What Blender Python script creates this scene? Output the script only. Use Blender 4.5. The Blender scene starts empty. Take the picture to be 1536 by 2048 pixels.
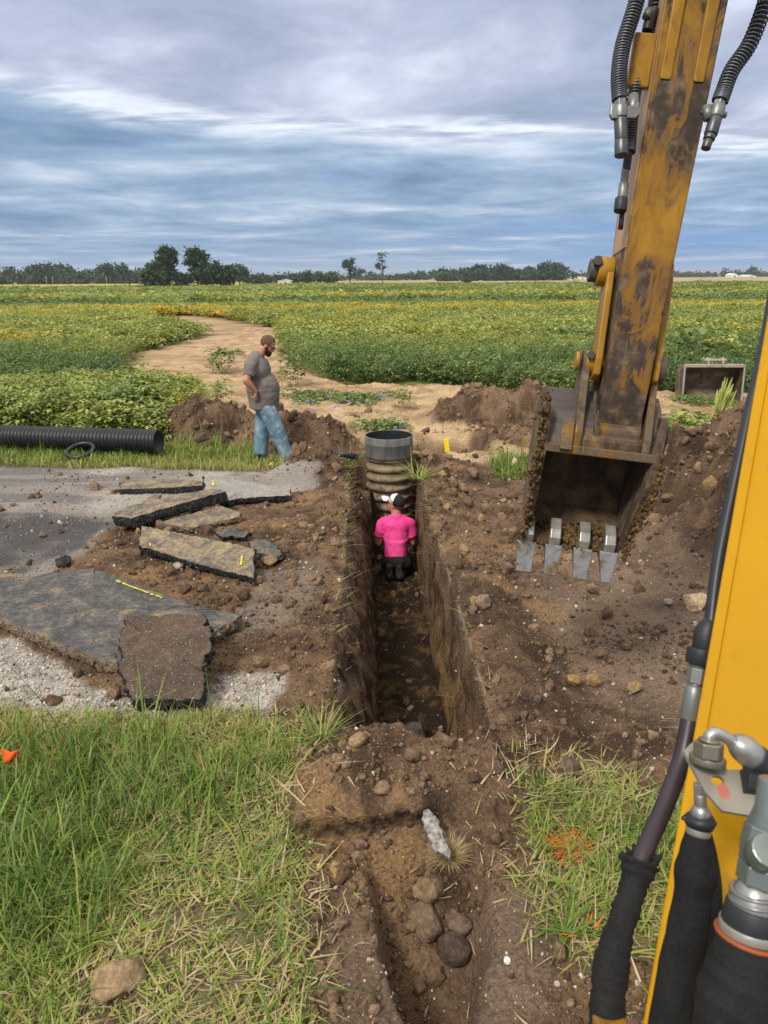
import bpy, bmesh, math, random
import numpy as np
from mathutils import Vector, Matrix, Quaternion, Euler
random.seed(7)
RNG = np.random.default_rng(7)
S = bpy.context.scene
COL = S.collection
R = math.radians
# ------------------------------------------------------------------ camera
F = 1480.0
PITCH = math.atan2(1024 - 554.5, F)
ROLL = R(0.41)
CAM = Vector((0, 0, 2.5))
FWD = Vector((0, math.cos(PITCH), -math.sin(PITCH)))
_U0 = Vector((0, math.sin(PITCH), math.cos(PITCH)))
_R0 = Vector((1, 0, 0))
RIGHT = _R0 * math.cos(ROLL) - _U0 * math.sin(ROLL)
UP = _R0 * math.sin(ROLL) + _U0 * math.cos(ROLL)

def ray(px, py):
    return FWD + RIGHT * ((px - 768) / F) + UP * ((1024 - py) / F)
def at(px, py, z=0.0):
    r = ray(px, py); return CAM + r * ((z - CAM.z) / r.z)
def atz(px, py, zc):
    return CAM + ray(px, py) * zc
def aty(px, py, y):
    r = ray(px, py); return CAM + r * (y / r.y)

cam_d = bpy.data.cameras.new('camera')
cam = bpy.data.objects.new('camera', cam_d); COL.objects.link(cam)
cam_d.sensor_fit = 'VERTICAL'; cam_d.sensor_height = 36.0; cam_d.lens = 36.0 * F / 2048
cam_d.clip_start = 0.05; cam_d.clip_end = 9000
m3 = Matrix((RIGHT, UP, -FWD)).transposed()
cam.matrix_world = Matrix.Translation(CAM) @ m3.to_4x4()
cam_d.dof.use_dof = True; cam_d.dof.focus_distance = 6.5; cam_d.dof.aperture_fstop = 9.0
S.camera = cam
S.render.resolution_x = 768; S.render.resolution_y = 1024
S.view_settings.view_transform = 'Standard'; S.view_settings.look = 'None'
S.view_settings.exposure = 0.45; S.view_settings.gamma = 1.0

# ------------------------------------------------------------------ numpy noise
def _h(ix, iy, seed):
    n = (ix.astype(np.int64) * 374761393 + iy.astype(np.int64) * 668265263 + seed * 1442695041) & 0xFFFFFFFF
    n = ((n ^ (n >> 13)) * 1274126177) & 0xFFFFFFFF
    n = ((n ^ (n >> 16)) * 2246822519) & 0xFFFFFFFF
    return ((n ^ (n >> 15)) & 0xFFFFFF) / float(0xFFFFFF)
def vn(x, y, seed=0):
    x = np.asarray(x, float); y = np.asarray(y, float)
    ix = np.floor(x); iy = np.floor(y); fx = x - ix; fy = y - iy
    fx = fx * fx * fx * (fx * (fx * 6 - 15) + 10); fy = fy * fy * fy * (fy * (fy * 6 - 15) + 10)
    a = _h(ix, iy, seed); b = _h(ix + 1, iy, seed); c = _h(ix, iy + 1, seed); d = _h(ix + 1, iy + 1, seed)
    return (a + (b - a) * fx) + ((c + (d - c) * fx) - (a + (b - a) * fx)) * fy
def fbm(x, y, o=4, seed=0):
    t = 0; a = 1; s = 0; f = 1.0
    for k in range(o):
        ca, sa = math.cos(k * 1.1), math.sin(k * 1.1)
        t = t + a * (vn((x * ca - y * sa) * f, (x * sa + y * ca) * f, seed + k * 17) * 2 - 1); s += a; a *= .5; f *= 2.03
    return t / s
def ridg(x, y, o=3, seed=0):
    t = 0; a = 1; s = 0; f = 1.0
    for k in range(o):
        t = t + a * (1 - np.abs(vn(x * f, y * f, seed + k * 31) * 2 - 1)); s += a; a *= .5; f *= 2.1
    return t / s
def n3(p, s, seed=0):
    p = np.asarray(p) * s
    return (fbm(p[:, 0] + 7.3, p[:, 1] + p[:, 2] * .73, 3, seed) + fbm(p[:, 1] - 3.1, p[:, 2] + p[:, 0] * .61, 3, seed + 5) + fbm(p[:, 2] + 1.7, p[:, 0] - p[:, 1] * .57, 3, seed + 9)) / 1.7
def sst(a, b, x):
    t = np.clip((x - a) / (b - a), 0, 1); return t * t * (3 - 2 * t)
def sdpoly(x, y, poly):
    d = np.full(np.shape(x), 1e18); inside = np.zeros(np.shape(x), bool); n = len(poly)
    for i in range(n):
        ax, ay = poly[i]; bx, by = poly[(i + 1) % n]
        ex, ey = bx - ax, by - ay; wx, wy = x - ax, y - ay
        t = np.clip((wx * ex + wy * ey) / (ex * ex + ey * ey + 1e-12), 0, 1)
        d = np.minimum(d, (wx - ex * t) ** 2 + (wy - ey * t) ** 2)
        c = ((ay > y) != (by > y)) & (x < (bx - ax) * (y - ay) / (by - ay + 1e-15) + ax)
        inside ^= c
    d = np.sqrt(d); return np.where(inside, -d, d)
def pxpoly(pts):
    return [tuple(at(px, py)[:2]) for px, py in pts]

# ------------------------------------------------------------------ object helpers
def tag(o, label=None, cat=None, group=None, kind=None):
    if label: o['label'] = label
    if cat: o['category'] = cat
    if group: o['group'] = group
    if kind: o['kind'] = kind
    return o
def empty(name, loc=(0, 0, 0), rz=0.0):
    o = bpy.data.objects.new(name, None); COL.objects.link(o)
    o.location = loc; o.rotation_euler = (0, 0, rz); o.empty_display_size = .1
    return o
def npmesh(name, V, Fc, mats=(), smooth=False, mi=None):
    """V (N,3); Fc list/array of faces (uniform array or list of lists)"""
    me = bpy.data.meshes.new(name)
    V = np.asarray(V, np.float32)
    if isinstance(Fc, np.ndarray):
        k = Fc.shape[1]; nf = len(Fc); loops = Fc.astype(np.int32).ravel()
        starts = np.arange(nf, dtype=np.int32) * k
    else:
        lens = np.array([len(f) for f in Fc], np.int32); nf = len(Fc)
        loops = np.fromiter((i for f in Fc for i in f), np.int32)
        starts = np.concatenate([[0], np.cumsum(lens)[:-1]]).astype(np.int32)
    me.vertices.add(len(V)); me.vertices.foreach_set('co', V.ravel())
    me.loops.add(len(loops)); me.loops.foreach_set('vertex_index', loops)
    me.polygons.add(nf); me.polygons.foreach_set('loop_start', starts)
    for m in mats: me.materials.append(m)
    if mi is not None: me.polygons.foreach_set('material_index', np.asarray(mi, np.int32))
    if smooth is True: me.polygons.foreach_set('use_smooth', np.ones(nf, bool))
    elif smooth is not False: me.polygons.foreach_set('use_smooth', np.asarray(smooth, bool))
    me.update(calc_edges=True); me.validate()
    return me
def link(name, me, parent=None):
    o = bpy.data.objects.new(name, me); COL.objects.link(o)
    if parent: o.parent = parent
    return o
def vattr(me, name, arr, kind='FLOAT'):
    a = me.attributes.new(name, kind, 'POINT')
    arr = np.asarray(arr, np.float32)
    if kind == 'FLOAT': a.data.foreach_set('value', arr)
    elif kind == 'FLOAT_VECTOR': a.data.foreach_set('vector', arr.ravel())
    elif kind == 'FLOAT_COLOR':
        if arr.shape[1] == 3: arr = np.concatenate([arr, np.ones((len(arr), 1), np.float32)], 1)
        a.data.foreach_set('color', arr.ravel())
def frame(d, up=(0, 0, 1)):
    d = Vector(d).normalized(); up = Vector(up)
    if abs(d.dot(up.normalized())) > .97: up = Vector((1, 0, 0))
    x = up.cross(d).normalized(); y = d.cross(x); return x, y, d
class MB:
    def __init__(s): s.v = []; s.f = []; s.mi = []; s.sm = []
    def add(s, V, Fs, mi=0, sm=False):
        o = len(s.v); s.v += [tuple(v) for v in V]
        for f in Fs: s.f.append([i + o for i in f]); s.mi.append(mi); s.sm.append(sm)
        return s
    def box(s, c, sz, ax=None, mi=0):
        c = Vector(c); X, Y, Z = ax if ax else (Vector((1, 0, 0)), Vector((0, 1, 0)), Vector((0, 0, 1)))
        V = [c + X * (sz[0] / 2 * a) + Y * (sz[1] / 2 * b) + Z * (sz[2] / 2 * d) for d in (-1, 1) for b in (-1, 1) for a in (-1, 1)]
        return s.add(V, [(0, 2, 3, 1), (4, 5, 7, 6), (0, 1, 5, 4), (2, 6, 7, 3), (0, 4, 6, 2), (1, 3, 7, 5)], mi)
    def hexa(s, lo, hi, mi=0):
        """lo, hi: two quads of 4 points each (loops in the same order)"""
        return s.add(list(lo) + list(hi), [(3, 2, 1, 0), (4, 5, 6, 7), (0, 1, 5, 4), (1, 2, 6, 5), (2, 3, 7, 6), (3, 0, 4, 7)], mi)
    def prism(s, out, o, a, b, n, t0, t1, mi=0):
        o, a, b, n = Vector(o), Vector(a), Vector(b), Vector(n); k = len(out)
        V = [o + a * p + b * q + n * t0 for p, q in out] + [o + a * p + b * q + n * t1 for p, q in out]
        Fs = [list(range(k))[::-1], list(range(k, 2 * k))] + [(i, (i + 1) % k, k + (i + 1) % k, k + i) for i in range(k)]
        return s.add(V, Fs, mi)
    def tube(s, pts, r, n=12, caps=True, mi=0, sm=True, sq=1.0, up=(0, 0, 1)):
        pts = [Vector(p) for p in pts]; m = len(pts)
        rs = r if hasattr(r, '__len__') else [r] * m
        V = []; x = None
        for i, p in enumerate(pts):
            d = (pts[min(i + 1, m - 1)] - pts[max(i - 1, 0)]).normalized()
            if x is None: x, y, _ = frame(d, up)
            else:
                x = (x - d * x.dot(d)).normalized(); y = d.cross(x)
            for j in range(n):
                t = 2 * math.pi * j / n
                V.append(p + x * (math.cos(t) * rs[i]) + y * (math.sin(t) * rs[i] * sq))
        Fs = [(i * n + j, i * n + (j + 1) % n, (i + 1) * n + (j + 1) % n, (i + 1) * n + j) for i in range(m - 1) for j in range(n)]
        s.add(V, Fs, mi, sm)
        if caps:
            o = len(s.v) - len(V)
            s.f += [[o + j for j in range(n)][::-1], [o + (m - 1) * n + j for j in range(n)]]; s.mi += [mi, mi]; s.sm += [False, False]
        return s
    def cyl(s, a, b, r, n=16, mi=0, r2=None, sm=True):
        return s.tube([a, b], [r, r if r2 is None else r2], n, True, mi, sm)
    def lathe(s, prof, o, d, n=32, mi=0, sm=True, closed=False):
        x, y, d = frame(d); o = Vector(o); k = len(prof)
        V = [o + d * h + x * (math.cos(2 * math.pi * j / n) * r) + y * (math.sin(2 * math.pi * j / n) * r) for r, h in prof for j in range(n)]
        rng = range(k) if closed else range(k - 1)
        Fs = [(i * n + j, i * n + (j + 1) % n, ((i + 1) % k) * n + (j + 1) % n, ((i + 1) % k) * n + j) for i in rng for j in range(n)]
        return s.add(V, Fs, mi, sm)
    def build(s, name, mats, parent=None, bevel=0, seg=2):
        if not isinstance(mats, (list, tuple)): mats = [mats]
        me = npmesh(name, np.array([tuple(v) for v in s.v]), s.f, mats, s.sm, s.mi)
        o = link(name, me, parent)
        if bevel:
            md = o.modifiers.new('bevel', 'BEVEL'); md.width = bevel; md.segments = seg; md.limit_method = 'ANGLE'; md.angle_limit = R(40)
        return o
def catmull(P, n=8):
    P = [Vector(p) for p in P]; out = []
    for i in range(len(P) - 1):
        a, b, c, d = P[max(i - 1, 0)], P[i], P[i + 1], P[min(i + 2, len(P) - 1)]
        for k in range(n):
            t = k / n
            out.append(.5 * ((2 * b) + (c - a) * t + (2 * a - 5 * b + 4 * c - d) * t * t + (3 * b - a - 3 * c + d) * t ** 3))
    out.append(P[-1]); return out

# ------------------------------------------------------------------ material helper
class NT:
    def __init__(s, name):
        s.m = bpy.data.materials.new(name); s.m.use_nodes = True; s.t = s.m.node_tree
        s.b = s.t.nodes['Principled BSDF']; s.out = s.t.nodes['Material Output']
    def n(s, typ, **kw):
        x = s.t.nodes.new(typ)
        for k, v in kw.items(): setattr(x, k, v)
        return x
    def put(s, sock, v):
        if isinstance(v, bpy.types.NodeSocket): s.t.links.new(v, sock)
        elif v is not None:
            if hasattr(sock.default_value, '__len__') and not isinstance(v, str):
                v = tuple(v) + ((1.0,) if len(sock.default_value) == 4 and len(v) == 3 else ())
            sock.default_value = v
    def co(s, what='Object'): return s.n('ShaderNodeTexCoord').outputs[what]
    def pos(s): return s.n('ShaderNodeNewGeometry').outputs['Position']
    def mapv(s, v, scale=(1, 1, 1), loc=(0, 0, 0), rot=(0, 0, 0)):
        x = s.n('ShaderNodeMapping'); s.put(x.inputs[0], v); x.inputs['Scale'].default_value = scale; x.inputs['Location'].default_value = loc; x.inputs['Rotation'].default_value = rot
        return x.outputs[0]
    def noise(s, v, scale, detail=4, rough=.55, dist=0, out=0):
        x = s.n('ShaderNodeTexNoise'); s.put(x.inputs['Vector'], v); s.put(x.inputs['Scale'], scale); x.inputs['Detail'].default_value = detail
        x.inputs['Roughness'].default_value = rough; x.inputs['Distortion'].default_value = dist; return x.outputs[out]
    def vor(s, v, scale, out='Distance', feat='F1', rand=1.0):
        x = s.n('ShaderNodeTexVoronoi'); x.feature = feat; s.put(x.inputs['Vector'], v); s.put(x.inputs['Scale'], scale); x.inputs['Randomness'].default_value = rand; return x.outputs[out]
    def ramp(s, f, st, interp='LINEAR'):
        x = s.n('ShaderNodeValToRGB'); s.put(x.inputs[0], f); e = x.color_ramp; e.interpolation = interp
        while len(e.elements) < len(st): e.elements.new(.5)
        for el, (p, c) in zip(e.elements, st):
            el.position = p
            el.color = (c, c, c, 1) if not hasattr(c, '__len__') else tuple(c) + (1,) if len(c) == 3 else c
        return x.outputs[0]
    def mix(s, f, a, b, mode='MIX'):
        x = s.n('ShaderNodeMix', data_type='RGBA', blend_type=mode); s.put(x.inputs[0], f); s.put(x.inputs[6], a); s.put(x.inputs[7], b); return x.outputs[2]
    def ma(s, op, a, b=None, c=None, clamp=False):
        x = s.n('ShaderNodeMath', operation=op, use_clamp=clamp); s.put(x.inputs[0], a)
        if b is not None: s.put(x.inputs[1], b)
        if c is not None: s.put(x.inputs[2], c)
        return x.outputs[0]
    def rng(s, v, a, b, c=0, d=1):
        x = s.n('ShaderNodeMapRange'); x.interpolation_type = 'SMOOTHSTEP'; s.put(x.inputs[0], v)
        for i, q in enumerate((a, b, c, d)): s.put(x.inputs[i + 1], q)
        return x.outputs[0]
    def attr(s, name, out='Fac', typ='GEOMETRY'):
        x = s.n('ShaderNodeAttribute', attribute_name=name, attribute_type=typ); return x.outputs[out]
    def sep(s, v):
        x = s.n('ShaderNodeSeparateXYZ'); s.put(x.inputs[0], v); return x.outputs
    def bump(s, h, st=.5, dist=.01, prev=None):
        x = s.n('ShaderNodeBump'); s.put(x.inputs['Height'], h); s.put(x.inputs['Strength'], st); x.inputs['Distance'].default_value = dist
        if prev is not None: s.put(x.inputs['Normal'], prev)
        return x.outputs[0]
    def fin(s, col=None, rough=.8, metal=0, norm=None, spec=.3, **kw):
        if col is not None: s.put(s.b.inputs['Base Color'], col)
        s.put(s.b.inputs['Roughness'], rough); s.put(s.b.inputs['Metallic'], metal); s.put(s.b.inputs['Specular IOR Level'], spec)
        if norm is not None: s.put(s.b.inputs['Normal'], norm)
        for k, v in kw.items(): s.put(s.b.inputs[k], v)
        return s.m
def plain(name, c, rough=.7, metal=0, var=.25, scale=20, bump=.15, dist=.003, spec=.3, sheen=0):
    N = NT(name); v = N.co()
    f = N.noise(v, scale, 5, .6)
    f2 = N.noise(v, scale * .17, 3, .5)
    k = N.ma('ADD', N.ma('MULTIPLY', f, .6), N.ma('MULTIPLY', f2, .4))
    col = N.mix(N.rng(k, .3, .7), tuple(x * (1 - var) for x in c), tuple(min(1, x * (1 + var)) for x in c))
    return N.fin(col, rough, metal, N.bump(f, bump, dist), spec)

# ------------------------------------------------------------------ world and sun
def make_world(zen=2.0, gain=1.0):
    w = bpy.data.worlds.new('World'); S.world = w; w.use_nodes = True
    N = NT.__new__(NT); N.t = w.node_tree; t = N.t; t.nodes.clear()
    out = t.nodes.new('ShaderNodeOutputWorld')
    d = N.co('Generated'); X, Y, Z = N.sep(d)
    zc = N.ma('MAXIMUM', Z, 0.0)
    zz = N.ma('ADD', zc, .045)
    cm = N.n('ShaderNodeCombineXYZ'); N.put(cm.inputs[0], N.ma('DIVIDE', X, zz)); N.put(cm.inputs[1], N.ma('DIVIDE', Y, zz))
    p = cm.outputs[0]
    elev = N.ma('MULTIPLY', N.ma('ARCSINE', zc), 180 / math.pi)
    az = N.ma('MULTIPLY', N.ma('ARCTAN2', X, Y), 180 / math.pi)
    # break in the deck: a bright gap that falls slowly to the right
    wv = N.ma('MULTIPLY', N.ma('SUBTRACT', N.noise(N.mapv(p, (.55, .5, 1), (3, 1, 0)), 1.0, 4, .55), .5), 4.5)
    edge = N.ma('ADD', N.ma('SUBTRACT', 9.55, N.ma('MULTIPLY', az, .072)), wv)
    rel = N.ma('SUBTRACT', elev, edge)                      # >0 upper deck
    nA = N.noise(N.mapv(p, (.95, .62, 1), (1.3, .4, 0)), 1.15, 7, .54, .5)
    nB = N.noise(N.mapv(p, (.62, .62, 1), (4.2, 2.4, 0), (0, 0, .06)), 1.05, 7, .56, .35)
    nC = N.noise(N.mapv(p, (.3, .45, 1), (9.2, 5.1, 0)), 1.0, 5, .55, .15)
    upc = N.ramp(nA, [(.29, (.245, .305, .425)), (.43, (.325, .375, .495)), (.55, (.41, .445, .575)), (.70, (.60, .64, .755))])
    loc_ = N.ramp(N.ma('ADD', N.ma('MULTIPLY', nB, .72), N.ma('MULTIPLY', nC, .28)),
                  [(.37, (.135, .215, .345)), (.46, (.205, .30, .44)), (.54, (.30, .39, .525)), (.64, (.50, .57, .68))])
    col = N.mix(N.rng(rel, -.7, .8), loc_, upc)
    gap = N.ma('MULTIPLY', N.rng(N.ma('ABSOLUTE', N.ma('SUBTRACT', rel, .35)), 1.35, .05),
               N.rng(N.noise(N.mapv(p, (.8, 1.6, 1), (7, 3, 0)), 1.6, 6, .6, .2), .4, .62))
    col = N.mix(N.ma('MULTIPLY', gap, .85), col, (.74, .79, .87))
    # towards the horizon thinner, bluer air
    fd = N.noise(N.mapv(p, (1.0, .9, 1), (2.2, 8.1, 0)), 4.2, 7, .62, .4)
    fd2 = N.noise(N.mapv(p, (1.0, .8, 1), (5.2, 1.1, 0)), 1.9, 5, .6, .8)
    col = N.mix(1.0, col, N.ma('ADD', .60, N.ma('ADD', N.ma('MULTIPLY', fd, .38), N.ma('MULTIPLY', fd2, .42))), 'MULTIPLY')
    low = N.rng(elev, 6.5, 1.2)
    blu = N.mix(N.rng(az, -8, 20), (.225, .33, .50), (.135, .27, .52))
    lowm = N.ma('MULTIPLY', low, N.rng(nC, .68, .36))
    lowm = N.ma('MULTIPLY', lowm, N.rng(az, -22, 18, .55, 1.0))
    col = N.mix(lowm, col, blu)
    col = N.mix(N.rng(elev, 2.2, 0.0, 0, .45), col, (.36, .46, .60))
    up = N.rng(elev, 18, 50, 1.0, zen)
    col = N.mix(N.rng(elev, 18, 45), col, (.70, .66, .60))
    b2 = t.nodes.new('ShaderNodeBackground'); N.put(b2.inputs[0], col); N.put(b2.inputs[1], N.ma('MULTIPLY', up, gain))
    sky = N.n('ShaderNodeTexSky', sky_type='NISHITA'); sky.sun_disc = False; sky.sun_elevation = R(48); sky.sun_rotation = R(215)
    b1 = t.nodes.new('ShaderNodeBackground'); N.put(b1.inputs[0], sky.outputs[0]); b1.inputs[1].default_value = .08
    mx = t.nodes.new('ShaderNodeMixShader'); mx.inputs[0].default_value = .93
    t.links.new(b1.outputs[0], mx.inputs[1]); t.links.new(b2.outputs[0], mx.inputs[2]); t.links.new(mx.outputs[0], out.inputs[0])
make_world(1.45, 1.0)
sun_d = bpy.data.lights.new('sun', 'SUN'); sun_d.energy = 2.3; sun_d.angle = R(11); sun_d.color = (1, .94, .84)
sun = bpy.data.objects.new('sun', sun_d); COL.objects.link(sun)
_az = R(215); _el = R(48)     # compass bearing of the sun, from +Y towards +X
sd = Vector((math.sin(_az) * math.cos(_el), math.cos(_az) * math.cos(_el), math.sin(_el)))
sun.rotation_euler = (-sd).to_track_quat('-Z', 'Y').to_euler()
# ------------------------------------------------------------------ ground zones (world coordinates measured on the ground)
def Cx(y): return .146 - .0277 * (np.minimum(y, 14.0) - 3.75)
GRAVEL_NEAR = pxpoly([(-500, 1262), (0, 1268), (130, 1325), (240, 1385), (400, 1400), (425, 1345), (560, 1335), (575, 1400), (500, 1440), (0, 1440), (-500, 1440)])
ROAD_UP = pxpoly([(-900, 930), (0, 936), (300, 936), (560, 946), (640, 958), (610, 985), (480, 1000), (240, 1030), (170, 1090), (60, 1145), (-500, 1210)])
ASPH = pxpoly([(-500, 1035), (60, 1035), (190, 1040), (235, 1055), (170, 1090), (60, 1145), (-500, 1215)])
PACK = pxpoly([(520, 1150), (640, 1125), (640, 1215), (560, 1270), (480, 1290), (430, 1262)])
GRASS_NEAR = pxpoly([(-900, 1432), (0, 1428), (300, 1440), (500, 1432), (545, 1470), (560, 1560), (600, 1700), (625, 1850), (640, 2048), (600, 2700), (-2500, 2700)])
GRASS_R = pxpoly([(1060, 1620), (1110, 1570), (1210, 1560), (1300, 1620), (1420, 1640), (1700, 1600), (1800, 2100), (1350, 2090), (1290, 1930), (1200, 1930), (1090, 1880), (1050, 1800), (1085, 1720)])
STRIP = pxpoly([(-900, 878), (0, 882), (340, 896), (500, 902), (585, 925), (560, 946), (300, 938), (-900, 934)])
SAND = pxpoly([(380, 850), (420, 800), (255, 786), (245, 742), (300, 702), (430, 668), (480, 655), (555, 655), (578, 672), (560, 705), (605, 748), (700, 772), (900, 772), (1100, 796), (1340, 788), (1700, 800), (1700, 858), (1480, 862), (1300, 905), (1100, 935), (900, 935), (850, 890), (740, 900), (650, 880), (560, 870)])
STREAK = pxpoly([(262, 640), (380, 630), (470, 640), (540, 652), (505, 672), (440, 678), (380, 664), (300, 654)])
STREAK2 = pxpoly([(860, 590), (940, 580), (1030, 584), (960, 594)])
ROADP = pxpoly([(-900, 930), (600, 930), (600, 1440), (-900, 1440)])
GR_TUFT = pxpoly([(985, 935), (1080, 925), (1090, 955), (1000, 960)])
TR0, TR1 = 3.58, 10.45        # ends of the deep trench
def pile(x, y, cx, cy, rx, ry, h, rot=0.0):
    c, s = math.cos(rot), math.sin(rot); dx, dy = x - cx, y - cy
    u = (dx * c + dy * s) / rx; v = (-dx * s + dy * c) / ry
    d = np.sqrt(u * u + v * v) + .26 * fbm(x * 1.5, y * 1.5, 4, 77)
    t = np.clip(1 - d, 0, 1)
    return h * sst(0, .72, t) * (1 + .30 * fbm(x * 2.3, y * 2.3, 4, 78)) * (.86 + .14 * t)
def piles(x, y):
    return np.maximum.reduce([
        pile(x, y, -2.75, 11.9, 1.0, .95, .60), pile(x, y, -1.75, 11.6, 1.0, .9, .42), pile(x, y, -1.0, 11.3, .75, .8, .44),
        pile(x, y, 2.0, 13.0, 1.45, 1.0, .62), pile(x, y, 2.0, 11.3, .8, .6, .22), pile(x, y, .85, 9.3, .6, .8, .17), pile(x, y, 2.3, 11.2, .9, .6, .30),
        pile(x, y, 4.55, 7.6, 2.45, 2.5, .98, .2), pile(x, y, 3.6, 6.3, 1.2, 1.1, .34), pile(x, y, 5.2, 9.8, 1.9, 1.2, .7),
        pile(x, y, -.98, 9.7, .62, .75, .24)])
def masks(x, y):
    nz = fbm(x * 1.1, y * 1.1, 4, 11); nf = fbm(x * 5, y * 5, 3, 12)
    w = (.10 * nz + .05 * nf)
    far = 1 + y * .05
    M = {}
    def pm(p, soft, k=1.0): return sst(soft, -soft, sdpoly(x, y, p) + w * k)
    M['gravel'] = pm(GRAVEL_NEAR, .05, 1.4)
    M['road'] = pm(ROAD_UP, .10, 2.0)
    M['asph'] = pm(ASPH, .12, 2.2)
    M['pack'] = pm(PACK, .15, 2.0)
    M['grass'] = np.maximum.reduce([pm(GRASS_NEAR, .07, .9), pm(GRASS_R, .08, 1.3), pm(STRIP, .09, 1.6), pm(GR_TUFT, .1, 1.2)])
    sd = sdpoly(x, y, SAND) + w * 2.2
    M['sand'] = sst(.25, -.25, sd); M['sand_sd'] = sd
    M['streak'] = np.maximum(sst(1.0, -1.0, sdpoly(x, y, STREAK) + nz * 1.5), .8 * sst(4, -4, sdpoly(x, y, STREAK2) + nz * 6))
    pl = piles(x, y); M['pile'] = pl
    M['pilem'] = sst(.03, .10, pl)
    fy = np.where(x < -2.2, 11.35, 12.6)
    M['field'] = sst(-.1, .3, y - fy + w * 2) * sst(.05, .42, sd) * (1 - M['pilem']) * (1 - M['streak'])
    return M
def height(x, y, want_col=False):
    x = np.asarray(x, float); y = np.asarray(y, float)
    xr = x - Cx(y); M = masks(x, y)
    near = sst(60, 20, y) * sst(40, 15, np.abs(x))
    g = .05 * fbm(x * .35, y * .35, 3, 3) * near
    # rough dirt everywhere that is not grass, road, field
    tr = sst(TR0 - .12, TR0 + .16, y + .06 * fbm(x * 5, y * 5, 3, 5)) * sst(TR1 + .05, TR1 - .12, y)
    smoothz = np.maximum.reduce([M['road'], M['gravel'] * .8, M['pack'] * .9])
    rough = (1 - .8 * smoothz) * (1 - .7 * M['field']) * near
    flatr = sst(.9, 1.5, xr) * sst(3.4, 4.3, y) * sst(7.5, 5.5, y) * sst(3.5, 2.4, xr)      # graded, flatter ground to the right
    rough *= 1 - .15 * flatr
    lump = ridg(x * 2.6, y * 2.6, 3, 21) - .62
    lump2 = ridg(x * 9, y * 9, 3, 22) - .62
    fine = fbm(x * 26, y * 26, 3, 23)
    g = g + rough * (.085 * lump + .060 * lump2 + .020 * fine) * (.62 + .5 * M['pilem'])
    g = g + smoothz * near * (.006 * fine + .015 * lump)
    g = g + M['sand'] * near * (.09 * fbm(x * 1.4, y * 2.0, 4, 31) + .05 * ridg(x * 4, y * 6, 3, 32) + .05 * ridg(x * 1.1 + y * .5, y * .25, 2, 33))
    # wheel ruts on the sandy track, going away to the left
    g = g + M['pile']
    # berms along the lips
    lipn = .6 + .5 * fbm(x * 2.2, y * 2.2, 3, 41)
    along = sst(3.3, 4.0, y) * sst(10.6, 9.6, y)
    g = g + along * lipn * (.10 * np.exp(-((xr + .66) / .17) ** 2) + .15 * np.exp(-((xr - .70) / .22) ** 2))
    # saw cut step on both sides (thin pale edge of the old road)
    g = g + along * .02 * (sst(-.40, -.44, xr) + sst(.44, .48, xr))
    # mound at the near end of the trench and the crust that broke off there
    mb = sst(2.72, 3.05, y) * sst(3.72, 3.48, y)
    g = g + mb * sst(.75, .55, np.abs(xr)) * (.05 * (ridg(x * 6, y * 6, 3, 55) - .55) + .03 * fbm(x * 14, y * 14, 3, 56))
    g = g + mb * np.exp(-((xr - .02) / .62) ** 4) * (.13 + .05 * fbm(x * 3, y * 3, 3, 43))
    ed = 2.84 + .035 * np.sin(xr * 6 + .8) + .03 * fbm(x * 6, y * 1, 2, 44)
    crust = sst(-.012, .012, y - ed) * sst(-.66, -.58, xr) * sst(.30, -.02, xr + .1 * fbm(x * 4, y * 4, 2, 45)) * sst(3.6, 3.0, y)
    g = g + .10 * crust
    # furrow in front
    hw = .05 + .15 * sst(1.75, 2.35, y) + .05 * sst(2.35, 2.7, y)
    fd = np.clip((2.76 - y) / .75, 0, 1) ** .8 * (1 + .15 * fbm(x * 9, y * 9, 2, 48))
    fx = xr - .0 + .02 * fbm(x * 0, y * 3, 2, 46)
    prof = sst(hw + .055, hw - .045, np.abs(fx) + .02 * fbm(x * 8, y * 8, 2, 47))
    rough_f = sst(hw + .45, hw + .1, np.abs(fx)) * sst(2.65, 2.35, y)
    g = g * (1 - .6 * rough_f) - .40 * fd * prof
    g = g + .035 * fd * np.exp(-((np.abs(fx) - hw - .2) / .14) ** 2)
    ffd = fd * prof; furw = rough_f
    # deep trench
    wob = .025 * fbm(y * 2.3, y * 0 + 3, 3, 51) + .012 * fbm(y * 9, xr * 4, 2, 52)
    L0, L1, R0_, R1 = -.43 - .045 * sst(6.5, 4.2, y) + wob, -.155 + wob * .6, .40 - wob * .6, .455 - wob
    wid = sst(9.35, 9.75, y)                                  # pit around the riser
    L0 = L0 - .14 * wid; L1 = L1 - .22 * wid; R0_ = R0_ + .10 * wid; R1 = R1 + .16 * wid
    lt = np.clip((xr - L0) / (L1 - L0), 0, 1); rt = np.clip((R1 - xr) / (R1 - R0_), 0, 1)
    lprof = .30 * lt ** .8 + .70 * lt ** 2.2
    prof = np.minimum(lprof, rt ** .9)
    depth = 1.06 + .05 * fbm(x * 4, y * 4, 3, 53) + .03 * ridg(x * 11, y * 7, 2, 54)
    tz = -depth * prof * tr
    wallm = tr * sst(.02, .1, prof) * sst(1.0, .9, prof)
    g = np.where(prof * tr > .001, g * (1 - .75 * prof * tr) + tz, g)
    fill = (.95 * sst(.16, -.34, xr) + .10) * np.exp(-((y - 9.52) / .30) ** 2) * (1 + .3 * fbm(x * 6, y * 6, 3, 49))
    g = np.where((np.abs(xr) < .75) & (g < -.16) & (y > 8.6) & (y < 10.6), np.minimum(g + fill, np.maximum(g, -.16 - .10 * (fbm(x * 7, y * 7, 2, 50) + .5))), g)
    # side pit with the marker stake, right of the riser
    pit = sst(.55, .75, xr) * sst(1.75, 1.45, xr) * sst(10.45, 10.6, y) * sst(11.35, 11.15, y)
    g = g - .34 * pit
    if not want_col: return g
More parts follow.
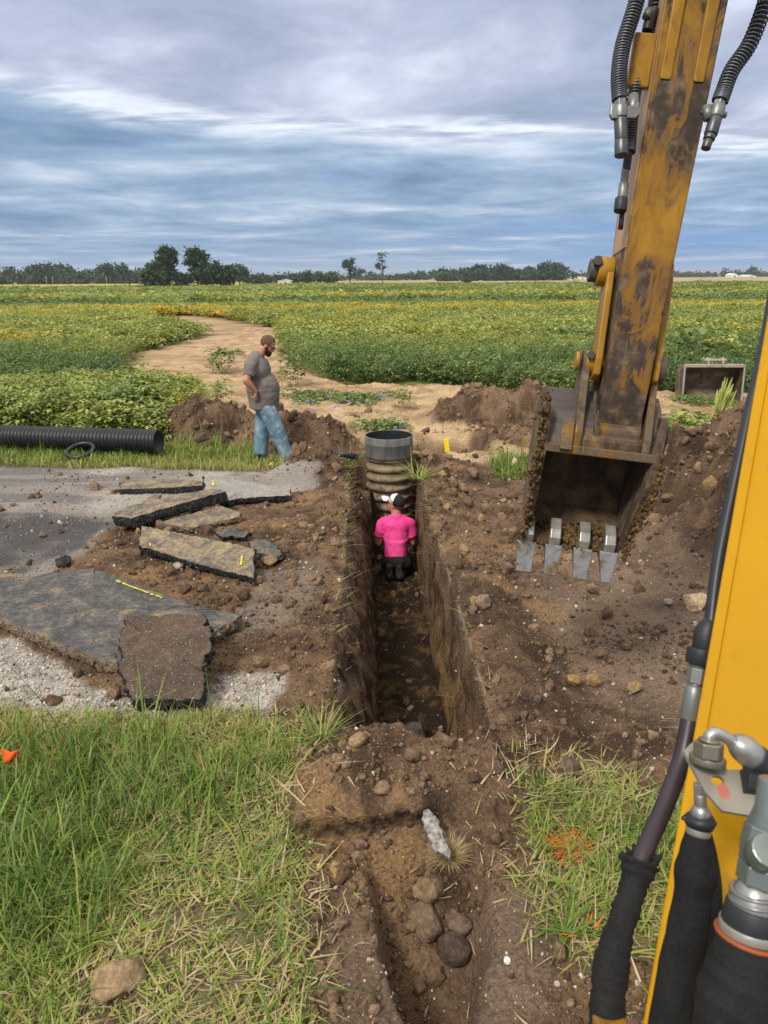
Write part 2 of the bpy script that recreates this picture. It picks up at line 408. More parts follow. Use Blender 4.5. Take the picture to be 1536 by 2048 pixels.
    M.update(dict(xr=xr, tr=tr, prof=prof, wall=wallm, floor=tr * sst(.93, .99, prof), crust=crust, fd=ffd, near=near, lump=lump, lump2=lump2, fine=fine, along=along, furw=furw, pit=pit, flatr=flatr))
    return g, M
def hz(x, y): return float(height(np.array([x]), np.array([y]))[0])
def hzs(x, y): return height(x, y)

def geo(a, b, n): return a * (b / a) ** (np.arange(1, n + 1) / n)
ul = np.concatenate([-geo(7, 4000, 58)[::-1], np.arange(-7, -3, .06), np.arange(-3, -.46, .021), np.arange(-.46, -.12, .008), np.arange(-.12, .32, .017), np.arange(.32, .50, .0036), np.arange(.50, 2.8, .021), np.arange(2.8, 7.0001, .05), geo(7, 4000, 58)])
vl = np.concatenate([-geo(1.2, 30, 8)[::-1], np.arange(-1.2, 1.3, .25), np.arange(1.3, 3.9, .015), np.arange(3.9, 7, .024), np.arange(7, 13, .034), np.arange(13, 22, .075), geo(22, 60, 90), geo(60, 6000, 90)])
U, Vv = np.meshgrid(ul, vl)
GX = (U + Cx(Vv)).ravel(); GY = Vv.ravel()
GZ, M = height(GX, GY, True)
def lerp(a, b, t):
    t = np.asarray(t)[:, None] if np.ndim(t) == 1 else t
    return np.asarray(a) * (1 - t) + np.asarray(b) * t
def ground_colors(x, y, z, M):
    n1 = fbm(x * 1.3, y * 1.3, 4, 101) * .5 + .5; n2 = fbm(x * 4.5, y * 4.5, 4, 102) * .5 + .5; n3_ = fbm(x * 16, y * 16, 3, 103) * .5 + .5
    one = np.ones((len(x), 1))
    dark = np.array([.062, .039, .026]); mid = np.array([.185, .118, .072]); och = np.array([.27, .165, .075]); pale = np.array([.30, .235, .175])
    c = lerp(dark * one, mid * one, sst(.3, .68, n2 * .55 + n1 * .45))
    c = lerp(c, och * one, .75 * sst(.60, .74, fbm(x * 2.3, y * 2.3, 4, 104) * .5 + .5))
    c = lerp(c, dark * .55 * one, .7 * sst(.62, .76, fbm(x * 3.1, y * 3.1, 4, 105) * .5 + .5))
    c = lerp(c, pale * .85 * one, .55 * M['flatr'] * sst(.35, .7, n1 * .5 + n2 * .5))
    c = lerp(c, np.array([.205, .150, .115]) * one, .5 * M['flatr'])
    # lighter crumb tops
    c = lerp(c, mid * 1.35 * one, .45 * sst(.12, .25, M['lump2']))
    # trench walls and floor
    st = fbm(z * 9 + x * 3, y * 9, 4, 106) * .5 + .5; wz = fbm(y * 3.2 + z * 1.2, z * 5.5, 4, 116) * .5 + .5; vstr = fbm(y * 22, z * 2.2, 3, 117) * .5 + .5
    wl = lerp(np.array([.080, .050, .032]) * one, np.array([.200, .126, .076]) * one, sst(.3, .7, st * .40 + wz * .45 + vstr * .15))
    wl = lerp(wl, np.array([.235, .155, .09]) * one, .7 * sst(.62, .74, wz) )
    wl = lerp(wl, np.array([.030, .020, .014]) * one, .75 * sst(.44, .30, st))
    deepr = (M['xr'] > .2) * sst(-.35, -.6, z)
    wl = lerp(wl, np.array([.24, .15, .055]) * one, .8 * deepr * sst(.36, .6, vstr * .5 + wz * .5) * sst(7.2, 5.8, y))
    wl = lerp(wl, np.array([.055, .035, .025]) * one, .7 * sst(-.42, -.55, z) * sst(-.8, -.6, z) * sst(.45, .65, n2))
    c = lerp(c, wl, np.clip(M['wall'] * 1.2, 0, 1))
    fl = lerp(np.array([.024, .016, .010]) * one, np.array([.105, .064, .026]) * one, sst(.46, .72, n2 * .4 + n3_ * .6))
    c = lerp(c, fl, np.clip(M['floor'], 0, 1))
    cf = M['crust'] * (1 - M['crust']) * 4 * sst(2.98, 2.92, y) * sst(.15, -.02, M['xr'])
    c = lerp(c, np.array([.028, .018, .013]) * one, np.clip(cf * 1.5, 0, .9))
    # pale thin saw-cut edge
    cut = M['along'] * (np.exp(-((M['xr'] + .425) / .009) ** 2) * sst(6.3, 5.6, y) + np.exp(-((M['xr'] - .468) / .0085) ** 2) * sst(6.4, 5.8, y)) * sst(.3, .6, fbm(x, y * 7, 3, 107) * .5 + .5)
    c = lerp(c, np.array([.33, .275, .205]) * one, .7 * np.clip(cut, 0, 1))
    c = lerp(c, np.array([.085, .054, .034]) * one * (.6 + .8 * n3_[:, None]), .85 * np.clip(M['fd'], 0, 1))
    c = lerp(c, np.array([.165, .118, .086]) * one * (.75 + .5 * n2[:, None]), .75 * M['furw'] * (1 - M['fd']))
    # road
    rc = lerp(np.array([.265, .235, .21]) * one, np.array([.41, .37, .33]) * one, sst(.3, .7, n1))
    streak = sst(.48, .62, fbm(x * .8 + y * .3, y * 5.5, 4, 108) * .5 + .5)
    rc = lerp(rc, np.array([.15, .145, .145]) * one, .75 * streak * sst(-2.6, -3.6, x + .5 * n1))
    c = lerp(c, rc, M['road'])
    ac = lerp(np.array([.085, .082, .083]) * one, np.array([.17, .158, .148]) * one, sst(.45, .72, n2 * .5 + n1 * .5))
    ac = lerp(ac, np.array([.26, .165, .085]) * one, .6 * sst(.66, .74, fbm(x * 2, y * 2, 4, 109) * .5 + .5))
    c = lerp(c, ac, M['asph'] * M['road'])
    gc = lerp(np.array([.27, .245, .22]) * one, np.array([.47, .44, .40]) * one, sst(.3, .65, n3_ * .6 + n2 * .4))
    c = lerp(c, gc, M['gravel'] * sst(.25, .45, n1 + .25 * n2))
    c = lerp(c, lerp(np.array([.15, .125, .105]) * one, np.array([.27, .225, .18]) * one, n2), .75 * M['pack'])
    # sand
    sc = lerp(np.array([.33, .225, .125]) * one, np.array([.49, .355, .215]) * one, sst(.3, .7, n1 * .5 + n2 * .5))
    sc = lerp(sc, np.array([.22, .145, .08]) * one, .7 * sst(.52, .72, fbm(x * 2.1, y * 3.4, 4, 110) * .5 + .5))
    c = lerp(c, sc, M['sand'] * (1 - M['pilem']) * (1 - M['tr'] * (np.abs(M['xr']) < .7)))
    c = lerp(c, np.array([.115, .08, .052]) * one, M['pit'])
    # soil under grass
    soil = lerp(np.array([.13, .095, .055]) * one, np.array([.21, .165, .10]) * one, n2)
    c = lerp(c, soil, M['grass'])
    # soil / distance colours under the field crop
    fcl = lerp(np.array([.085, .12, .03]) * one, np.array([.16, .18, .04]) * one, n1)
    far = sst(60, 130, y)
    bands = fbm(x * .012, y * .035, 4, 120) * .5 + .5
    farc = lerp(np.array([.085, .14, .035]) * one, np.array([.19, .22, .05]) * one, sst(.42, .62, bands))
    farc = lerp(farc, np.array([.42, .33, .06]) * one, sst(205, 225, y) * sst(520, 500, y) * sst(-42, -50, x))
    farc = lerp(farc, np.array([.36, .28, .14]) * one, sst(215, 260, y + .2 * x) * sst(-5, 25, x) * sst(1100, 900, y))
    farc = lerp(farc, np.array([.34, .28, .13]) * one, sst(260, 300, y) * sst(-60, -40, x) * sst(30, 0, x))
    farc = lerp(farc, np.array([.10, .15, .07]) * one, sst(900, 1500, y))
    fcl = lerp(fcl, farc, far)
    fm = np.maximum(M['field'], sst(70, 100, y))
    c = lerp(c, fcl, fm)
    c = lerp(c, sc * .95, M['streak'] * sst(400, 200, y))
    return np.clip(c, 0, 1)
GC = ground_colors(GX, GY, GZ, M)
# slight sideways raggedness of the walls
jx = M['wall'] * (.045 * fbm(GY * 6, GZ * 5, 3, 61) + .030 * (ridg(GY * 9, GZ * 9, 3, 63) - .6) + .012 * fbm(GY * 25, GZ * 22, 2, 62))
jy = -.055 * M['crust'] * sst(.10, .02, np.abs(GY - 2.89))
nu, nv = len(ul), len(vl)
idx = np.arange(nu * nv).reshape(nv, nu)
Q = np.stack([idx[:-1, :-1], idx[:-1, 1:], idx[1:, 1:], idx[1:, :-1]], -1).reshape(-1, 4)

def ground_mat():
    N = NT('soil_and_road'); P = N.pos(); base = N.attr('col', 'Color')
    stone = N.attr('stone'); soft = N.attr('soft')
    d = N.noise(P, 55, 6, .62); d2 = N.noise(P, 190, 3, .6); d3 = N.noise(P, 14, 4, .6)
    k = N.ma('ADD', N.ma('MULTIPLY', N.rng(d, .32, .68), .8), N.ma('MULTIPLY', N.rng(d2, .3, .7), .5))
    k = N.ma('ADD', N.ma('MULTIPLY', k, .62), .6)
    c = N.mix(1.0, base, k, 'MULTIPLY')
    # small pale and dark stones
    v = N.n('ShaderNodeTexVoronoi'); N.put(v.inputs['Vector'], P); v.inputs['Scale'].default_value = 75
    rn = N.sep(v.outputs['Color'])
    pick = N.rng(N.ma('ADD', rn[0], N.ma('MULTIPLY', stone, .55)), .965, .985)
    sz = N.rng(v.outputs['Distance'], N.ma('ADD', .22, N.ma('MULTIPLY', rn[1], .25)), .16)
    pm = N.ma('MULTIPLY', pick, sz)
    sc = N.ramp(rn[2], [(0, (.13, .11, .09)), (.4, (.24, .195, .15)), (.75, (.36, .31, .25)), (1, (.52, .48, .42))])
    c = N.mix(N.ma('MULTIPLY', pm, N.rng(soft, .6, .1)), c, sc)
    v2 = N.vor(P, 38, 'Distance')
    h = N.ma('ADD', N.ma('MULTIPLY', d, .9), N.ma('ADD', N.ma('MULTIPLY', pm, .5), N.ma('MULTIPLY', N.ma('SUBTRACT', 1.0, v2), .5)))
    h = N.ma('ADD', h, N.ma('MULTIPLY', d2, .3))
    nrm = N.bump(h, N.rng(soft, 1, 0, .3, .95), .022)
    nrm = N.bump(d3, .4, .05, nrm)
    return N.fin(c, .95, 0, nrm, .12)
MG = ground_mat()
V3 = np.stack([GX + jx, GY + jy, GZ], 1)
gme = npmesh('ground', V3, Q, [MG], True)
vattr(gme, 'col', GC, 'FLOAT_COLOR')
stone = np.clip(.30 + .45 * M['gravel'] + .25 * M['road'] - .25 * M['sand'] - .3 * M['grass'] - .3 * M['field'] - .25 * M['floor'] - .15 * M['pilem'] - .12 * M['wall'] - .1 * M['furw'], 0, 1)
vattr(gme, 'stone', stone); vattr(gme, 'soft', np.clip(M['sand'] * .4 + M['field'] + .3 * M['asph'], 0, 1))
ground = tag(link('ground', gme), kind='structure')
ground['label'] = 'dug-over farm lane ground with a deep trench through it'
# ------------------------------------------------------------------ scattering (only for what nobody could count)
PROTO = bpy.data.collections.new('scatter_sources')
def scatter(name, meshes, P, rot, scl, tint, pick=None):
    """one object: a cloud of points on which the given meshes are repeated"""
    c = bpy.data.collections.new(name + '_sources')
    for i, me in enumerate(meshes):
        o = bpy.data.objects.new('%s_source_%02d' % (name, i), me); c.objects.link(o)
    n = len(P); me = bpy.data.meshes.new(name); me.vertices.add(n)
    me.vertices.foreach_set('co', np.asarray(P, np.float32).ravel())
    vattr(me, 'rot', rot, 'FLOAT_VECTOR')
    scl = np.asarray(scl, float); scl = np.repeat(scl[:, None], 3, 1) if scl.ndim == 1 else scl
    vattr(me, 'scl', scl, 'FLOAT_VECTOR'); vattr(me, 'tint', tint)
    a = me.attributes.new('pick', 'INT', 'POINT')
    a.data.foreach_set('value', np.asarray(RNG.integers(0, len(meshes), n) if pick is None else pick, np.int32))
    g = bpy.data.node_groups.new(name + '_nodes', 'GeometryNodeTree')
    g.interface.new_socket('Geometry', in_out='INPUT', socket_type='NodeSocketGeometry')
    g.interface.new_socket('Geometry', in_out='OUTPUT', socket_type='NodeSocketGeometry')
    gi = g.nodes.new('NodeGroupInput'); go = g.nodes.new('NodeGroupOutput')
    ci = g.nodes.new('GeometryNodeCollectionInfo'); ci.inputs['Collection'].default_value = c
    ci.inputs['Separate Children'].default_value = True; ci.inputs['Reset Children'].default_value = True
    ip = g.nodes.new('GeometryNodeInstanceOnPoints'); ip.inputs['Pick Instance'].default_value = True
    def na(nm, t):
        x = g.nodes.new('GeometryNodeInputNamedAttribute'); x.data_type = t; x.inputs[0].default_value = nm; return x.outputs[0]
    er = g.nodes.new('FunctionNodeEulerToRotation')
    L = g.links.new
    L(gi.outputs[0], ip.inputs['Points']); L(ci.outputs[0], ip.inputs['Instance'])
    L(na('pick', 'INT'), ip.inputs['Instance Index']); L(na('rot', 'FLOAT_VECTOR'), er.inputs[0]); L(er.outputs[0], ip.inputs['Rotation'])
    L(na('scl', 'FLOAT_VECTOR'), ip.inputs['Scale']); L(ip.outputs[0], go.inputs[0])
    o = link(name, me); md = o.modifiers.new('scatter', 'NODES'); md.node_group = g
    o['kind'] = 'stuff'
    return o

def rock_mesh(name, mat, seed, sub=2, flat=6, rough=.12, squash=(1, 1, .75), smooth=False, fine=0.0):
    bm = bmesh.new(); bmesh.ops.create_icosphere(bm, subdivisions=sub, radius=1)
    V = np.array([v.co[:] for v in bm.verts]); Fs = np.array([[v.index for v in f.verts] for f in bm.faces]); bm.free()
    rg = np.random.default_rng(seed)
    for k in range(flat):
        d = rg.normal(size=3); d /= np.linalg.norm(d); h = rg.uniform(.55, .85)
        t = V @ d; m = t > h; V[m] -= np.outer((t[m] - h) * .9, d)
    V *= (1 + rough * n3(V, 1.4, seed) + rough * .6 * n3(V, 3.7, seed + 3) + fine * n3(V, 8.5, seed + 6))[:, None]
    V *= np.array(squash)
    return npmesh(name, V, Fs, [mat], smooth)

def clod_mat(name, stops, bumpd=.004, sc=60):
    N = NT(name); P = N.pos(); t = N.attr('tint', 'Fac', 'INSTANCER')
    d = N.noise(P, sc, 5, .65); d2 = N.noise(P, 12, 3, .5)
    c = N.ramp(t, stops)
    c = N.mix(1.0, c, N.ma('ADD', .55, N.ma('MULTIPLY', N.rng(d, .3, .7), .8)), 'MULTIPLY')
    return N.fin(c, .95, 0, N.bump(N.ma('ADD', d, N.ma('MULTIPLY', N.noise(P, sc * 3, 3), .5)), .9, bumpd), .1)
M_CLOD = clod_mat('soil_clod', [(0, (.060, .039, .027)), (.35, (.132, .086, .056)), (.7, (.225, .150, .095)), (.88, (.29, .195, .11)), (1, (.35, .225, .10))], .008)
M_PEB = clod_mat('pebble', [(0, (.13, .115, .10)), (.3, (.26, .21, .165)), (.6, (.42, .35, .27)), (.85, (.55, .50, .43)), (1, (.70, .67, .62))], .001, 120)
M_TAR = clod_mat('broken_asphalt', [(0, (.03, .029, .03)), (1, (.085, .08, .078))], .006, 70)
clods = [rock_mesh('clod%d' % i, M_CLOD, 40 + i, 3 if i < 5 else 2, 10, .26, (1, RNG.uniform(.65, 1), RNG.uniform(.5, .8)), False, .10) for i in range(10)]
pebs = [rock_mesh('peb%d' % i, M_PEB, 80 + i, 1 if i < 2 else 2, 5, .08, (1, RNG.uniform(.7, .95), RNG.uniform(.5, .8)), True) for i in range(5)]

def screen_points(n, y0=870, y1=2110, x0=-120, x1=1660):
    px = RNG.uniform(x0, x1, n); py = RNG.uniform(y0, y1, n)
    dx = (px - 768) / F; dy = (1024 - py) / F
    D = np.array(FWD)[None] + np.array(RIGHT)[None] * dx[:, None] + np.array(UP)[None] * dy[:, None]
    t = -CAM.z / D[:, 2]
    return D[:, 0] * t, D[:, 1] * t
def area_points(n, x0, x1, y0, y1): return RNG.uniform(x0, x1, n), RNG.uniform(y0, y1, n)
def spin(n, tilt=3.2): return np.stack([RNG.uniform(-tilt, tilt, n), RNG.uniform(-tilt, tilt, n), RNG.uniform(0, 6.28, n)], 1)

# loose soil
xa, ya = area_points(70000, -4.5, 6.5, 1.4, 13.8); xb, yb = screen_points(38000)
x = np.concatenate([xa, xb]); y = np.concatenate([ya, yb])
z, Mm = height(x, y, True)
soilw = (1 - Mm['grass']) * (1 - .97 * Mm['field']) * (1 - .82 * Mm['road']) * (1 - .75 * Mm['gravel']) * (1 - .8 * Mm['sand'] * (1 - Mm['pilem'])) * (1 - .96 * Mm['wall']) * (1 - .8 * Mm['furw'] * (1 - .5 * Mm['fd'])) * (1 - .75 * Mm['floor']) * (1 - .55 * Mm['pack'])
cl = sst(.38, .68, fbm(x * 1.5, y * 1.5, 3, 201) * .5 + .5) * .8 + .25
cl = cl * (1 - .2 * Mm['flatr'])
k = RNG.random(len(x)) < soilw * cl
x, y, z = x[k], y[k], z[k]; n = len(x)
s = .0045 * (1 - RNG.random(n) * .9965) ** -.56
s = np.minimum(s, .07); s *= np.clip(.55 + y * .085, .6, 1.35)
s = np.where(Mm['pilem'][k] > .5, s * 1.25, s)
tint = np.clip(.42 + .28 * fbm(x * 1.6, y * 1.6, 3, 202) + RNG.normal(0, .17, n) + .08 * (s > .03), 0, 1)
big = np.where(s > .022, RNG.integers(0, 5, n), RNG.integers(5, 10, n))
scatter('loose_soil', clods, np.stack([x, y, z + s * .22], 1), spin(n), s, tint, big)['label'] = 'loose dark brown soil crumbs beside the trench'
# pebbles and gravel
xa, ya = area_points(16000, -4.5, 5.5, 1.4, 11.5); xb, yb = screen_points(14000)
x = np.concatenate([xa, xb]); y = np.concatenate([ya, yb]); z, Mm = height(x, y, True)
w = .20 + 1.2 * Mm['gravel'] + .12 * Mm['road'] - .3 * Mm['grass'] - .12 * Mm['sand'] - .5 * Mm['field'] + .10 * Mm['flatr'] - .12 * Mm['wall'] - .12 * Mm['floor']
k = RNG.random(len(x)) < w; x, y, z = x[k], y[k], z[k]; n = len(x)
s = np.minimum(.0045 * (1 - RNG.random(n) * .985) ** -.42, .022) * np.clip(.6 + y * .09, .7, 1.5)
scatter('pebbles', pebs, np.stack([x, y, z + s * .3], 1), spin(n), s, np.clip(RNG.beta(2.2, 2.2, n) + .15 * Mm['gravel'][k], 0, 1))['label'] = 'pale pebbles and gravel in the soil and road bed'
xa, ya = area_points(5200, -5.5, .2, 3.7, 4.95); z, Mm = height(xa, ya, True)
k = RNG.random(len(xa)) < Mm['gravel']; x, y, z = xa[k], ya[k], z[k]; n = len(x)
s = RNG.uniform(.006, .014, n)
scatter('gravel', pebs, np.stack([x, y, z + s * .3], 1), spin(n), s, np.clip(RNG.beta(2.5, 1.6, n), 0, 1))['label'] = 'pale crushed gravel along the near edge of the lane'

# ------------------------------------------------------------------ grass
def leaf_mat(name, stops, trans=.3, attr='tint', typ='GEOMETRY', rough=.55, jit=None):
    N = NT(name); t = N.attr(attr, 'Fac', typ)
    if jit: t = N.ma('ADD', t, N.ma('MULTIPLY', N.ma('SUBTRACT', N.attr(jit), .5), .34))
    c = N.ramp(t, stops)
    if jit: c = N.mix(1.0, c, N.ma('ADD', .72, N.ma('MULTIPLY', N.attr('lum'), .56)), 'MULTIPLY')
    N.fin(c, rough, 0, None, .35)
    tr = N.n('ShaderNodeBsdfTranslucent'); N.put(tr.inputs[0], c)
    mx = N.n('ShaderNodeMixShader'); mx.inputs[0].default_value = trans
    N.t.links.new(N.b.outputs[0], mx.inputs[1]); N.t.links.new(tr.outputs[0], mx.inputs[2]); N.t.links.new(mx.outputs[0], N.out.inputs[0])
    return N.m
M_GRASS = leaf_mat('grass_blades', [(0, (.050, .105, .018)), (.28, (.125, .215, .034)), (.48, (.245, .335, .058)), (.62, (.37, .37, .095)), (.8, (.41, .32, .155)), (1, (.54, .44, .27))], .25)
def blades(x, y, z, L, wdt, az, lean, curl, tint):
    """grass blades as narrow curved strips; lean 0 = upright, 1.5 = lying"""
    n = len(x); K = 4
    V = np.zeros((n, 2 * K + 1, 3)); d = np.stack([np.cos(az), np.sin(az)], 1); sd_ = np.stack([-np.sin(az), np.cos(az)], 1)
    px_ = np.zeros((n, 2)); pz = np.zeros(n); a = lean.copy()
    for k in range(K + 1):
        w_ = wdt * (1 - (k / K) ** 1.6) * .5
        ctr = np.stack([x, y], 1) + px_
        if k < K:
            V[:, 2 * k, :2] = ctr - sd_ * w_[:, None]; V[:, 2 * k + 1, :2] = ctr + sd_ * w_[:, None]
            V[:, 2 * k, 2] = V[:, 2 * k + 1, 2] = z + pz
        else:
            V[:, 2 * K, :2] = ctr; V[:, 2 * K, 2] = z + pz
        st = L / K; px_ = px_ + d * (np.sin(a) * st)[:, None]; pz = pz + np.cos(a) * st; a = a + curl / K
    V[:, :, 2] = np.maximum(V[:, :, 2], (z + .004)[:, None] - .02 * (np.arange(2 * K + 1) < 2))
    b = (np.arange(n) * (2 * K + 1))[:, None]
    q = np.concatenate([b + np.array([[2 * k, 2 * k + 1, 2 * k + 3, 2 * k + 2]]) for k in range(K - 1)], 0)
    t = b + np.array([[2 * K - 2, 2 * K - 1, 2 * K]])
    return V.reshape(-1, 3), q, t, np.repeat(tint, 2 * K + 1)
def grass_object(name, label, sets, mat=None):
    Vs, Qs, Ts, Cs, o = [], [], [], [], 0
    for st in sets:
        v, q, t, c = blades(*st); Vs.append(v); Qs.append(q + o); Ts.append(t + o); Cs.append(c); o += len(v)
    V = np.concatenate(Vs); q = np.concatenate(Qs); t = np.concatenate(Ts)
    me = bpy.data.meshes.new(name); nq, nt_ = len(q), len(t)
    me.vertices.add(len(V)); me.vertices.foreach_set('co', V.astype(np.float32).ravel())
    lp = np.concatenate([q.ravel(), t.ravel()]).astype(np.int32); me.loops.add(len(lp)); me.loops.foreach_set('vertex_index', lp)
    me.polygons.add(nq + nt_); me.polygons.foreach_set('loop_start', np.concatenate([np.arange(nq) * 4, nq * 4 + np.arange(nt_) * 3]).astype(np.int32))
    me.polygons.foreach_set('use_smooth', np.ones(nq + nt_, bool))
    me.materials.append(mat or M_GRASS); me.update(calc_edges=True)
    vattr(me, 'tint', np.concatenate(Cs))
    o_ = tag(link(name, me), label, kind='stuff'); return o_
def trampled(x, y):   # where feet and the machine have pressed the grass flat (x from -1.4 to the trench)
    a = np.exp(-(((x + .62 - .22 * (y - 2.6)) / .42) ** 2)) * sst(3.35, 2.9, y)
    return np.clip(a * 1.25 + .55 * sst(.56, .72, fbm(x * 2.1, y * 2.1, 3, 301) * .5 + .5), 0, 1)
def make_blades(x, y, Lm, dens_w, tmean, tsd, flatw, zoff=0.0):
    k = RNG.random(len(x)) < dens_w; x, y, flatw = x[k], y[k], flatw[k]; n = len(x)
    tmean = tmean[k] if np.ndim(tmean) else tmean
    Lm = Lm[k] if np.ndim(Lm) else Lm
    z = hzs(x, y) + zoff
    fl = RNG.random(n) < flatw
    tuft = fbm(x * 4, y * 4, 2, 310)
    L = Lm * RNG.lognormal(0, .34, n) * (1 + .4 * tuft); wd = RNG.uniform(.003, .0105, n) * (.8 + L * 1.6)
    az = np.where(fl, RNG.normal(.4, 1.6, n), RNG.uniform(0, 6.28, n))
    lean = np.where(fl, RNG.uniform(1.15, 1.5, n), np.abs(RNG.normal(0, .52, n))); curl = np.where(fl, RNG.normal(.1, .3, n), RNG.uniform(.2, 1.9, n))
    t = np.clip(tmean + RNG.normal(0, tsd, n) + .22 * fl * RNG.random(n), 0, 1)
    dry = RNG.random(n) < (.12 + .25 * fl); t = np.where(dry, RNG.uniform(.62, 1, n), t); L = np.where(dry, L * .85, L); wd = np.where(dry, wd * .6, wd)
    z = z + np.where(fl, RNG.uniform(0, .035, n), 0)
    return (x, y, z, L, wd, az, lean, curl, t)
sets = []
xa, ya = area_points(72000, -3.3, -.12, 1.35, 4.05); Mm = masks(xa, ya); fl = trampled(xa, ya)
green = fbm(xa * 1.1, ya * 1.1, 3, 302)
edge = sst(3.25, 3.75, ya)
bare = sst(.55, .75, fbm(xa * 2.6, ya * 2.6, 3, 303) * .5 + .5) * fl
sets.append(make_blades(xa, ya, (.105 + .06 * fbm(xa * 3.3, ya * 3.3, 2, 311)) * (1 - .3 * fl) * (1 - .25 * edge), Mm['grass'] * (1 - .75 * bare) * (.95 - .45 * fl), .32 + .20 * green + .24 * edge + .07 * fl, .15, np.clip(.10 + .75 * fl, 0, .9)))
# long coarse blades in clumps
xa, ya = area_points(5200, -3.3, -.2, 1.3, 3.75); Mm = masks(xa, ya)
sets.append(make_blades(xa, ya, .25, Mm['grass'] * sst(.5, .68, fbm(xa * 2.3, ya * 2.3, 2, 304) * .5 + .5) * (1 - .6 * trampled(xa, ya)), .27, .12, np.full(len(xa), .08)))
xa, ya = area_points(26000, .35, 2.3, 1.5, 3.7); Mm = masks(xa, ya); fl = sst(.42, .62, fbm(xa * 2.2, ya * 2.2, 3, 305) * .5 + .5)
sets.append(make_blades(xa, ya, .12, Mm['grass'] * (.85 - .5 * fl), .36 + .1 * fl, .13, .2 + .5 * fl))
# straw-coloured stubble trodden into the bare soil
xa, ya = area_points(30000, -1.2, 2.0, 1.4, 3.9); Mm = masks(xa, ya); fr = np.exp(-(np.maximum(0, sdpoly(xa, ya, GRASS_NEAR)) / .16) ** 2) + .7 * np.exp(-(np.maximum(0, sdpoly(xa, ya, GRASS_R)) / .2) ** 2)
sets.append(make_blades(xa, ya, .09, np.clip(.20 * fr, 0, 1) * (1 - .8 * sst(2.6, 2.3, ya) * (xa > -.2)) + .004, .8, .12, np.full(len(xa), .9)))
grass_object('grass', 'green and straw-coloured verge grass in the foreground, partly trampled flat', sets)
sets = []
xa, ya = area_points(46000, -7.2, -.7, 9.2, 12.2); Mm = masks(xa, ya)
sets.append(make_blades(xa, ya, .10 + .07 * sst(10, 11.4, ya), Mm['grass'] * .95, .40 + .12 * fbm(xa * .8, ya * .8, 3, 306) + .2 * sst(10.3, 9.8, ya), .13, np.full(len(xa), .12)))
xa, ya = area_points(5000, 1.1, 2.5, 9.0, 10.2); Mm = masks(xa, ya)
sets.append(make_blades(xa, ya, .2, sst(.1, -.1, sdpoly(xa, ya, GR_TUFT)) * .8, .38, .14, np.full(len(xa), .2)))
for o_ in sets:
    o_[4][:] *= 1.5
grass_object('grass', 'ragged grass strip between the far lane edge and the crop', sets)
# roots and dry stalks hanging from the trench lips
n = 2600; yy = RNG.uniform(3.8, 9.8, n); side = RNG.random(n) < .5
xr_ = np.where(side, RNG.normal(-.47, .045, n), RNG.normal(.50, .045, n)); kd = np.clip((.16 * sst(5.5, 8.2, yy) + .05), 0, 1)
k = RNG.random(n) < kd; yy, xr_, side = yy[k], xr_[k], side[k]; n = len(yy); xx = xr_ + Cx(yy)
az = np.where(side, RNG.normal(0, .8, n), RNG.normal(3.14, .8, n)); L = RNG.uniform(.06, .24, n)
V_, q_, t_, c_ = blades(xx, yy, hzs(xx, yy), L, RNG.uniform(.003, .006, n), az, RNG.uniform(.9, 1.5, n), RNG.uniform(.9, 1.9, n), RNG.uniform(.55, .95, n))
V_[:, 2] = np.where(True, V_[:, 2], 0)
grass_object('grass', 'dry grass stalks and roots along the trench lips', [(xx, yy, hzs(xx, yy) + .02, L, RNG.uniform(.003, .006, n), az, RNG.uniform(.9, 1.4, n), RNG.uniform(.2, .8, n), RNG.uniform(.55, .95, n))])

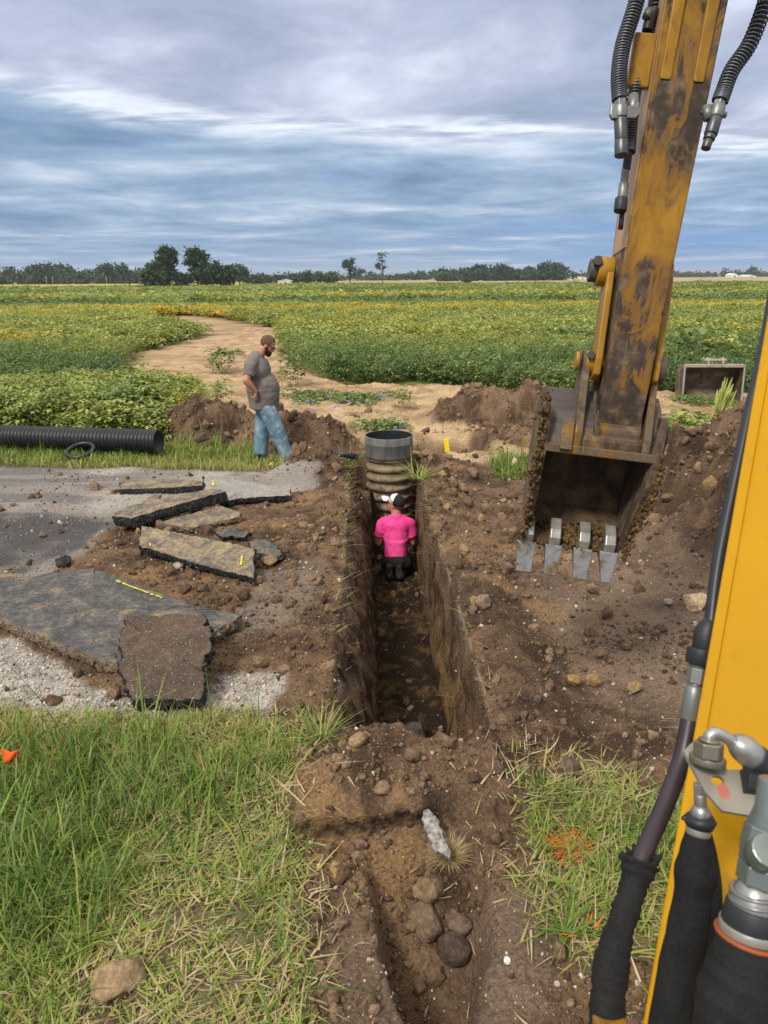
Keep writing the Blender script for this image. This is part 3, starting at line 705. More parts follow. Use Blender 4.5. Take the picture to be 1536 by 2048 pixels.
# ------------------------------------------------------------------ bean field
SOY = [(0, (.055, .100, .032)), (.25, (.125, .195, .056)), (.5, (.240, .31, .082)), (.7, (.38, .39, .085)), (.85, (.52, .43, .065)), (1, (.68, .47, .04))]
M_SOY = leaf_mat('bean_leaves', SOY, .3, 'tint', 'INSTANCER', .5, 'leaf')
M_SOYL = leaf_mat('bean_leaves_plain', SOY, .3, 'base', 'GEOMETRY', .5, 'leaf')
def leaf_cloud(name, mat, n, size, R_, H, seed, lo=.25, dome=.5, extra=None, fold=.35, wide=.62, droop=.5):
    """trifoliate leaf sprays: each leaflet a folded blade of two quads, plus thin stems"""
    rg = np.random.default_rng(seed); V = []; Fq = []; leaf = []; lum = []
    k = 0
    for i in range(n):
        r = R_ * math.sqrt(rg.random()); th = rg.uniform(0, 6.28)
        top = H * (1 - dome * (r / R_) ** 2)
        h = top * (lo + (1 - lo) * rg.random() ** .6)
        c = np.array([r * math.cos(th), r * math.sin(th), h])
        a0 = rg.uniform(0, 6.28); lv = rg.random()
        for j in range(3):
            a = a0 + (j - 1) * 1.25 + rg.normal(0, .15); s_ = size * rg.uniform(.7, 1.25)
            dd = np.array([math.cos(a), math.sin(a), rg.normal(-droop * .25, .35)]); dd /= np.linalg.norm(dd)
            sd_ = np.cross(dd, [0, 0, 1]); sd_ /= np.linalg.norm(sd_) + 1e-9
            up_ = np.cross(sd_, dd)
            b = c + dd * size * .25; t = c + dd * (size * .25 + s_); m1 = c + dd * (size * .25 + s_ * .45)
            w_ = s_ * wide * .5; lift = up_ * w_ * fold
            pts = [b, m1 + sd_ * w_ + lift, t - np.array([0, 0, s_ * .12]), m1 - sd_ * w_ + lift]
            o = len(V); V += pts; Fq += [[o, o + 1, o + 2], [o, o + 2, o + 3]]
            q = np.clip(lv * .6 + rg.random() * .4, 0, 1); leaf += [q] * 4; lum += [rg.random()] * 4
    ns = max(3, n // 8)
    for i in range(ns):
        r = R_ * .7 * math.sqrt(rg.random()); th = rg.uniform(0, 6.28); x_, y_ = r * math.cos(th), r * math.sin(th)
        o = len(V); wv = size * .07
        V += [[x_ * .8 - wv, y_ * .8, 0], [x_ * .8 + wv, y_ * .8, 0], [x_, y_, H * .75]]; Fq += [[o, o + 1, o + 2]]; leaf += [.6] * 3; lum += [.3] * 3
    me = npmesh(name, np.array(V), Fq, [mat], False)
    vattr(me, 'leaf', leaf); vattr(me, 'lum', lum)
    return me
near_p = [leaf_cloud('bean%d' % i, M_SOY, 46, .085, .34, .78, 500 + i) for i in range(6)]
mid_p = [leaf_cloud('beanm%d' % i, M_SOY, 60, .15, .75, .72, 520 + i, .35, .35) for i in range(5)]
far_p = [leaf_cloud('beanf%d' % i, M_SOY, 70, .40, 2.4, .70, 540 + i, .45, .25) for i in range(4)]
def soy_tint(x, y):
    a = fbm(x * .10, y * .16, 4, 401) * .5 + .5; b = fbm(x * .45, y * .45, 3, 402) * .5 + .5
    t = .415 + .36 * (a - .5) + .22 * (b - .5)
    d = np.hypot(x, y)
    # ripening bands seen across the field
    for c_, w_, amp, sx in ((52, 5, .34, 0), (84, 9, .22, -.1), (26, 4, .13, 0), (38, 5, .12, .05), (66, 5, -.14, 0), (110, 14, -.08, 0), (150, 25, .04, 0)):
        t = t + amp * np.exp(-((y + sx * x - c_ + 3 * fbm(x * .06, y * .06, 2, 403)) / w_) ** 2) * (.55 + .7 * b)
    t = t + .10 * sst(20, 32, y) - .13 * np.exp(-((y - 18.5) / 1.8) ** 2)
    t = t + .19 * (y < 15.3) * (x < -1.5)
    return np.clip(t, 0, 1)
def patch_soy(name, label, protos, x, y, sc, keep=1.0, bare=None):
    M_ = masks(x, y); w_ = M_['field'] * (1 - M_['grass'])
    k = (RNG.random(len(x)) < keep) & (w_ > .45); x, y = x[k], y[k]; n = len(x)
    s_ = sc * RNG.uniform(.75, 1.2, n) * (1 + .12 * fbm(x * .3, y * .3, 2, 404)); t = soy_tint(x, y) + RNG.normal(0, .06, n)
    S3 = np.stack([s_ * RNG.uniform(.9, 1.15, n), s_ * RNG.uniform(.9, 1.15, n), s_], 1)
    return tag(scatter(name, protos, np.stack([x, y, hzs(x, y) - .02], 1), np.stack([RNG.normal(0, .08, n), RNG.normal(0, .08, n), RNG.uniform(0, 6.28, n)], 1), S3, np.clip(t, 0, 1)), label)
def wedge(n, y0, y1, slack=1.08, p=1.0, add=1.5):
    y = (y0 ** p + (y1 ** p - y0 ** p) * RNG.random(n)) ** (1 / p); hw = y * .54 * slack + add
    return RNG.uniform(-1, 1, n) * hw, y
x, y = wedge(5200, 11.4, 28, 1.08, 2)
k = (y > 15.0) | (x > -1.5); x, y = x[k], y[k]
patch_soy('bean_field', 'leafy green and yellowing bean plants at the near edge of the field', near_p, x, y, .84)
bold_p = [leaf_cloud('beanb%d' % i, M_SOY, 80, .098, .40, .82, 560 + i, .2, .4) for i in range(5)]
x, y = RNG.uniform(-8.5, -1.6, 620), RNG.uniform(11.4, 15.3, 620)
patch_soy('bean_field', 'tall yellow-green bean plants right behind the grass strip and the long pipe', bold_p, x, y, .88)
x, y = wedge(9000, 27, 66, 1.05, 1.7)
patch_soy('bean_field', 'middle stretch of the bean field with yellow ripening bands', mid_p, x, y, 1.0)
x, y = wedge(12000, 63, 235, 1.05, 1.5)
k = ~((x < -40) & (y > 205)) & ~((x > -10) & (y > 225 - .2 * x))
patch_soy('bean_field', 'distant green stretch of the bean field', far_p, x[k], y[k], 1.0)
# ------------------------------------------------------------------ trees
TREE = [(0, (.020, .042, .020)), (.3, (.038, .072, .028)), (.6, (.062, .105, .036)), (1, (.11, .15, .05))]
M_LEAF = leaf_mat('tree_leaves', TREE, .2, 'base', 'GEOMETRY', .6, 'leaf')
M_BARK = plain('bark', (.10, .08, .06), .9, 0, .35, 4, .5, .05)
def crown_mesh(name, blobs, n, size, seed, base=.4, gap=.35, flat=1.0):
    """blobs: (centre, radii); leaves cluster in sprays around random limbs ends, leaving gaps"""
    rg = np.random.default_rng(seed); vol = np.array([b[1][0] * b[1][1] * b[1][2] for b in blobs]); vol = vol ** .8 / (vol ** .8).sum()
    C = []; A = []
    n = int(n * 1.5); size *= 1.15
    ncl = max(8, n // 26)
    for i in range(ncl):
        b = blobs[rg.choice(len(blobs), p=vol)]; d = rg.normal(size=3); d /= np.linalg.norm(d)
        r = rg.uniform(.25, 1) ** .45
        c = np.array(b[0]) + d * np.array(b[1]) * r
        m = int(n / ncl * rg.uniform(.4, 1.6)); sp = size * rg.uniform(.8, 1.8)
        C.append(c + rg.normal(size=(m, 3)) * sp * np.array([1, 1, .7])); A.append(np.full(m, rg.random()))
    C = np.concatenate(C); A = np.concatenate(A); m = len(C)
    a = rg.normal(size=(m, 3)); a /= np.linalg.norm(a, axis=1)[:, None]
    b = np.cross(a, rg.normal(size=(m, 3))); b /= np.linalg.norm(b, axis=1)[:, None]
    s = size * rg.uniform(.5, 1.3, m)[:, None]
    V = np.stack([C - a * s, C + b * s * .6, C + a * s, C - b * s * .6], 1).reshape(-1, 3)
    Fs = np.arange(m * 4).reshape(m, 4)
    me = npmesh(name, V, Fs, [M_LEAF])
    vattr(me, 'leaf', np.repeat(A * .7 + .3 * rg.random(m), 4)); vattr(me, 'lum', np.repeat(rg.random(m), 4)); vattr(me, 'base', np.full(m * 4, base))
    return me
def tree(name, label, px, y, blobs, n, size, seed, h_trunk, r_trunk, group=None, base=.4, limbs=6, cat='tree', lean=0.0, bx=None):
    """blobs in px of the photograph: (dx px, height px, rx px, rz px) at that distance"""
    X = bx if bx is not None else aty(px, 555, y).x
    k = y * 1.03 / F
    t = tag(empty(name, (X, y, 0)), label, cat, group)
    B = [((dx * k, 0, hh * k), (rx * k, (rx + rz) * .5 * k, rz * k)) for dx, hh, rx, rz in blobs]
    rg = np.random.default_rng(seed); mb = MB(); top = max(b[0][2] for b in B); ht = h_trunk * k
    mb.tube([(0, 0, -.2), (lean * ht * .4, 0, ht * .5), (lean * ht, 0, ht), (lean * ht * 1.3, 0, (ht + top) / 2), (lean * ht * 1.4, 0, top)], [r_trunk * 1.5, r_trunk * 1.1, r_trunk * .9, r_trunk * .5, r_trunk * .15], 7)
    for i in range(limbs):
        b = B[i % len(B)]; z0 = ht * rg.uniform(.6, 1.3); p0 = Vector((lean * ht, 0, z0))
        d = rg.normal(size=3); d /= np.linalg.norm(d); e = Vector(np.array(b[0]) + d * np.array(b[1]) * .7)
        mb.tube([p0, p0.lerp(e, .5) + Vector((0, 0, .08 * (e - p0).length)), e], [r_trunk * .45, r_trunk * .28, r_trunk * .08], 5)
    mb.build('trunk', M_BARK, t)
    link('crown', crown_mesh('crown', B, n, size, seed, base), t)
    return t
tree('tree', 'tall leafy tree with a narrow tower crown above the bushes, left of the pair', 337, 186, [(0, 58, 17, 14), (-5, 44, 16, 13), (5, 30, 12, 12), (2, 66, 10, 8)], 1700, .34, 1, 14, .28, 'field grove trees', .38)
tree('tree', 'tall leafy tree with a rounder crown in the grove, right of the pair', 395, 188, [(0, 59, 18, 14), (-7, 49, 13, 12), (8, 45, 14, 13), (0, 30, 15, 13)], 1900, .34, 2, 14, .3, 'field grove trees', .45)
tree('tree', 'broad lighter green tree at the left end of the grove', 308, 184, [(0, 30, 24, 17), (-10, 22, 14, 14), (14, 20, 16, 14)], 1700, .34, 3, 8, .2, 'field grove trees', .62)
tree('tree', 'wide dark tree at the right end of the grove', 432, 187, [(0, 28, 24, 20), (18, 22, 16, 18), (-16, 22, 18, 18), (26, 36, 7, 9)], 2300, .34, 4, 6, .25, 'field grove trees', .25)
tree('tree', 'small pale tree set apart right of the grove', 478, 240, [(0, 26, 13, 12), (12, 18, 9, 10), (-10, 18, 8, 9)], 900, .34, 5, 8, .16, 'field grove trees', .48)
tree('tree', 'low dark bush tree between the two tall grove trees', 366, 187, [(0, 14, 12, 11), (8, 20, 7, 8)], 700, .34, 6, 4, .14, 'field grove trees', .33)
tree('tree', 'bare leaning dead tree beside the grove', 262, 187, [(-20, 38, 8, 8), (-12, 30, 6, 6)], 60, .22, 7, 26, .16, None, .5, 9, 'tree', -.55)
tree('tree', 'thin open tree standing alone in the field, with a fuller crown', 700, 262, [(0, 42, 11, 9), (6, 30, 8, 7), (-6, 35, 7, 7), (2, 18, 8, 7)], 560, .30, 8, 16, .16, 'lone field trees', .42)
tree('tree', 'tall thin tree standing alone in the field, with a sparse crown', 765, 266, [(0, 50, 10, 8), (5, 38, 7, 10), (-4, 34, 7, 9)], 330, .28, 9, 22, .15, 'lone field trees', .60)
tree('bush', 'low dark bush standing alone before the long tree belt', 933, 330, [(0, 4, 7, 3), (3, 3, 5, 3)], 300, .3, 10, 2, .1, None, .2, 2, 'bush')
rs = [(508, 300, 17, 14, .35), (525, 330, 22, 12, .3), (612, 340, 14, 16, .3), (640, 350, 17, 15, .45), (662, 350, 14, 17, .62), (588, 350, 12, 13, .4), (556, 380, 12, 12, .3)]
dsc = ['small dark tree left of the white farm sheds', 'round tree just left of the white farm sheds', 'dense tree right of the white farm sheds', 'lighter round tree in the row right of the sheds', 'yellow-green tree behind the fuller lone tree', 'dark low tree behind the right farm shed', 'dark low tree between the two farm sheds']
for i, (px, y, w_, h_, b_) in enumerate(rs):
    tree('tree', dsc[i], px, y, [(0, h_ * .75, w_ * .7, h_ * .5), (w_ * .4, h_ * .5, w_ * .5, h_ * .4), (-w_ * .4, h_ * .5, w_ * .5, h_ * .4)], 650, .5, 30 + i, 4, .2, 'trees by the farm sheds', b_)
def woods(name, label, px0, px1, y, hpx, n, seed, base=.3, var=.4, size=.8):
    rg = np.random.default_rng(seed); k = y * 1.03 / F; B = []
    x0, x1 = aty(px0, 555, y).x, aty(px1, 555, y).x; m = max(6, int((px1 - px0) / 9))
    me_all = []
    for i in range(m):
        xx = x0 + (x1 - x0) * (i + rg.random()) / m; hh = hpx * (1 + var * rg.uniform(-.5, .5)) * (.9 + .25 * math.sin(i * .45 + seed))
        for j in range(3):
            B.append(((xx + rg.normal(0, 4 * k), y + rg.uniform(0, 25), hh * k * (.72, .42, .3)[j]), (rg.uniform(6, 11) * k, 6, hh * k * .3)))
    V = []; lf = []; lm = []; bs = []; o = 0
    mes = [crown_mesh('woods', B[i::9], n // 9, size, seed * 10 + i, 0.0) for i in range(9)]
    for i, me in enumerate(mes):
        a = np.zeros(len(me.vertices) * 3, np.float32); me.vertices.foreach_get('co', a); V.append(a.reshape(-1, 3))
        q = np.zeros(len(me.vertices), np.float32); me.attributes['leaf'].data.foreach_get('value', q); lf.append(q)
        q = q.copy(); me.attributes['lum'].data.foreach_get('value', q); lm.append(q); bs.append(np.full(len(q), base + rg.uniform(-.15, .2)))
    V = np.concatenate(V); V[:, 2] = np.maximum(V[:, 2], .1)
    me = npmesh(name, V, np.arange(len(V)).reshape(-1, 4), [M_LEAF])
    vattr(me, 'leaf', np.concatenate(lf)); vattr(me, 'lum', np.concatenate(lm)); vattr(me, 'base', np.concatenate(bs))
    return tag(link(name, me), label, kind='stuff')
woods('woods', 'long dark wood along the horizon on the left', -60, 300, 430, 32, 13000, 1, .36, .35)
woods('woods', 'thin far tree line between the grove and the lone trees', 470, 880, 620, 13, 6000, 2, .32, .8, .9)
woods('woods', 'tree belt on the horizon in front of the digger arm', 882, 1146, 450, 25, 10500, 3, .30, .3)
woods('woods', 'very far low tree line behind the right field', 1130, 1640, 900, 9, 5200, 4, .30, .5, 1.3)
woods('woods', 'very far low tree line behind the left wood', -100, 520, 820, 12, 4200, 5, .28, .5, 1.3)
tree('tree', 'single taller tree in the far tree line by the white barns', 1502, 860, [(0, 12, 9, 6), (5, 8, 7, 5)], 260, 1.0, 50, 4, .4, None, .25)
# ------------------------------------------------------------------ farm buildings
M_WHITE = plain('white_cladding', (.78, .78, .77), .6, 0, .05, 1, .05)
M_ROOF = plain('grey_roof', (.42, .43, .45), .6, 0, .1, 1, .05)
M_ROOFW = plain('pale_roof', (.70, .71, .72), .6, 0, .06, 1, .05)
M_DARK = plain('dark_opening', (.03, .03, .035), .6, 0, .2, 1, .05)
def shed(name, label, px, y, wpx, hpx, roofh=.35, depth=9, roof=None, doors=((-.2, .16, .6),), cat='shed', group=None):
    k = y * 1.03 / F; w_, h_ = wpx * k, hpx * k; X = aty(px, 555, y).x
    t = tag(empty(name, (X, y, 0)), label, cat, group); wh = h_ * (1 - roofh)
    m = MB(); m.prism([(-w_ / 2, 0), (w_ / 2, 0), (w_ / 2, wh), (0, h_ * .97), (-w_ / 2, wh)], (0, 0, 0), (1, 0, 0), (0, 0, 1), (0, 1, 0), 0, depth); m.build('wall', M_WHITE, t)
    r_ = MB()
    for s_ in (-1, 1):
        a = Vector((s_ * w_ / 2 * 1.06, 0, wh - .03)); b = Vector((0, 0, h_)); 
        r_.hexa([a + Vector((0, -.3, 0)), b + Vector((0, -.3, 0)), b + Vector((0, depth + .3, 0)), a + Vector((0, depth + .3, 0))], [q + Vector((0, 0, .18)) for q in (a + Vector((0, -.3, 0)), b + Vector((0, -.3, 0)), b + Vector((0, depth + .3, 0)), a + Vector((0, depth + .3, 0)))])
    r_.build('roof', roof or M_ROOF, t)
    for dx, dw, dh in doors:
        MB().box((dx * w_, -.04, wh * dh / 2), (dw * w_, .08, wh * dh)).build('door', M_DARK, t)
    return t
shed('farm_shed', 'white gabled farm shed, left of the two beyond the grove', 530, 345, 20, 8, .35, 9, M_ROOF, ((-.22, .2, .55), (.2, .12, .5)), group='white farm sheds')
shed('farm_shed', 'white farm shed with a long pale roof, nearer the trees', 568, 340, 24, 7, .3, 10, M_ROOFW, ((.1, .14, .7), (-.3, .1, .5)), group='white farm sheds')
shed('barn', 'small white barn with a pitched roof on the far horizon', 1469, 760, 12, 7, .4, 14, M_ROOFW, ((0, .3, .6),), 'barn')
shed('barn', 'low white hooped barn on the far horizon', 1503, 770, 18, 4, .6, 20, M_WHITE, ((0, .3, .6),), 'barn')
shed('barn', 'long low pale barn behind the excavator link', 1160, 640, 26, 4, .3, 20, M_ROOFW, ((.2, .1, .6),), 'barn')
# posts in the field
M_POST = plain('weathered_post', (.12, .10, .08), .9)
def post(px, y, h_, r_, lab, m=None):
    X = aty(px, 555, y).x
    o = MB().tube([(0, 0, -.2), (.01, 0, h_ * .5), (0, 0, h_)], [r_, r_ * .9, r_ * .8], 8).build('post', m or M_POST); o.location = (X, y, 0)
    return tag(o, lab, 'post')
post(281, 180, 1.9, .10, 'weathered post at the left edge of the grove')
post(466, 190, 1.7, .10, 'weathered post at the right edge of the grove')
for px, lab in ((92, 'leftmost thin pale pole before the left wood'), (104, 'second thin pale pole before the left wood'), (212, 'thin pale pole before the left wood nearest the grove')):
    post(px, 400, 4.2, .12, lab, plain('pale_post', (.5, .48, .44), .8))
# ------------------------------------------------------------------ air between here and the far trees
N = NT('thin_haze'); N.t.nodes.remove(N.b)
pv = N.n('ShaderNodeVolumePrincipled'); pv.inputs['Color'].default_value = (.80, .86, .93, 1); pv.inputs['Density'].default_value = .00024; pv.inputs['Anisotropy'].default_value = .2
N.t.links.new(pv.outputs[0], N.out.inputs['Volume'])
hz_box = MB().box((0, 1900, 10), (7800, 7900, 26)).build('haze', N.m); hz_box['kind'] = 'stuff'; hz_box['label'] = 'thin pale haze over the far fields'
S.cycles.volume_bounces = 0
# ------------------------------------------------------------------ broken pavement
def slab_mats(kind):
    N = NT('asphalt_face_' + kind); P = N.pos(); O = N.co()
    big = N.noise(O, 5.5, 5, .6); fine = N.noise(P, 90, 4, .65); mid = N.noise(O, 22, 4, .6)
    if kind == 'dark': st = [(.28, (.045, .045, .048)), (.45, (.078, .076, .076)), (.56, (.13, .122, .112)), (.63, (.24, .175, .095)), (.72, (.30, .22, .12))]
    elif kind == 'mud': st = [(.28, (.052, .040, .033)), (.5, (.088, .062, .046)), (.62, (.125, .085, .058)), (.75, (.17, .115, .07))]
    elif kind == 'grey': st = [(.28, (.20, .19, .175)), (.5, (.30, .285, .26)), (.65, (.36, .32, .26)), (.75, (.38, .30, .20))]
    else: st = [(.30, (.07, .068, .068)), (.44, (.13, .115, .098)), (.55, (.25, .195, .125)), (.70, (.36, .28, .17))]
    c = N.ramp(N.ma('ADD', N.ma('MULTIPLY', big, .7), N.ma('MULTIPLY', mid, .3)), st)
    c = N.mix(1.0, c, N.ma('ADD', .6, N.ma('MULTIPLY', N.rng(fine, .3, .7), .75)), 'MULTIPLY')
    v = N.n('ShaderNodeTexVoronoi'); N.put(v.inputs['Vector'], P); v.inputs['Scale'].default_value = 85
    r = N.sep(v.outputs['Color'])
    pm = N.ma('MULTIPLY', N.rng(r[0], .80 if kind == 'mud' else .86, .9), N.rng(v.outputs['Distance'], .42, .25))
    if kind == 'grey': pm = N.ma('MULTIPLY', N.rng(r[0], .45, .55), N.rng(v.outputs['Distance'], .5, .3))
    c = N.mix(N.ma('MULTIPLY', pm, .8 if kind in ('mud', 'grey') else .4), c, N.ramp(r[1], [(0, (.17, .15, .13)), (1, (.55, .50, .43))]))
    h = N.ma('ADD', N.ma('MULTIPLY', fine, .7), N.ma('ADD', N.ma('MULTIPLY', pm, .5), N.ma('MULTIPLY', mid, .6)))
    return N.fin(c, .85, 0, N.bump(h, .8, .012), .25)
def side_mat(kind):
    N = NT('broken_edge_' + kind); P = N.pos()
    f = N.noise(P, 60, 5, .7); m = N.noise(P, 16, 4, .6)
    st = [(.3, (.014, .014, .015)), (.55, (.035, .033, .033)), (.72, (.08, .072, .065))] if kind == 'tar' else [(.3, (.10, .075, .055)), (.5, (.22, .165, .11)), (.7, (.36, .29, .205))]
    c = N.ramp(N.ma('ADD', N.ma('MULTIPLY', f, .5), N.ma('MULTIPLY', m, .5)), st)
    v = N.n('ShaderNodeTexVoronoi'); N.put(v.inputs['Vector'], P); v.inputs['Scale'].default_value = 70
    r = N.sep(v.outputs['Color']); pm = N.ma('MULTIPLY', N.rng(r[0], .82, .86), N.rng(v.outputs['Distance'], .45, .25))
    c = N.mix(N.ma('MULTIPLY', pm, .75), c, (.36, .32, .27))
    return N.fin(c, .8, 0, N.bump(N.ma('ADD', f, N.ma('MULTIPLY', v.outputs['Distance'], .7)), 1.0, .02), .3)
MS = {k: slab_mats(k) for k in ('dark', 'mud', 'grey', 'tan')}; MS['soil'] = plain('crusted_soil', (.105, .068, .045), .95, 0, .45, 45, .9, .012, .1); ME = {k: side_mat(k) for k in ('tar', 'tan')}; ME['soil'] = plain('dark_crust_edge', (.045, .03, .021), .95, 0, .4, 45, .9, .012, .1)
M_PAINT = plain('yellow_marking_paint', (.50, .48, .045), .8, 0, .3, 60, .3, .002)
def slab(label, pts, th, top='dark', side='tar', seed=1, jag=.014, marks=(), bow=0.0, name='asphalt_slab', group='broken pavement slabs', bumpy=.006):
    rg = np.random.default_rng(seed); P = np.array([at(px, py, z)[:] for px, py, z in pts]); c0 = P.mean(0)
    nrm = np.zeros(3)
    for i in range(len(P)): nrm += np.cross(P[i] - c0, P[(i + 1) % len(P)] - c0)
    nrm /= np.linalg.norm(nrm); nrm = nrm if nrm[2] > 0 else -nrm
    out = []
    for i in range(len(P)):
        a, b = P[i], P[(i + 1) % len(P)]; L = np.linalg.norm(b - a); m = max(2, int(L / .018)); dr = (b - a) / L; nn = np.cross(nrm, dr)
        for k in range(m):
            t = k / m; j = 1.25 * jag * (fbm(np.array([t * L * 22 + i * 7.7]), np.array([seed * 3.1]), 4, seed)[0]) * 1.6
            out.append(a + (b - a) * t + nn * (j if 0 < k else j * .5))
    out = np.array(out); n = len(out); V = []; rings = [1, .985, .93, .82, .68, .5, .3, .12]
    for r in rings:
        q = c0 + (out - c0) * r; hgt = bumpy * fbm(q[:, 0] * 9, q[:, 1] * 9, 3, seed + 5) * (1.2 if r < 1 else .4) - (.004 if r == 1 else 0) - bow * (r * r)
        V.append(q + nrm * hgt[:, None])
    V.append(np.array([c0])); top_n = n * len(rings) + 1
    for kk, (dz, ex) in enumerate(((.12, .003), (.4, .010), (.7, .006), (1, -.012))):
        j = rg.normal(0, .006, n) + .012 * fbm(out[:, 0] * 30, out[:, 1] * 30, 2, seed + kk)
        d = out - c0; d -= np.outer(d @ nrm, nrm); d /= np.linalg.norm(d, axis=1)[:, None]
        V.append(out - nrm * (th * dz + bow) + d * (ex + j)[:, None])
    V.append(np.array([c0 - nrm * th]))
    V = np.concatenate(V); Fs = []; mi = []
    for r in range(len(rings) - 1):
        for i in range(n): Fs.append([r * n + i, r * n + (i + 1) % n, (r + 1) * n + (i + 1) % n, (r + 1) * n + i]); mi.append(0)
    for i in range(n): Fs.append([(len(rings) - 1) * n + i, (len(rings) - 1) * n + (i + 1) % n, top_n - 1]); mi.append(0)
    prev = 0
    for kk in range(4):
        s0 = top_n + kk * n
        for i in range(n): Fs.append([s0 + i, s0 + (i + 1) % n, prev + (i + 1) % n, prev + i]); mi.append(1)
        prev = s0
    for i in range(n): Fs.append([prev + (i + 1) % n, prev + i, top_n + 4 * n]); mi.append(1)
    me = npmesh(name, V - c0, Fs, [MS[top], ME[side]], [m == 0 for m in mi], mi)
    o = tag(link(name, me), label, 'slab', group); o.location = c0
    for (x0, y0, x1, y1, wd) in marks:      # sprayed marks on the face
        def onp(px, py):
            rr = ray(px, py); t = (Vector(c0) - CAM).dot(Vector(nrm)) / rr.dot(Vector(nrm)); return np.array((CAM + rr * t)[:])
        a, b = onp(x0, y0), onp(x1, y1); d = (b - a); L = np.linalg.norm(d); d /= L; s_ = np.cross(nrm, d); m = max(6, int(L / .02)); VV = []; FF = []
        for k in range(m + 1):
            t = k / m; w_ = wd * (.4 + .65 * vn(np.array([t * L * 40]), np.array([seed * 1.0]), 9)[0]); e = .006 * fbm(np.array([t * L * 12]), np.array([2.0]), 2, seed)[0]
            for sg in (-1, 1):
                p = a + d * L * t + s_ * (sg * w_ * .5 + e); VV.append(p + nrm * (.0065 + bumpy * 1.0 - bow * .25) - c0)
        for k in range(m):
            if vn(np.array([k * .9]), np.array([seed * 2.3]), 4)[0] > .27: FF.append([2 * k, 2 * k + 1, 2 * k + 3, 2 * k + 2])
        link('paint_mark', npmesh('paint_mark', np.array(VV), FF, [M_PAINT]), o)
    return o
slab('largest broken asphalt slab lying flat, with a long yellow sprayed line', [(185, 1132, .17), (300, 1176, .17), (405, 1212, .16), (482, 1224, .15), (418, 1268, .13), (245, 1330, .13), (120, 1282, .13), (0, 1232, .15), (-130, 1185, .17), (-90, 1168, .18)], .10, 'dark', 'tan', 11, .012, [(232, 1163, 325, 1198, .022)], .012)
slab('thick upturned chunk of pebbly brown asphalt leaning on the largest slab', [(246, 1238, .33), (282, 1226, .35), (345, 1231, .35), (404, 1228, .35), (417, 1258, .33), (414, 1310, .25), (400, 1396, .14), (330, 1399, .13), (262, 1396, .13), (243, 1340, .19)], .10, 'mud', 'tar', 12, .022, (), .0, bumpy=.016)
slab('tilted slab with two short yellow sprayed ticks, in front of the heap', [(283, 1051, .24), (400, 1074, .24), (508, 1096, .22), (507, 1156, .10), (400, 1128, .11), (277, 1091, .15)], .09, 'tan', 'tar', 13, .010, [(485, 1114, 482, 1132, .03), (301, 1088, 302, 1094, .02)])
slab('long narrow asphalt plank lying across the top of the heap', [(226, 1031, .20), (252, 1014, .22), (340, 993, .27), (424, 977, .30), (452, 982, .30), (360, 1007, .26), (262, 1036, .19)], .12, 'tan', 'tar', 14, .010)
slab('straight-edged tan slab at the back of the heap with a black broken side', [(240, 962, .13), (330, 957, .15), (404, 961, .17), (407, 970, .15), (330, 975, .13), (240, 978, .11)], .105, 'tan', 'tar', 15, .010)
slab('pale grey gravelly slab at the back right of the heap with one yellow tick', [(407, 949, .26), (440, 955, .25), (520, 967, .18), (581, 979, .13), (582, 990, .10), (500, 995, .12), (452, 1000, .15), (412, 984, .20)], .085, 'grey', 'tar', 16, .014, [(425, 963, 427, 973, .035)])
slab('flat slab wedged under the long asphalt plank', [(316, 1045, .12), (400, 1022, .14), (440, 1011, .15), (482, 1024, .14), (480, 1032, .12), (385, 1055, .09)], .07, 'tan', 'tan', 17, .010)
slab('small broken slab piece poking out between the plank and the tan slab', [(288, 1001, .16), (308, 988, .18), (322, 986, .18), (318, 998, .15), (298, 1006, .14)], .06, 'tan', 'tan', 18, .010)
slab('short black asphalt lump right of the slab with two yellow ticks', [(497, 1084, .12), (530, 1080, .14), (556, 1090, .13), (566, 1108, .09), (545, 1115, .07), (505, 1104, .08)], .08, 'dark', 'tar', 19, .012, bumpy=.03)
slab('black asphalt lump behind the slab with two yellow ticks', [(430, 1062, .11), (470, 1056, .13), (500, 1064, .12), (488, 1074, .08), (445, 1073, .07)], .07, 'dark', 'tar', 20, .012, bumpy=.03)
# ------------------------------------------------------------------ stones and lumps that stand out
def stone(label, px, py, wpx, hpx, col, seed, name='stone', dz=.25, spots=None, group=None, sub=4, rough=.17, flat=10, zoff=0.0, cat=None):
    p = at(px, py, 0.0)
    for _ in range(5): p = at(px, py, hz(p.x, p.y) + zoff + .02)
    zc = (p - CAM).dot(FWD); r = wpx * zc / F / 2; q = hpx * zc / F / 2
    N = NT('stone_' + str(seed)); O = N.co(); a = N.noise(O, 3.5 / r * .3, 5, .6); f = N.noise(O, 14 / r * .3, 5, .7)
    cc = N.mix(N.rng(N.ma('ADD', N.ma('MULTIPLY', a, .6), N.ma('MULTIPLY', f, .4)), .36, .64), tuple(v * .62 for v in col), tuple(min(1, v * 1.25) for v in col))
    if spots: cc = N.mix(N.rng(N.noise(O, 2.2 / r * .3, 3, .5), .5, .62), cc, spots)
    m = N.fin(cc, .9, 0, N.bump(N.ma('ADD', f, N.ma('MULTIPLY', a, .8)), .8, .012), .2)
    me = rock_mesh(name, m, seed, sub, flat, rough, (r, r * .85, q), name != 'clod', .06)
    o = tag(link(name, me), label, cat or ('stone' if 'stone' in name else 'lump'), group); o.location = (p.x, p.y, p.z + q * dz * .5); o.rotation_euler = (0, 0, seed * .7)
    return o
stone('large pale tan boulder on the graded soil beside the yellow boom', 1391, 1212, 62, 46, (.52, .38, .24), 201, 'boulder', .8, (.62, .48, .36), cat='boulder')
stone('flat brown rock lying in the foreground grass', 235, 1964, 108, 74, (.30, .21, .12), 202, 'rock', .3, (.22, .15, .10), cat='rock')
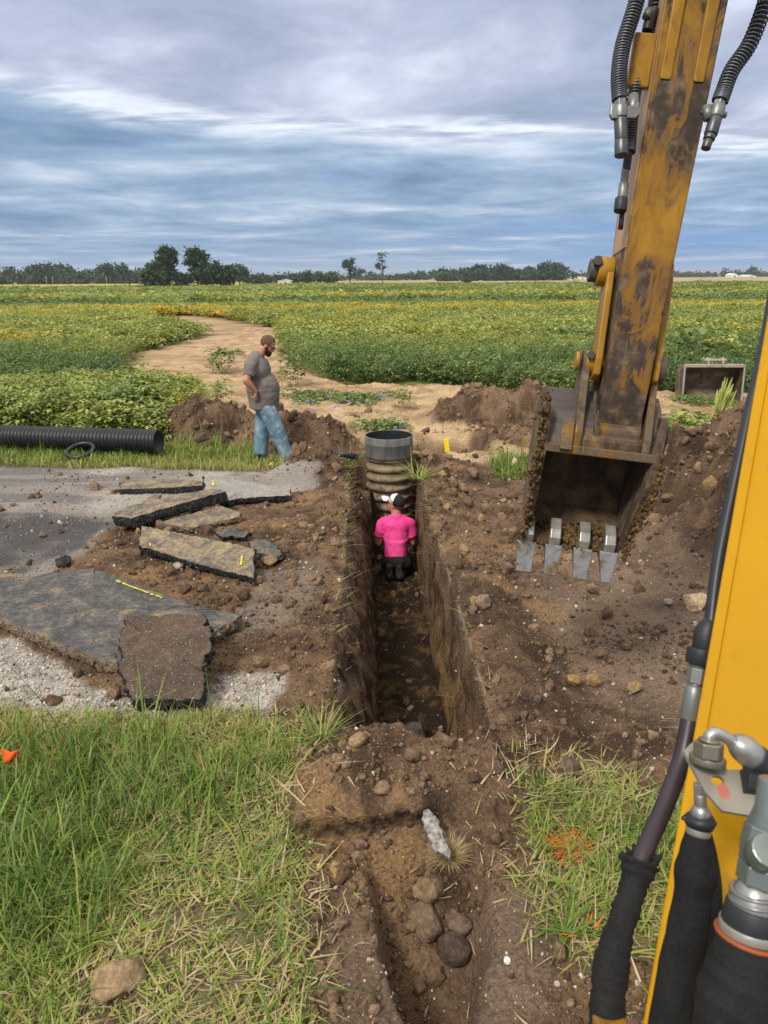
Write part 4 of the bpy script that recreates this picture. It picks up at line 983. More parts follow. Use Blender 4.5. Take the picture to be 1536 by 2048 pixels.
stone('rounded tan clod at the head of the furrow, under the dry grass tuft', 858, 1786, 74, 62, (.21, .145, .085), 203, 'clod', .9, cat='clod')
stone('wide angular clod in the furrow, below the rounded tan one', 851, 1852, 88, 62, (.165, .115, .075), 204, 'clod', .9, cat='clod')
stone('grey-brown clod against the right side of the furrow', 916, 1852, 54, 48, (.15, .105, .072), 205, 'clod', .9, cat='clod')
stone('darkest round clod in the furrow', 907, 1910, 70, 72, (.088, .062, .048), 206, 'clod', .8, cat='clod', rough=.06, flat=3)
stone('reddish crumbly clod lowest in the furrow', 872, 1955, 46, 46, (.16, .10, .062), 207, 'clod', .5, cat='clod')
stone('brown lump left of the furrow below the buried crust', 686, 1752, 32, 44, (.19, .12, .07), 208, 'clod', .6, cat='clod')
stone('tan round clod right of the dry grass tuft', 962, 1742, 26, 26, (.20, .14, .085), 209, 'clod', .5, cat='clod')
stone('brown stone on the right lip of the trench', 968, 1212, 40, 36, (.24, .165, .11), 210, 'stone', .7)
stone('dark clod on the mound closing the near end of the trench', 830, 1478, 56, 48, (.10, .08, .065), 211, 'clod', .9, cat='clod')
stone('tan clod on the mound in front of the dark one', 826, 1512, 34, 34, (.19, .13, .08), 212, 'clod', .6, cat='clod')
stone('small cream stone in the grass patch right of the riser pipe', 1028, 929, 18, 18, (.60, .50, .32), 213, 'stone', .9)
stone('small tan chip in the grass by the standing man', 546, 932, 18, 12, (.50, .34, .17), 214, 'stone', .8)
stone('yellow-tan lump on the dirt behind the standing man', 612, 902, 44, 22, (.28, .19, .08), 215, 'clod', .7, cat='clod')
stone('tan block of soil beside the left side of the riser pipe', 743, 917, 14, 22, (.42, .30, .16), 216, 'clod', .9, cat='clod')
stone('tan stone under the teeth of the bucket', 1186, 1180, 30, 20, (.27, .18, .10), 217, 'stone', .7)
stone('pale stone left of the pale tan boulder', 1336, 1206, 20, 18, (.46, .36, .24), 218, 'stone', .7)
stone('ochre lump on the graded soil, leftmost of the ochre lumps', 1146, 1365, 32, 26, (.30, .20, .075), 219, 'clod', .7, cat='clod')
stone('ochre lump on the graded soil, largest of the ochre lumps', 1190, 1364, 36, 26, (.28, .19, .08), 220, 'clod', .7, cat='clod')
stone('ochre lump on the graded soil, rightmost of the ochre lumps', 1268, 1378, 34, 24, (.29, .20, .09), 221, 'clod', .7, cat='clod')
stone('brown cobble at the upper left corner of the right grass patch', 1135, 1540, 60, 42, (.14, .10, .07), 222, 'clod', .5, cat='clod')
stone('small round stone on the sand behind the riser pipe', 686, 851, 11, 10, (.20, .14, .10), 223, 'stone', .7)
stone('light cobble half under the slab with two yellow ticks', 357, 1134, 26, 14, (.36, .30, .23), 224, 'stone', .6)
stone('tan clod right of the slab with two yellow ticks', 536, 1127, 40, 24, (.26, .17, .095), 225, 'clod', .6, cat='clod')
stone('large soil clod in the earth pile left of the standing man', 404, 880, 34, 26, (.13, .09, .065), 226, 'clod', .8, cat='clod')
stone('dark lump on the pavement edge by the largest slab', 128, 1126, 36, 28, (.06, .052, .048), 227, 'asphalt_lump', .7, rough=.25, cat='asphalt lump')
# pale broken concrete piece with its tuft
N = NT('white_concrete'); O = N.co(); f = N.noise(O, 60, 4, .7); v = N.vor(O, 45)
M_CONC = N.fin(N.ramp(N.ma('ADD', N.ma('MULTIPLY', f, .6), N.ma('MULTIPLY', v, .5)), [(.30, (.11, .10, .085)), (.5, (.25, .235, .21)), (.75, (.42, .40, .36))]), .9, 0, N.bump(f, .9, .012), .2)
p0, p1 = at(852, 1630, .17), at(888, 1714, .10)
mb = MB(); n = 14; pts = [p0.lerp(p1, k / n) + Vector((.006 * math.sin(k * 2.1), .004 * math.cos(k * 1.7), .02 - .012 * (k / n))) for k in range(n + 1)]
mb.tube(pts, [.010 + .026 * min(1, (k + 1) / 4) * (1 + .10 * math.sin(k * 1.9)) for k in range(n + 1)], 9, sq=.62, sm=False)
o = mb.build('concrete_piece', M_CONC); tag(o, 'pale flint-like piece of concrete standing in the soil before the trench', 'concrete piece')
def tuft(label, px, py, n, L, t0, tsd, spread, lean, name='grass_tuft', cat='grass tuft', z=None, wd=.003, curl=.7, mat=None):
    p = at(px, py, 0)
    for _ in range(4): p = at(px, py, hz(p.x, p.y) + .02)
    rg = np.random.default_rng(int(px + py)); az = rg.uniform(0, 6.28, n); rr = spread * np.sqrt(rg.random(n)) * .5
    v_, q, t, c = blades(rr * np.cos(az), rr * np.sin(az), np.zeros(n), L * rg.lognormal(0, .22, n), wd * rg.uniform(.7, 1.5, n), az + rg.normal(0, .5, n), np.abs(rg.normal(lean, .3, n)), rg.uniform(.1, curl * 1.6, n), np.clip(rg.normal(t0, tsd, n), 0, 1))
    me = npmesh(name, v_, [list(f) for f in q] + [list(f) for f in t], [mat or M_GRASS], True); vattr(me, 'tint', c)
    o = tag(link(name, me), label, cat); o.location = p if z is None else (p.x, p.y, z); return o
o = tuft('dry straw-coloured grass tuft standing on the soil by the pale concrete', 897, 1722, 620, .085, .88, .09, .06, .85, wd=.0035, curl=.6); o.location.z += .02
tuft('grass clump hanging over the left lip at the near end of the trench', 640, 1478, 90, .22, .48, .14, .12, .75, wd=.006)
tuft('grass clump on the soil left of the furrow', 590, 1520, 60, .24, .42, .12, .1, .7, wd=.006)
tuft('small green tuft low on the right of the furrow', 1130, 1870, 26, .17, .36, .1, .03, .9, wd=.008)
tuft('yellowing tuft on the edge of the right grass patch', 1085, 1690, 40, .17, .48, .1, .06, .8, wd=.006)
tuft('grass clump left of the riser pipe on the far end of the trench lip', 694, 935, 60, .32, .55, .12, .2, .9, wd=.01)
tuft('grass clump right of the riser pipe on the trench lip', 838, 958, 60, .32, .55, .12, .2, .9, wd=.01)
M_ORG = plain('orange_sprayed_grass', (.80, .17, .03), .7, 0, .2, 60, .1, .002)
tuft('grass blades sprayed bright orange, in the right grass patch', 1140, 1702, 130, .09, .5, .1, .10, .9, 'sprayed_grass', 'sprayed grass', wd=.005, mat=M_ORG)
tuft('few short orange-sprayed blades below the bright orange patch', 1165, 1862, 10, .07, .5, .1, .12, 1.3, 'sprayed_grass', 'sprayed grass', wd=.005, mat=M_ORG)
tuft('faintly orange-sprayed grass beside the orange flag', 78, 1540, 46, .10, .5, .1, .16, .8, 'sprayed_grass', 'sprayed grass', wd=.004, mat=plain('faded_orange_grass', (.62, .26, .07), .7, 0, .2, 60, .1, .002))
# ------------------------------------------------------------------ orange marker flag
fp = at(22, 1545, .02); fl = tag(empty('marker_flag', fp), 'small orange plastic marker flag on a wire in the left grass', 'marker flag')
MB().tube([(0, 0, -.05), (.002, 0, .06), (-.002, 0, .13)], .0016, 6).build('wire_stem', plain('wire', (.35, .34, .33), .4, .8), fl)
V = []; Fs = []
for i in range(9):
    for j in range(7):
        u, w_ = i / 8, j / 6
        V.append((-.035 + .10 * u - .02 * w_ * u, .010 * math.sin(u * 6 + w_ * 2.5) - .02 * w_ * math.sin(u * 3), .135 - .065 * w_ * (1 - .25 * math.sin(u * 3.1)) + .022 * (abs(u - .45) * 1.6) - .01))
for i in range(8):
    for j in range(6): Fs.append((i * 7 + j, (i + 1) * 7 + j, (i + 1) * 7 + j + 1, i * 7 + j + 1))
fo = link('flag_sheet', npmesh('flag_sheet', V, Fs, [plain('orange_flag', (.90, .12, .015), .5, 0, .08, 30, .05)], True), fl)
md = fo.modifiers.new('thick', 'SOLIDIFY'); md.thickness = .0006
tx = bpy.data.curves.new('flag_writing', 'FONT'); tx.body = 'WATER'; tx.size = .016; tx.extrude = .0004; tx.align_x = 'CENTER'
t0_ = bpy.data.objects.new('tmp_text', tx); COL.objects.link(t0_); tm = bpy.data.meshes.new_from_object(t0_.evaluated_get(bpy.context.evaluated_depsgraph_get())); bpy.data.objects.remove(t0_); tm.name = 'lettering'; tm.materials.clear()
to = link('lettering', tm, fl); to.location = (.018, -.0215, .078); to.rotation_euler = (R(80), R(-18), R(2)); tm.materials.append(plain('black_print', (.02, .02, .02), .6))
for px, py, y, lab in ((741, 594, 70, 'tiny orange flag far out in the field, right of the grove'), (433, 622, 48, 'tiny yellow-orange flag in the field above the standing man'), (650, 608, 58, 'tiny orange flag in the field before the lone trees')):
    pp = aty(px, py, y); g_ = tag(empty('field_flag', (pp.x, y, pp.z - .75)), lab, 'marker flag', 'distant field flags')
    MB().tube([(0, 0, -.1), (0, 0, .8)], .008, 6).build('wire_stem', bpy.data.materials['wire'], g_)
    MB().add([(0, 0, .58), (.22, .03, .60), (.21, .0, .80), (0, 0, .8), (0, .006, .58), (.22, .036, .60), (.21, .006, .80), (0, .006, .8)], [(0, 1, 2, 3), (7, 6, 5, 4), (0, 4, 5, 1), (1, 5, 6, 2), (2, 6, 7, 3), (3, 7, 4, 0)]).build('flag_sheet', bpy.data.materials['orange_flag'] if px != 433 else plain('amber_flag', (.85, .36, .02), .5), g_)
# ------------------------------------------------------------------ pipes
M_BLK = plain('black_pipe_plastic', (.018, .020, .022), .42, 0, .35, 9, .1, .002, .45)
N = NT('dusty_black_plastic'); O = N.co(); X_, Y_, Z_ = N.sep(O); a = N.noise(O, 6, 5, .6); b_ = N.noise(N.mapv(O, (18, 18, 3)), 1, 4, .6)
dust = N.ma('MULTIPLY', N.rng(N.ma('ADD', N.ma('MULTIPLY', a, .7), N.ma('MULTIPLY', b_, .3)), .30, .58), .85)
M_DUST = N.fin(N.mix(dust, (.030, .030, .030), (.31, .235, .14)), .75, 0, N.bump(b_, .3, .004), .3)
N = NT('collar_plastic'); O = N.co(); b_ = N.noise(N.mapv(O, (14, 14, 2)), 1, 5, .65)
M_COLL = N.fin(N.mix(N.rng(b_, .3, .72), (.085, .087, .088), (.19, .18, .155)), .6, 0, N.bump(b_, .2, .003), .4)
def ribbed(L, R0_, R1, pitch, t=.012, n=36):
    pr = []; k = int(L / pitch)
    for i in range(k):
        s = i * pitch
        pr += [(R0_, s), (R0_, s + pitch * .22), (R1, s + pitch * .34), (R1 + .003, s + pitch * .55), (R1, s + pitch * .76), (R0_, s + pitch * .88)]
    pr += [(R0_, k * pitch)]
    return pr, k * pitch
pa = at(318, 905, .08); ang = R(170); pdir = Vector((math.cos(ang), math.sin(ang), 0))
pipe = tag(empty('corrugated_pipe', (pa.x, pa.y, .06)), 'long black corrugated plastic pipe lying in the grass strip', 'pipe')
pr, Lp = ribbed(5.2, .150, .172, .058)
mb = MB(); mb.lathe(pr + [(.140, Lp), (.140, 0), (.150, 0)], (0, 0, .185), pdir, 40); pb = mb.build('pipe_wall', M_BLK, pipe)
mb = MB(); mb.lathe([(.150, -.012), (.176, -.012), (.176, .014), (.150, .014)], (0, 0, .185), pdir, 40, closed=True); mb.build('end_rim', M_BLK, pipe)
# narrower pipe end just behind
pe = at(352, 895, .02); p2 = tag(empty('corrugated_pipe', (pe.x, pe.y + .25, 0)), 'short end of a narrower black corrugated pipe behind the long pipe', 'pipe')
pr, Lp = ribbed(.9, .062, .076, .032); mb = MB(); mb.lathe(pr + [(.056, Lp), (.056, 0), (.062, 0)], (0, 0, .075), Vector((-.97, .24, 0)), 28); mb.build('pipe_wall', M_BLK, p2)
rp = at(161, 905, .14); ro = MB()
ro.lathe([(.185 + .028 * math.cos(t), .03 * math.sin(t)) for t in [2 * math.pi * k / 12 for k in range(12)]], (0, 0, 0), (0, 0, 1), 40, closed=True)
ro.lathe([(.165, -.03), (.172, -.03), (.172, .02), (.165, .02)], (0, 0, 0), (0, 0, 1), 40, closed=True)
ro = tag(ro.build('pipe_ring', M_BLK), 'black plastic coupling ring lying in front of the long pipe', 'pipe ring'); ro.location = (rp.x, rp.y, .17); ro.rotation_euler = (R(20), R(-4), 0)
# riser
rx, ry = aty(778, 900, 9.95).x, 9.95
rs_ = tag(empty('drain_riser', (rx, ry, -1.0)), 'upright black corrugated drain riser with a grey collar at the far end of the trench', 'drain riser')
pr = []
zt = 1.16
for i in range(9):
    s = zt - .135 * (i + 1)
    pr += [(.318, s + .125), (.318, s + .105), (.285, s + .088), (.283, s + .040), (.300, s + .022), (.320, s + .008)]
mb = MB(); mb.lathe(pr, (0, 0, 0), (0, 0, 1), 48); mb.build('ribbed_wall', M_DUST, rs_)
mb = MB(); mb.lathe([(.300, zt - .01), (.318, zt), (.322, zt + .02), (.322, zt + .17), (.330, zt + .185), (.330, zt + .205), (.324, zt + .215), (.332, zt + .285), (.326, zt + .292), (.316, zt + .29)], (0, 0, 0), (0, 0, 1), 56); mb.lathe([(.316, zt + .29), (.306, zt + .1), (.300, zt - .01), (.275, zt - .02), (.272, zt - .9)], (0, 0, 0), (0, 0, 1), 56, 1); mb.build('collar', [M_COLL, M_BLK], rs_)
sp = at(662, 906, .22); ep = at(716, 915, .16)
tag(MB().tube([sp, sp.lerp(ep, .5) + Vector((0, 0, .012)), ep], .042, 14).build('pipe_piece', M_BLK), 'short length of black pipe lying on the soil left of the riser', 'pipe')
yp = at(897, 921, -.10); yt = aty(893, 887, yp.y + .02)
d = (yt - yp); st_ = MB(); xx, yy_, zz_ = frame(d); st_.box(yp + d * .5, (.07, .022, d.length + .14), (Vector((1, 0, -d.x / d.z)).normalized(), Vector((0, 1, 0)), d.normalized()))
tag(st_.build('marker_stake', plain('yellow_stake_paint', (.85, .62, .01), .5, 0, .06, 20, .05), bevel=.004), 'bright yellow flat stake standing in the pit right of the riser', 'stake')
# ------------------------------------------------------------------ weeds
def weed(label, px, py, protos, sc, t, name='weed', cat='weed', n=1, spread=.0, g=None, base=None):
    p = at(px, py, 0)
    for _ in range(3): p = at(px, py, hz(p.x, p.y))
    rg = np.random.default_rng(int(px * 3 + py)); Vs, Fq, lf, lm, o = [], [], [], [], 0
    for i in range(n):
        me = protos[rg.integers(len(protos))]; a = np.zeros(len(me.vertices) * 3, np.float32); me.vertices.foreach_get('co', a); a = a.reshape(-1, 3)
        th = rg.uniform(0, 6.28); Rm = np.array([[math.cos(th), -math.sin(th), 0], [math.sin(th), math.cos(th), 0], [0, 0, 1]]); s_ = sc * rg.uniform(.75, 1.2)
        dx, dy = rg.normal(0, spread, 2) if np.isscalar(spread) else (rg.normal(0, spread[0]), rg.normal(0, spread[1]))
        a = a @ Rm.T * s_ + np.array([dx, dy, hz(p.x + dx, p.y + dy) - p.z]); Vs.append(a); Fq += [[q + o for q in f.vertices] for f in me.polygons]; o += len(a)
        q = np.zeros(len(me.vertices), np.float32); me.attributes['leaf'].data.foreach_get('value', q); lf.append(q.copy()); me.attributes['lum'].data.foreach_get('value', q); lm.append(q.copy())
    me = npmesh(name, np.concatenate(Vs), Fq, [M_SOYL]); vattr(me, 'leaf', np.concatenate(lf)); vattr(me, 'lum', np.concatenate(lm)); vattr(me, 'base', np.full(o, t))
    ob = tag(link(name, me), label, cat, g); ob.location = p; return ob
W1 = [leaf_cloud('weed%d' % i, M_SOYL, 22, .13, .30, .80, 600 + i, .25, .3, wide=.9) for i in range(3)]
W2 = [leaf_cloud('vine%d' % i, M_SOYL, 34, .085, .42, .16, 620 + i, .3, .6, wide=.8) for i in range(3)]
W3 = [leaf_cloud('lank%d' % i, M_SOYL, 26, .20, .38, .42, 640 + i, .15, .5, wide=.42, droop=1.6) for i in range(3)]
weed('broad-leaved weed on the sandy track left of the standing man', 436, 748, W1, .95, .36, n=3, spread=.12)
weed('broad-leaved weed on the sand just right of the standing man', 583, 772, W1, .85, .34, n=2, spread=.10)
weed('dark weed at the left edge of the sandy track', 262, 778, W1, .8, .2, n=3, spread=.09)
weed('pale weed plant at the corner of the bean rows behind the earth pile', 445, 815, W1, .7, .48, n=2, spread=.05)
weed('small weed on the track up the slope from the standing man', 470, 707, W2, .9, .25, n=2, spread=.05)
weed('low green vine patch spreading over the sand, the widest one', 710, 800, W2, 1.0, .34, 'vine', 'vine', 9, (.75, .22))
weed('low green vine patch on the sand beyond the widest one, to its left', 634, 793, W2, .9, .28, 'vine', 'vine', 3, (.3, .12))
weed('low vine patch with tiny blue flowers just behind the riser pipe', 782, 856, W2, .8, .36, 'vine', 'vine', 4, (.32, .1))
weed('tall grassy weed on the sand right of the widest vine patch', 806, 818, W1, .5, .5, n=2, spread=.05)
weed('small green sprig on the slope of the right earth pile', 1012, 848, W2, .5, .42, n=1)
weed('low greenery in front of the spare bucket', 1420, 812, W2, .8, .34, 'vine', 'vine', 5, (.5, .08))
weed('heap of pulled light green plants on the right earth bank', 1398, 880, W3, .95, .56, 'plant_heap', 'plant heap', 11, (.42, .16))
weed('big-leaved yellow-green weed in the crop behind the spare bucket', 1465, 740, W1, 1.5, .62, n=2, spread=.16)
weed('big-leaved green weed in the crop left of the spare bucket', 1385, 735, W1, 1.5, .42, n=2, spread=.16)
# amaranth seed head
p = at(1436, 862, 0)
for _ in range(3): p = at(1436, 862, hz(p.x, p.y))
am = tag(empty('seed_stalk', p), 'tall yellow-green seed stalk rising from the plant heap before the spare bucket', 'seed stalk')
mb = MB(); rg = np.random.default_rng(5)
for i in range(26):
    z0 = rg.uniform(.25, .5); a = rg.uniform(0, 6.28); r_ = rg.uniform(.0, .13); L = rg.uniform(.25, .55) * (1 - r_ * 3)
    q = Vector((r_ * math.cos(a), r_ * math.sin(a), z0)); e = q + Vector((.04 * math.cos(a) + .05, .04 * math.sin(a), L))
    mb.tube([Vector((0, 0, .1)), q, q.lerp(e, .5), e], [.006, .014, .017, .005], 6)
mb.build('seed_head', plain('seed_head', (.34, .36, .09), .8, 0, .3, 50, .5, .01), am); MB().tube([(0, 0, -.05), (0, 0, .5)], .012, 7).build('stem', plain('green_stem', (.20, .24, .07), .7), am)
# blue morning-glory flowers on the vines: too many to count at this size
mb = MB(); rg = np.random.default_rng(9)
for i in range(30):
    px, py = (rg.normal(715, 60), rg.normal(797, 10)) if i % 3 else (rg.normal(800, 20), rg.normal(852, 4)); q = at(px, py, .12)
    mb.lathe([(.004, 0), (.012, .012), (.026, .02)], q, Vector((0, -.5, .8)), 7)
tag(mb.build('blue_flowers', plain('blue_petals', (.16, .18, .62), .7)), 'tiny blue flowers dotted over the vines', kind='stuff')
# ------------------------------------------------------------------ spare bucket on the sand
M_RUSTY = None
N = NT('rusty_muddy_steel'); O = N.co(); a = N.noise(O, 5, 6, .62, .4); f = N.noise(O, 40, 4, .6)
M_RUSTY = N.fin(N.ramp(N.ma('ADD', N.ma('MULTIPLY', a, .75), N.ma('MULTIPLY', f, .25)), [(.3, (.045, .033, .026)), (.45, (.10, .07, .048)), (.58, (.22, .165, .11)), (.75, (.34, .28, .20))]), .75, .15, N.bump(f, .4, .006), .3)
M_EDGE = plain('worn_steel_edge', (.42, .39, .35), .5, .5, .25, 30, .3, .003)
bp = at(1425, 812, 0.0); bp.z = hz(bp.x, bp.y)
sb = tag(empty('digger_bucket', (bp.x, bp.y + .1, bp.z - .02), R(-4)), 'wide muddy spare bucket standing on the sand by the crop', 'digger bucket')
prof = [(-.05, .0), (.22, .02), (.42, .14), (.50, .34), (.46, .56), (.34, .70), (.12, .76), (.02, .74)]
inn = [(x * .94 + .005, z * .95 + .02) for x, z in prof]
mb = MB(); W_ = .56
mb.prism(prof + inn[::-1], (0, 0, 0), (0, 1, 0), (0, 0, 1), (1, 0, 0), -W_, W_); mb.build('shell', M_RUSTY, sb, .004)
for s_ in (-1, 1):
    MB().prism(prof, (0, 0, 0), (0, 1, 0), (0, 0, 1), (1, 0, 0), s_ * (W_ + .004), s_ * (W_ + .028)).build('side_plate', M_RUSTY, sb, .004)
    m2 = MB(); m2.prism([(-.055, .0), (-.02, .0), (.05, .74), (.01, .745)], (0, 0, 0), (0, 1, 0), (0, 0, 1), (1, 0, 0), s_ * (W_ + .001), s_ * (W_ + .032)); m2.build('side_edge', M_EDGE, sb, .003)
MB().box((0, -.06, .015), (1.14, .10, .03)).build('cutting_edge', M_EDGE, sb, .004)
MB().box((0, .05, .755), (1.16, .10, .06)).build('top_bar', plain('dusty_steel', (.36, .31, .24), .8, .1, .25, 12, .3, .004), sb, .006)
for x_ in (-.30, -.01, .30): MB().box((x_, -.05, .035), (.07, .12, .03)).build('edge_bolt', M_EDGE if x_ < -.1 else M_WHITE, sb, .006)
for x_ in (-.13, .15): MB().prism([(-.02, .74), (.16, .74), (.15, .86), (.08, .92), (.01, .86)], (x_, 0, 0), (0, 1, 0), (0, 0, 1), (1, 0, 0), -.02, .02).build('ear', bpy.data.materials['dusty_steel'], sb, .004)
MB().cyl((-.2, .07, .86), (.22, .07, .86), .032, 16).build('pin', bpy.data.materials['dusty_steel'], sb, .003)
# ------------------------------------------------------------------ excavator
def worn_yellow(name, bias, seed, dirt=(.055, .038, .026), scale=1.0):
    """yellow paint worn through to dark greasy steel; bias raises the worn share, the stick adds painted rib shade"""
    N = NT(name); O = N.mapv(N.co(), (scale, scale, scale), (seed, seed * 1.7, 0))
    a = N.noise(N.mapv(O, (1, 1, .55)), 6.5, 8, .66, .9); b_ = N.noise(N.mapv(O, (2.2, 2.2, .5)), 7, 5, .65, .3); f = N.noise(O, 60, 4, .6)
    Zc = N.sep(N.co())[2]
    k = N.ma('ADD', N.ma('ADD', N.ma('MULTIPLY', a, .7), N.ma('MULTIPLY', b_, .45)), N.ma('MULTIPLY', Zc, -bias[1]))
    k = N.ma('ADD', k, bias[0])
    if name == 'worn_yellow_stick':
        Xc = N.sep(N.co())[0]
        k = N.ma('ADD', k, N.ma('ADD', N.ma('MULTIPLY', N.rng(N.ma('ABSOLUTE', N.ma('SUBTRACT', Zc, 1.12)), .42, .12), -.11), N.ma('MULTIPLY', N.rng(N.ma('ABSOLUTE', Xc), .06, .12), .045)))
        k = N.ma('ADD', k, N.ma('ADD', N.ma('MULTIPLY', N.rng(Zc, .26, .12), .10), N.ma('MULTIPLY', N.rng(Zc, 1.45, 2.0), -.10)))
        for cx in (-.075, .085):  # dark spots: shade of the hollows below the ribs, painted in
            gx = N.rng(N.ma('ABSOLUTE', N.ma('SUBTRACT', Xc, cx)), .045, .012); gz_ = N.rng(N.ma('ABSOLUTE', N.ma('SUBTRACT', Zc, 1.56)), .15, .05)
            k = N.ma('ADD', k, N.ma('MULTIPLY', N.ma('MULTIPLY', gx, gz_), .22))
    paint = N.mix(N.rng(b_, .35, .65), (.30, .15, .010), (.42, .225, .016))
    grime = N.ramp(N.noise(O, 9, 6, .6), [(.3, (.024, .016, .011)), (.48, dirt), (.56, (.11, .075, .045)), (.64, (.19, .14, .09)), (.75, (.22, .17, .12))])
    m = N.rng(k, .565, .60)
    half = N.mix(N.rng(k, .40, .60), paint, (.17, .085, .022))
    c = N.mix(m, half, grime)
    sc = N.rng(N.noise(N.mapv(O, (30, 30, 2)), 1.6, 3, .6), .68, .72)
    c = N.mix(N.ma('MULTIPLY', sc, .25), c, (.45, .36, .24))
    return N.fin(c, N.rng(m, 0, 1, .42, .7), 0, N.bump(N.ma('ADD', N.ma('MULTIPLY', f, .25), N.ma('MULTIPLY', m, -.35)), .45, .006), .4)
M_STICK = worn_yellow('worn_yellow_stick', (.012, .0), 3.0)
M_LINK = worn_yellow('yellow_link_paint', (-.14, .0), 5.0)
M_EAR = worn_yellow('worn_ear_steel', (.06, .0), 9.0, (.13, .095, .055))
M_BOOM = None
N = NT('glossy_yellow_boom'); O = N.co(); a = N.noise(O, 3, 4, .5); sp_ = N.noise(O, 26, 3, .6)
M_BOOM = N.fin(N.mix(N.rng(sp_, .72, .75), N.mix(N.ma('MULTIPLY', N.rng(N.noise(N.mapv(O, (9, 9, 1.2)), 3, 5, .65), .56, .72), .55), N.mix(N.rng(a, .3, .7), (.42, .215, .001), (.48, .25, .0015)), (.28, .165, .03)), (.2, .10, .02)), .55, 0, N.bump(N.noise(O, 90, 4), .12, .0015), .12)
N = NT('bucket_inside'); O = N.co(); a = N.noise(N.mapv(O, (1.6, 1.6, .8)), 5, 6, .62, .5); f = N.noise(O, 50, 5, .65)
M_BIN = N.fin(N.ramp(N.ma('ADD', N.ma('MULTIPLY', a, .75), N.ma('MULTIPLY', f, .25)), [(.32, (.030, .020, .014)), (.45, (.075, .048, .030)), (.55, (.15, .095, .045)), (.66, (.26, .165, .065)), (.78, (.32, .26, .20))]), .7, .1, N.bump(f, .5, .008), .35)
N = NT('bucket_outside'); O = N.co(); a = N.noise(O, 4, 5, .6); sx_ = N.noise(N.mapv(O, (3, 3, 30)), 1, 4, .6)
M_BOUT = N.fin(N.ramp(N.ma('ADD', N.ma('MULTIPLY', a, .6), N.ma('MULTIPLY', sx_, .4)), [(.3, (.045, .036, .033)), (.5, (.085, .070, .066)), (.65, (.14, .115, .10)), (.8, (.22, .175, .125))]), .6, .25, N.bump(sx_, .25, .004), .4)
N = NT('scraped_plate'); O = N.co(); a = N.noise(N.mapv(O, (4, 4, .9)), 6, 5, .65); f = N.noise(O, 40, 5, .65)
M_SCR = N.fin(N.ramp(N.ma('ADD', N.ma('MULTIPLY', a, .7), N.ma('MULTIPLY', f, .3)), [(.35, (.045, .029, .019)), (.5, (.12, .083, .05)), (.62, (.26, .21, .15)), (.75, (.38, .34, .28))]), .55, .2, N.bump(f, .4, .006), .4)
N = NT('tooth_steel'); O = N.co(); a = N.noise(O, 16, 5, .65, .5); f = N.noise(O, 90, 4)
M_TOOTH = N.fin(N.ramp(a, [(.40, (.33, .335, .33)), (.53, (.26, .25, .24)), (.60, (.22, .135, .045)), (.75, (.27, .165, .05))]), .38, .45, N.bump(f, .25, .002), .5)
M_MUD = clod_mat('stuck_mud', [(0, (.1, .06, .03)), (1, (.2, .12, .05))], .01, 40)
N = NT('caked_mud'); P_ = N.pos(); f = N.noise(P_, 45, 6, .65); a = N.noise(P_, 14, 3)
M_MUD = N.fin(N.ramp(N.ma('ADD', N.ma('MULTIPLY', f, .5), N.ma('MULTIPLY', a, .5)), [(.3, (.045, .028, .016)), (.5, (.115, .072, .032)), (.65, (.24, .15, .052))]), .95, 0, N.bump(f, 1, .015), .1)
M_STEEL = plain('zinc_steel', (.36, .36, .345), .32, .7, .16, 18, .15, .002, .5)
M_STEELD = plain('dull_zinc', (.22, .23, .22), .45, .5, .2, 25, .15, .002, .45)
M_CHROME = plain('chrome_pin', (.72, .73, .74), .18, .95, .06, 20, .05)
M_HOSE = plain('hose_rubber', (.022, .024, .028), .5, 0, .3, 30, .15, .002, .4)
M_HOSEP = plain('hose_purplish_rubber', (.032, .022, .030), .42, 0, .35, 14, .12, .002, .45)
M_SLEEVE = plain('woven_sleeve', (.016, .016, .016), .85, 0, .35, 160, .5, .002, .2)
M_SPR = plain('spring_guard_wire', (.13, .14, .16), .4, .6, .2, 30, .1)
EX = tag(empty('excavator', (.5, .9, 0)), 'yellow excavator boom, worn digging arm and bucket with hydraulic hoses', 'excavator')
EX.location = (0, 0, 0)
P0 = atz(1228, 862, 3.9); PT = atz(1400, -110, 3.42)
BU = (PT - P0).normalized(); tc = (CAM - P0); BF = (tc - BU * tc.dot(BU)).normalized()
BF = (Quaternion(BU, R(12)) @ BF).normalized(); BR = BU.cross(BF).normalized() * 1.0
if BR.dot(RIGHT) < 0: BR = -BR
def B(r, f, u): return P0 + BR * r + BF * f + BU * u
ARM = Matrix((BR, BF, BU)).transposed().to_4x4(); ARM.translation = P0
def arm_part(mb, name, mat, parent=EX, bevel=.004):
    """mesh given in arm coordinates (across, towards the cab, up the stick)"""
    o = mb.build(name, mat, parent, bevel); o.matrix_world = ARM.copy()
    if parent is not EX: o.matrix_parent_inverse = parent.matrix_world.inverted()
    return o
LS = (PT - P0).length
# stick: tapered box with a heavier root, cross-sections (u, half width, front f, back f)
secs = [(.0, .108, .075, -.07), (.10, .110, .10, -.10), (.30, .112, .115, -.16), (.8, .117, .12, -.24), (1.5, .132, .125, -.30), (2.3, .148, .125, -.30), (LS + .9, .152, .12, -.26)]
mb = MB(); V = []
for u, w_, f0, f1 in secs: V += [(-w_, f0, u), (w_, f0, u), (w_, f1, u), (-w_, f1, u)]
Fs = [(3, 2, 1, 0), tuple(4 * (len(secs) - 1) + i for i in range(4))] + [(4 * i + j, 4 * i + (j + 1) % 4, 4 * i + 4 + (j + 1) % 4, 4 * i + 4 + j) for i in range(len(secs) - 1) for j in range(4)]
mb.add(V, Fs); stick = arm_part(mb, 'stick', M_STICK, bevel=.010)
bevm = stick.modifiers['bevel']; bevm.segments = 3
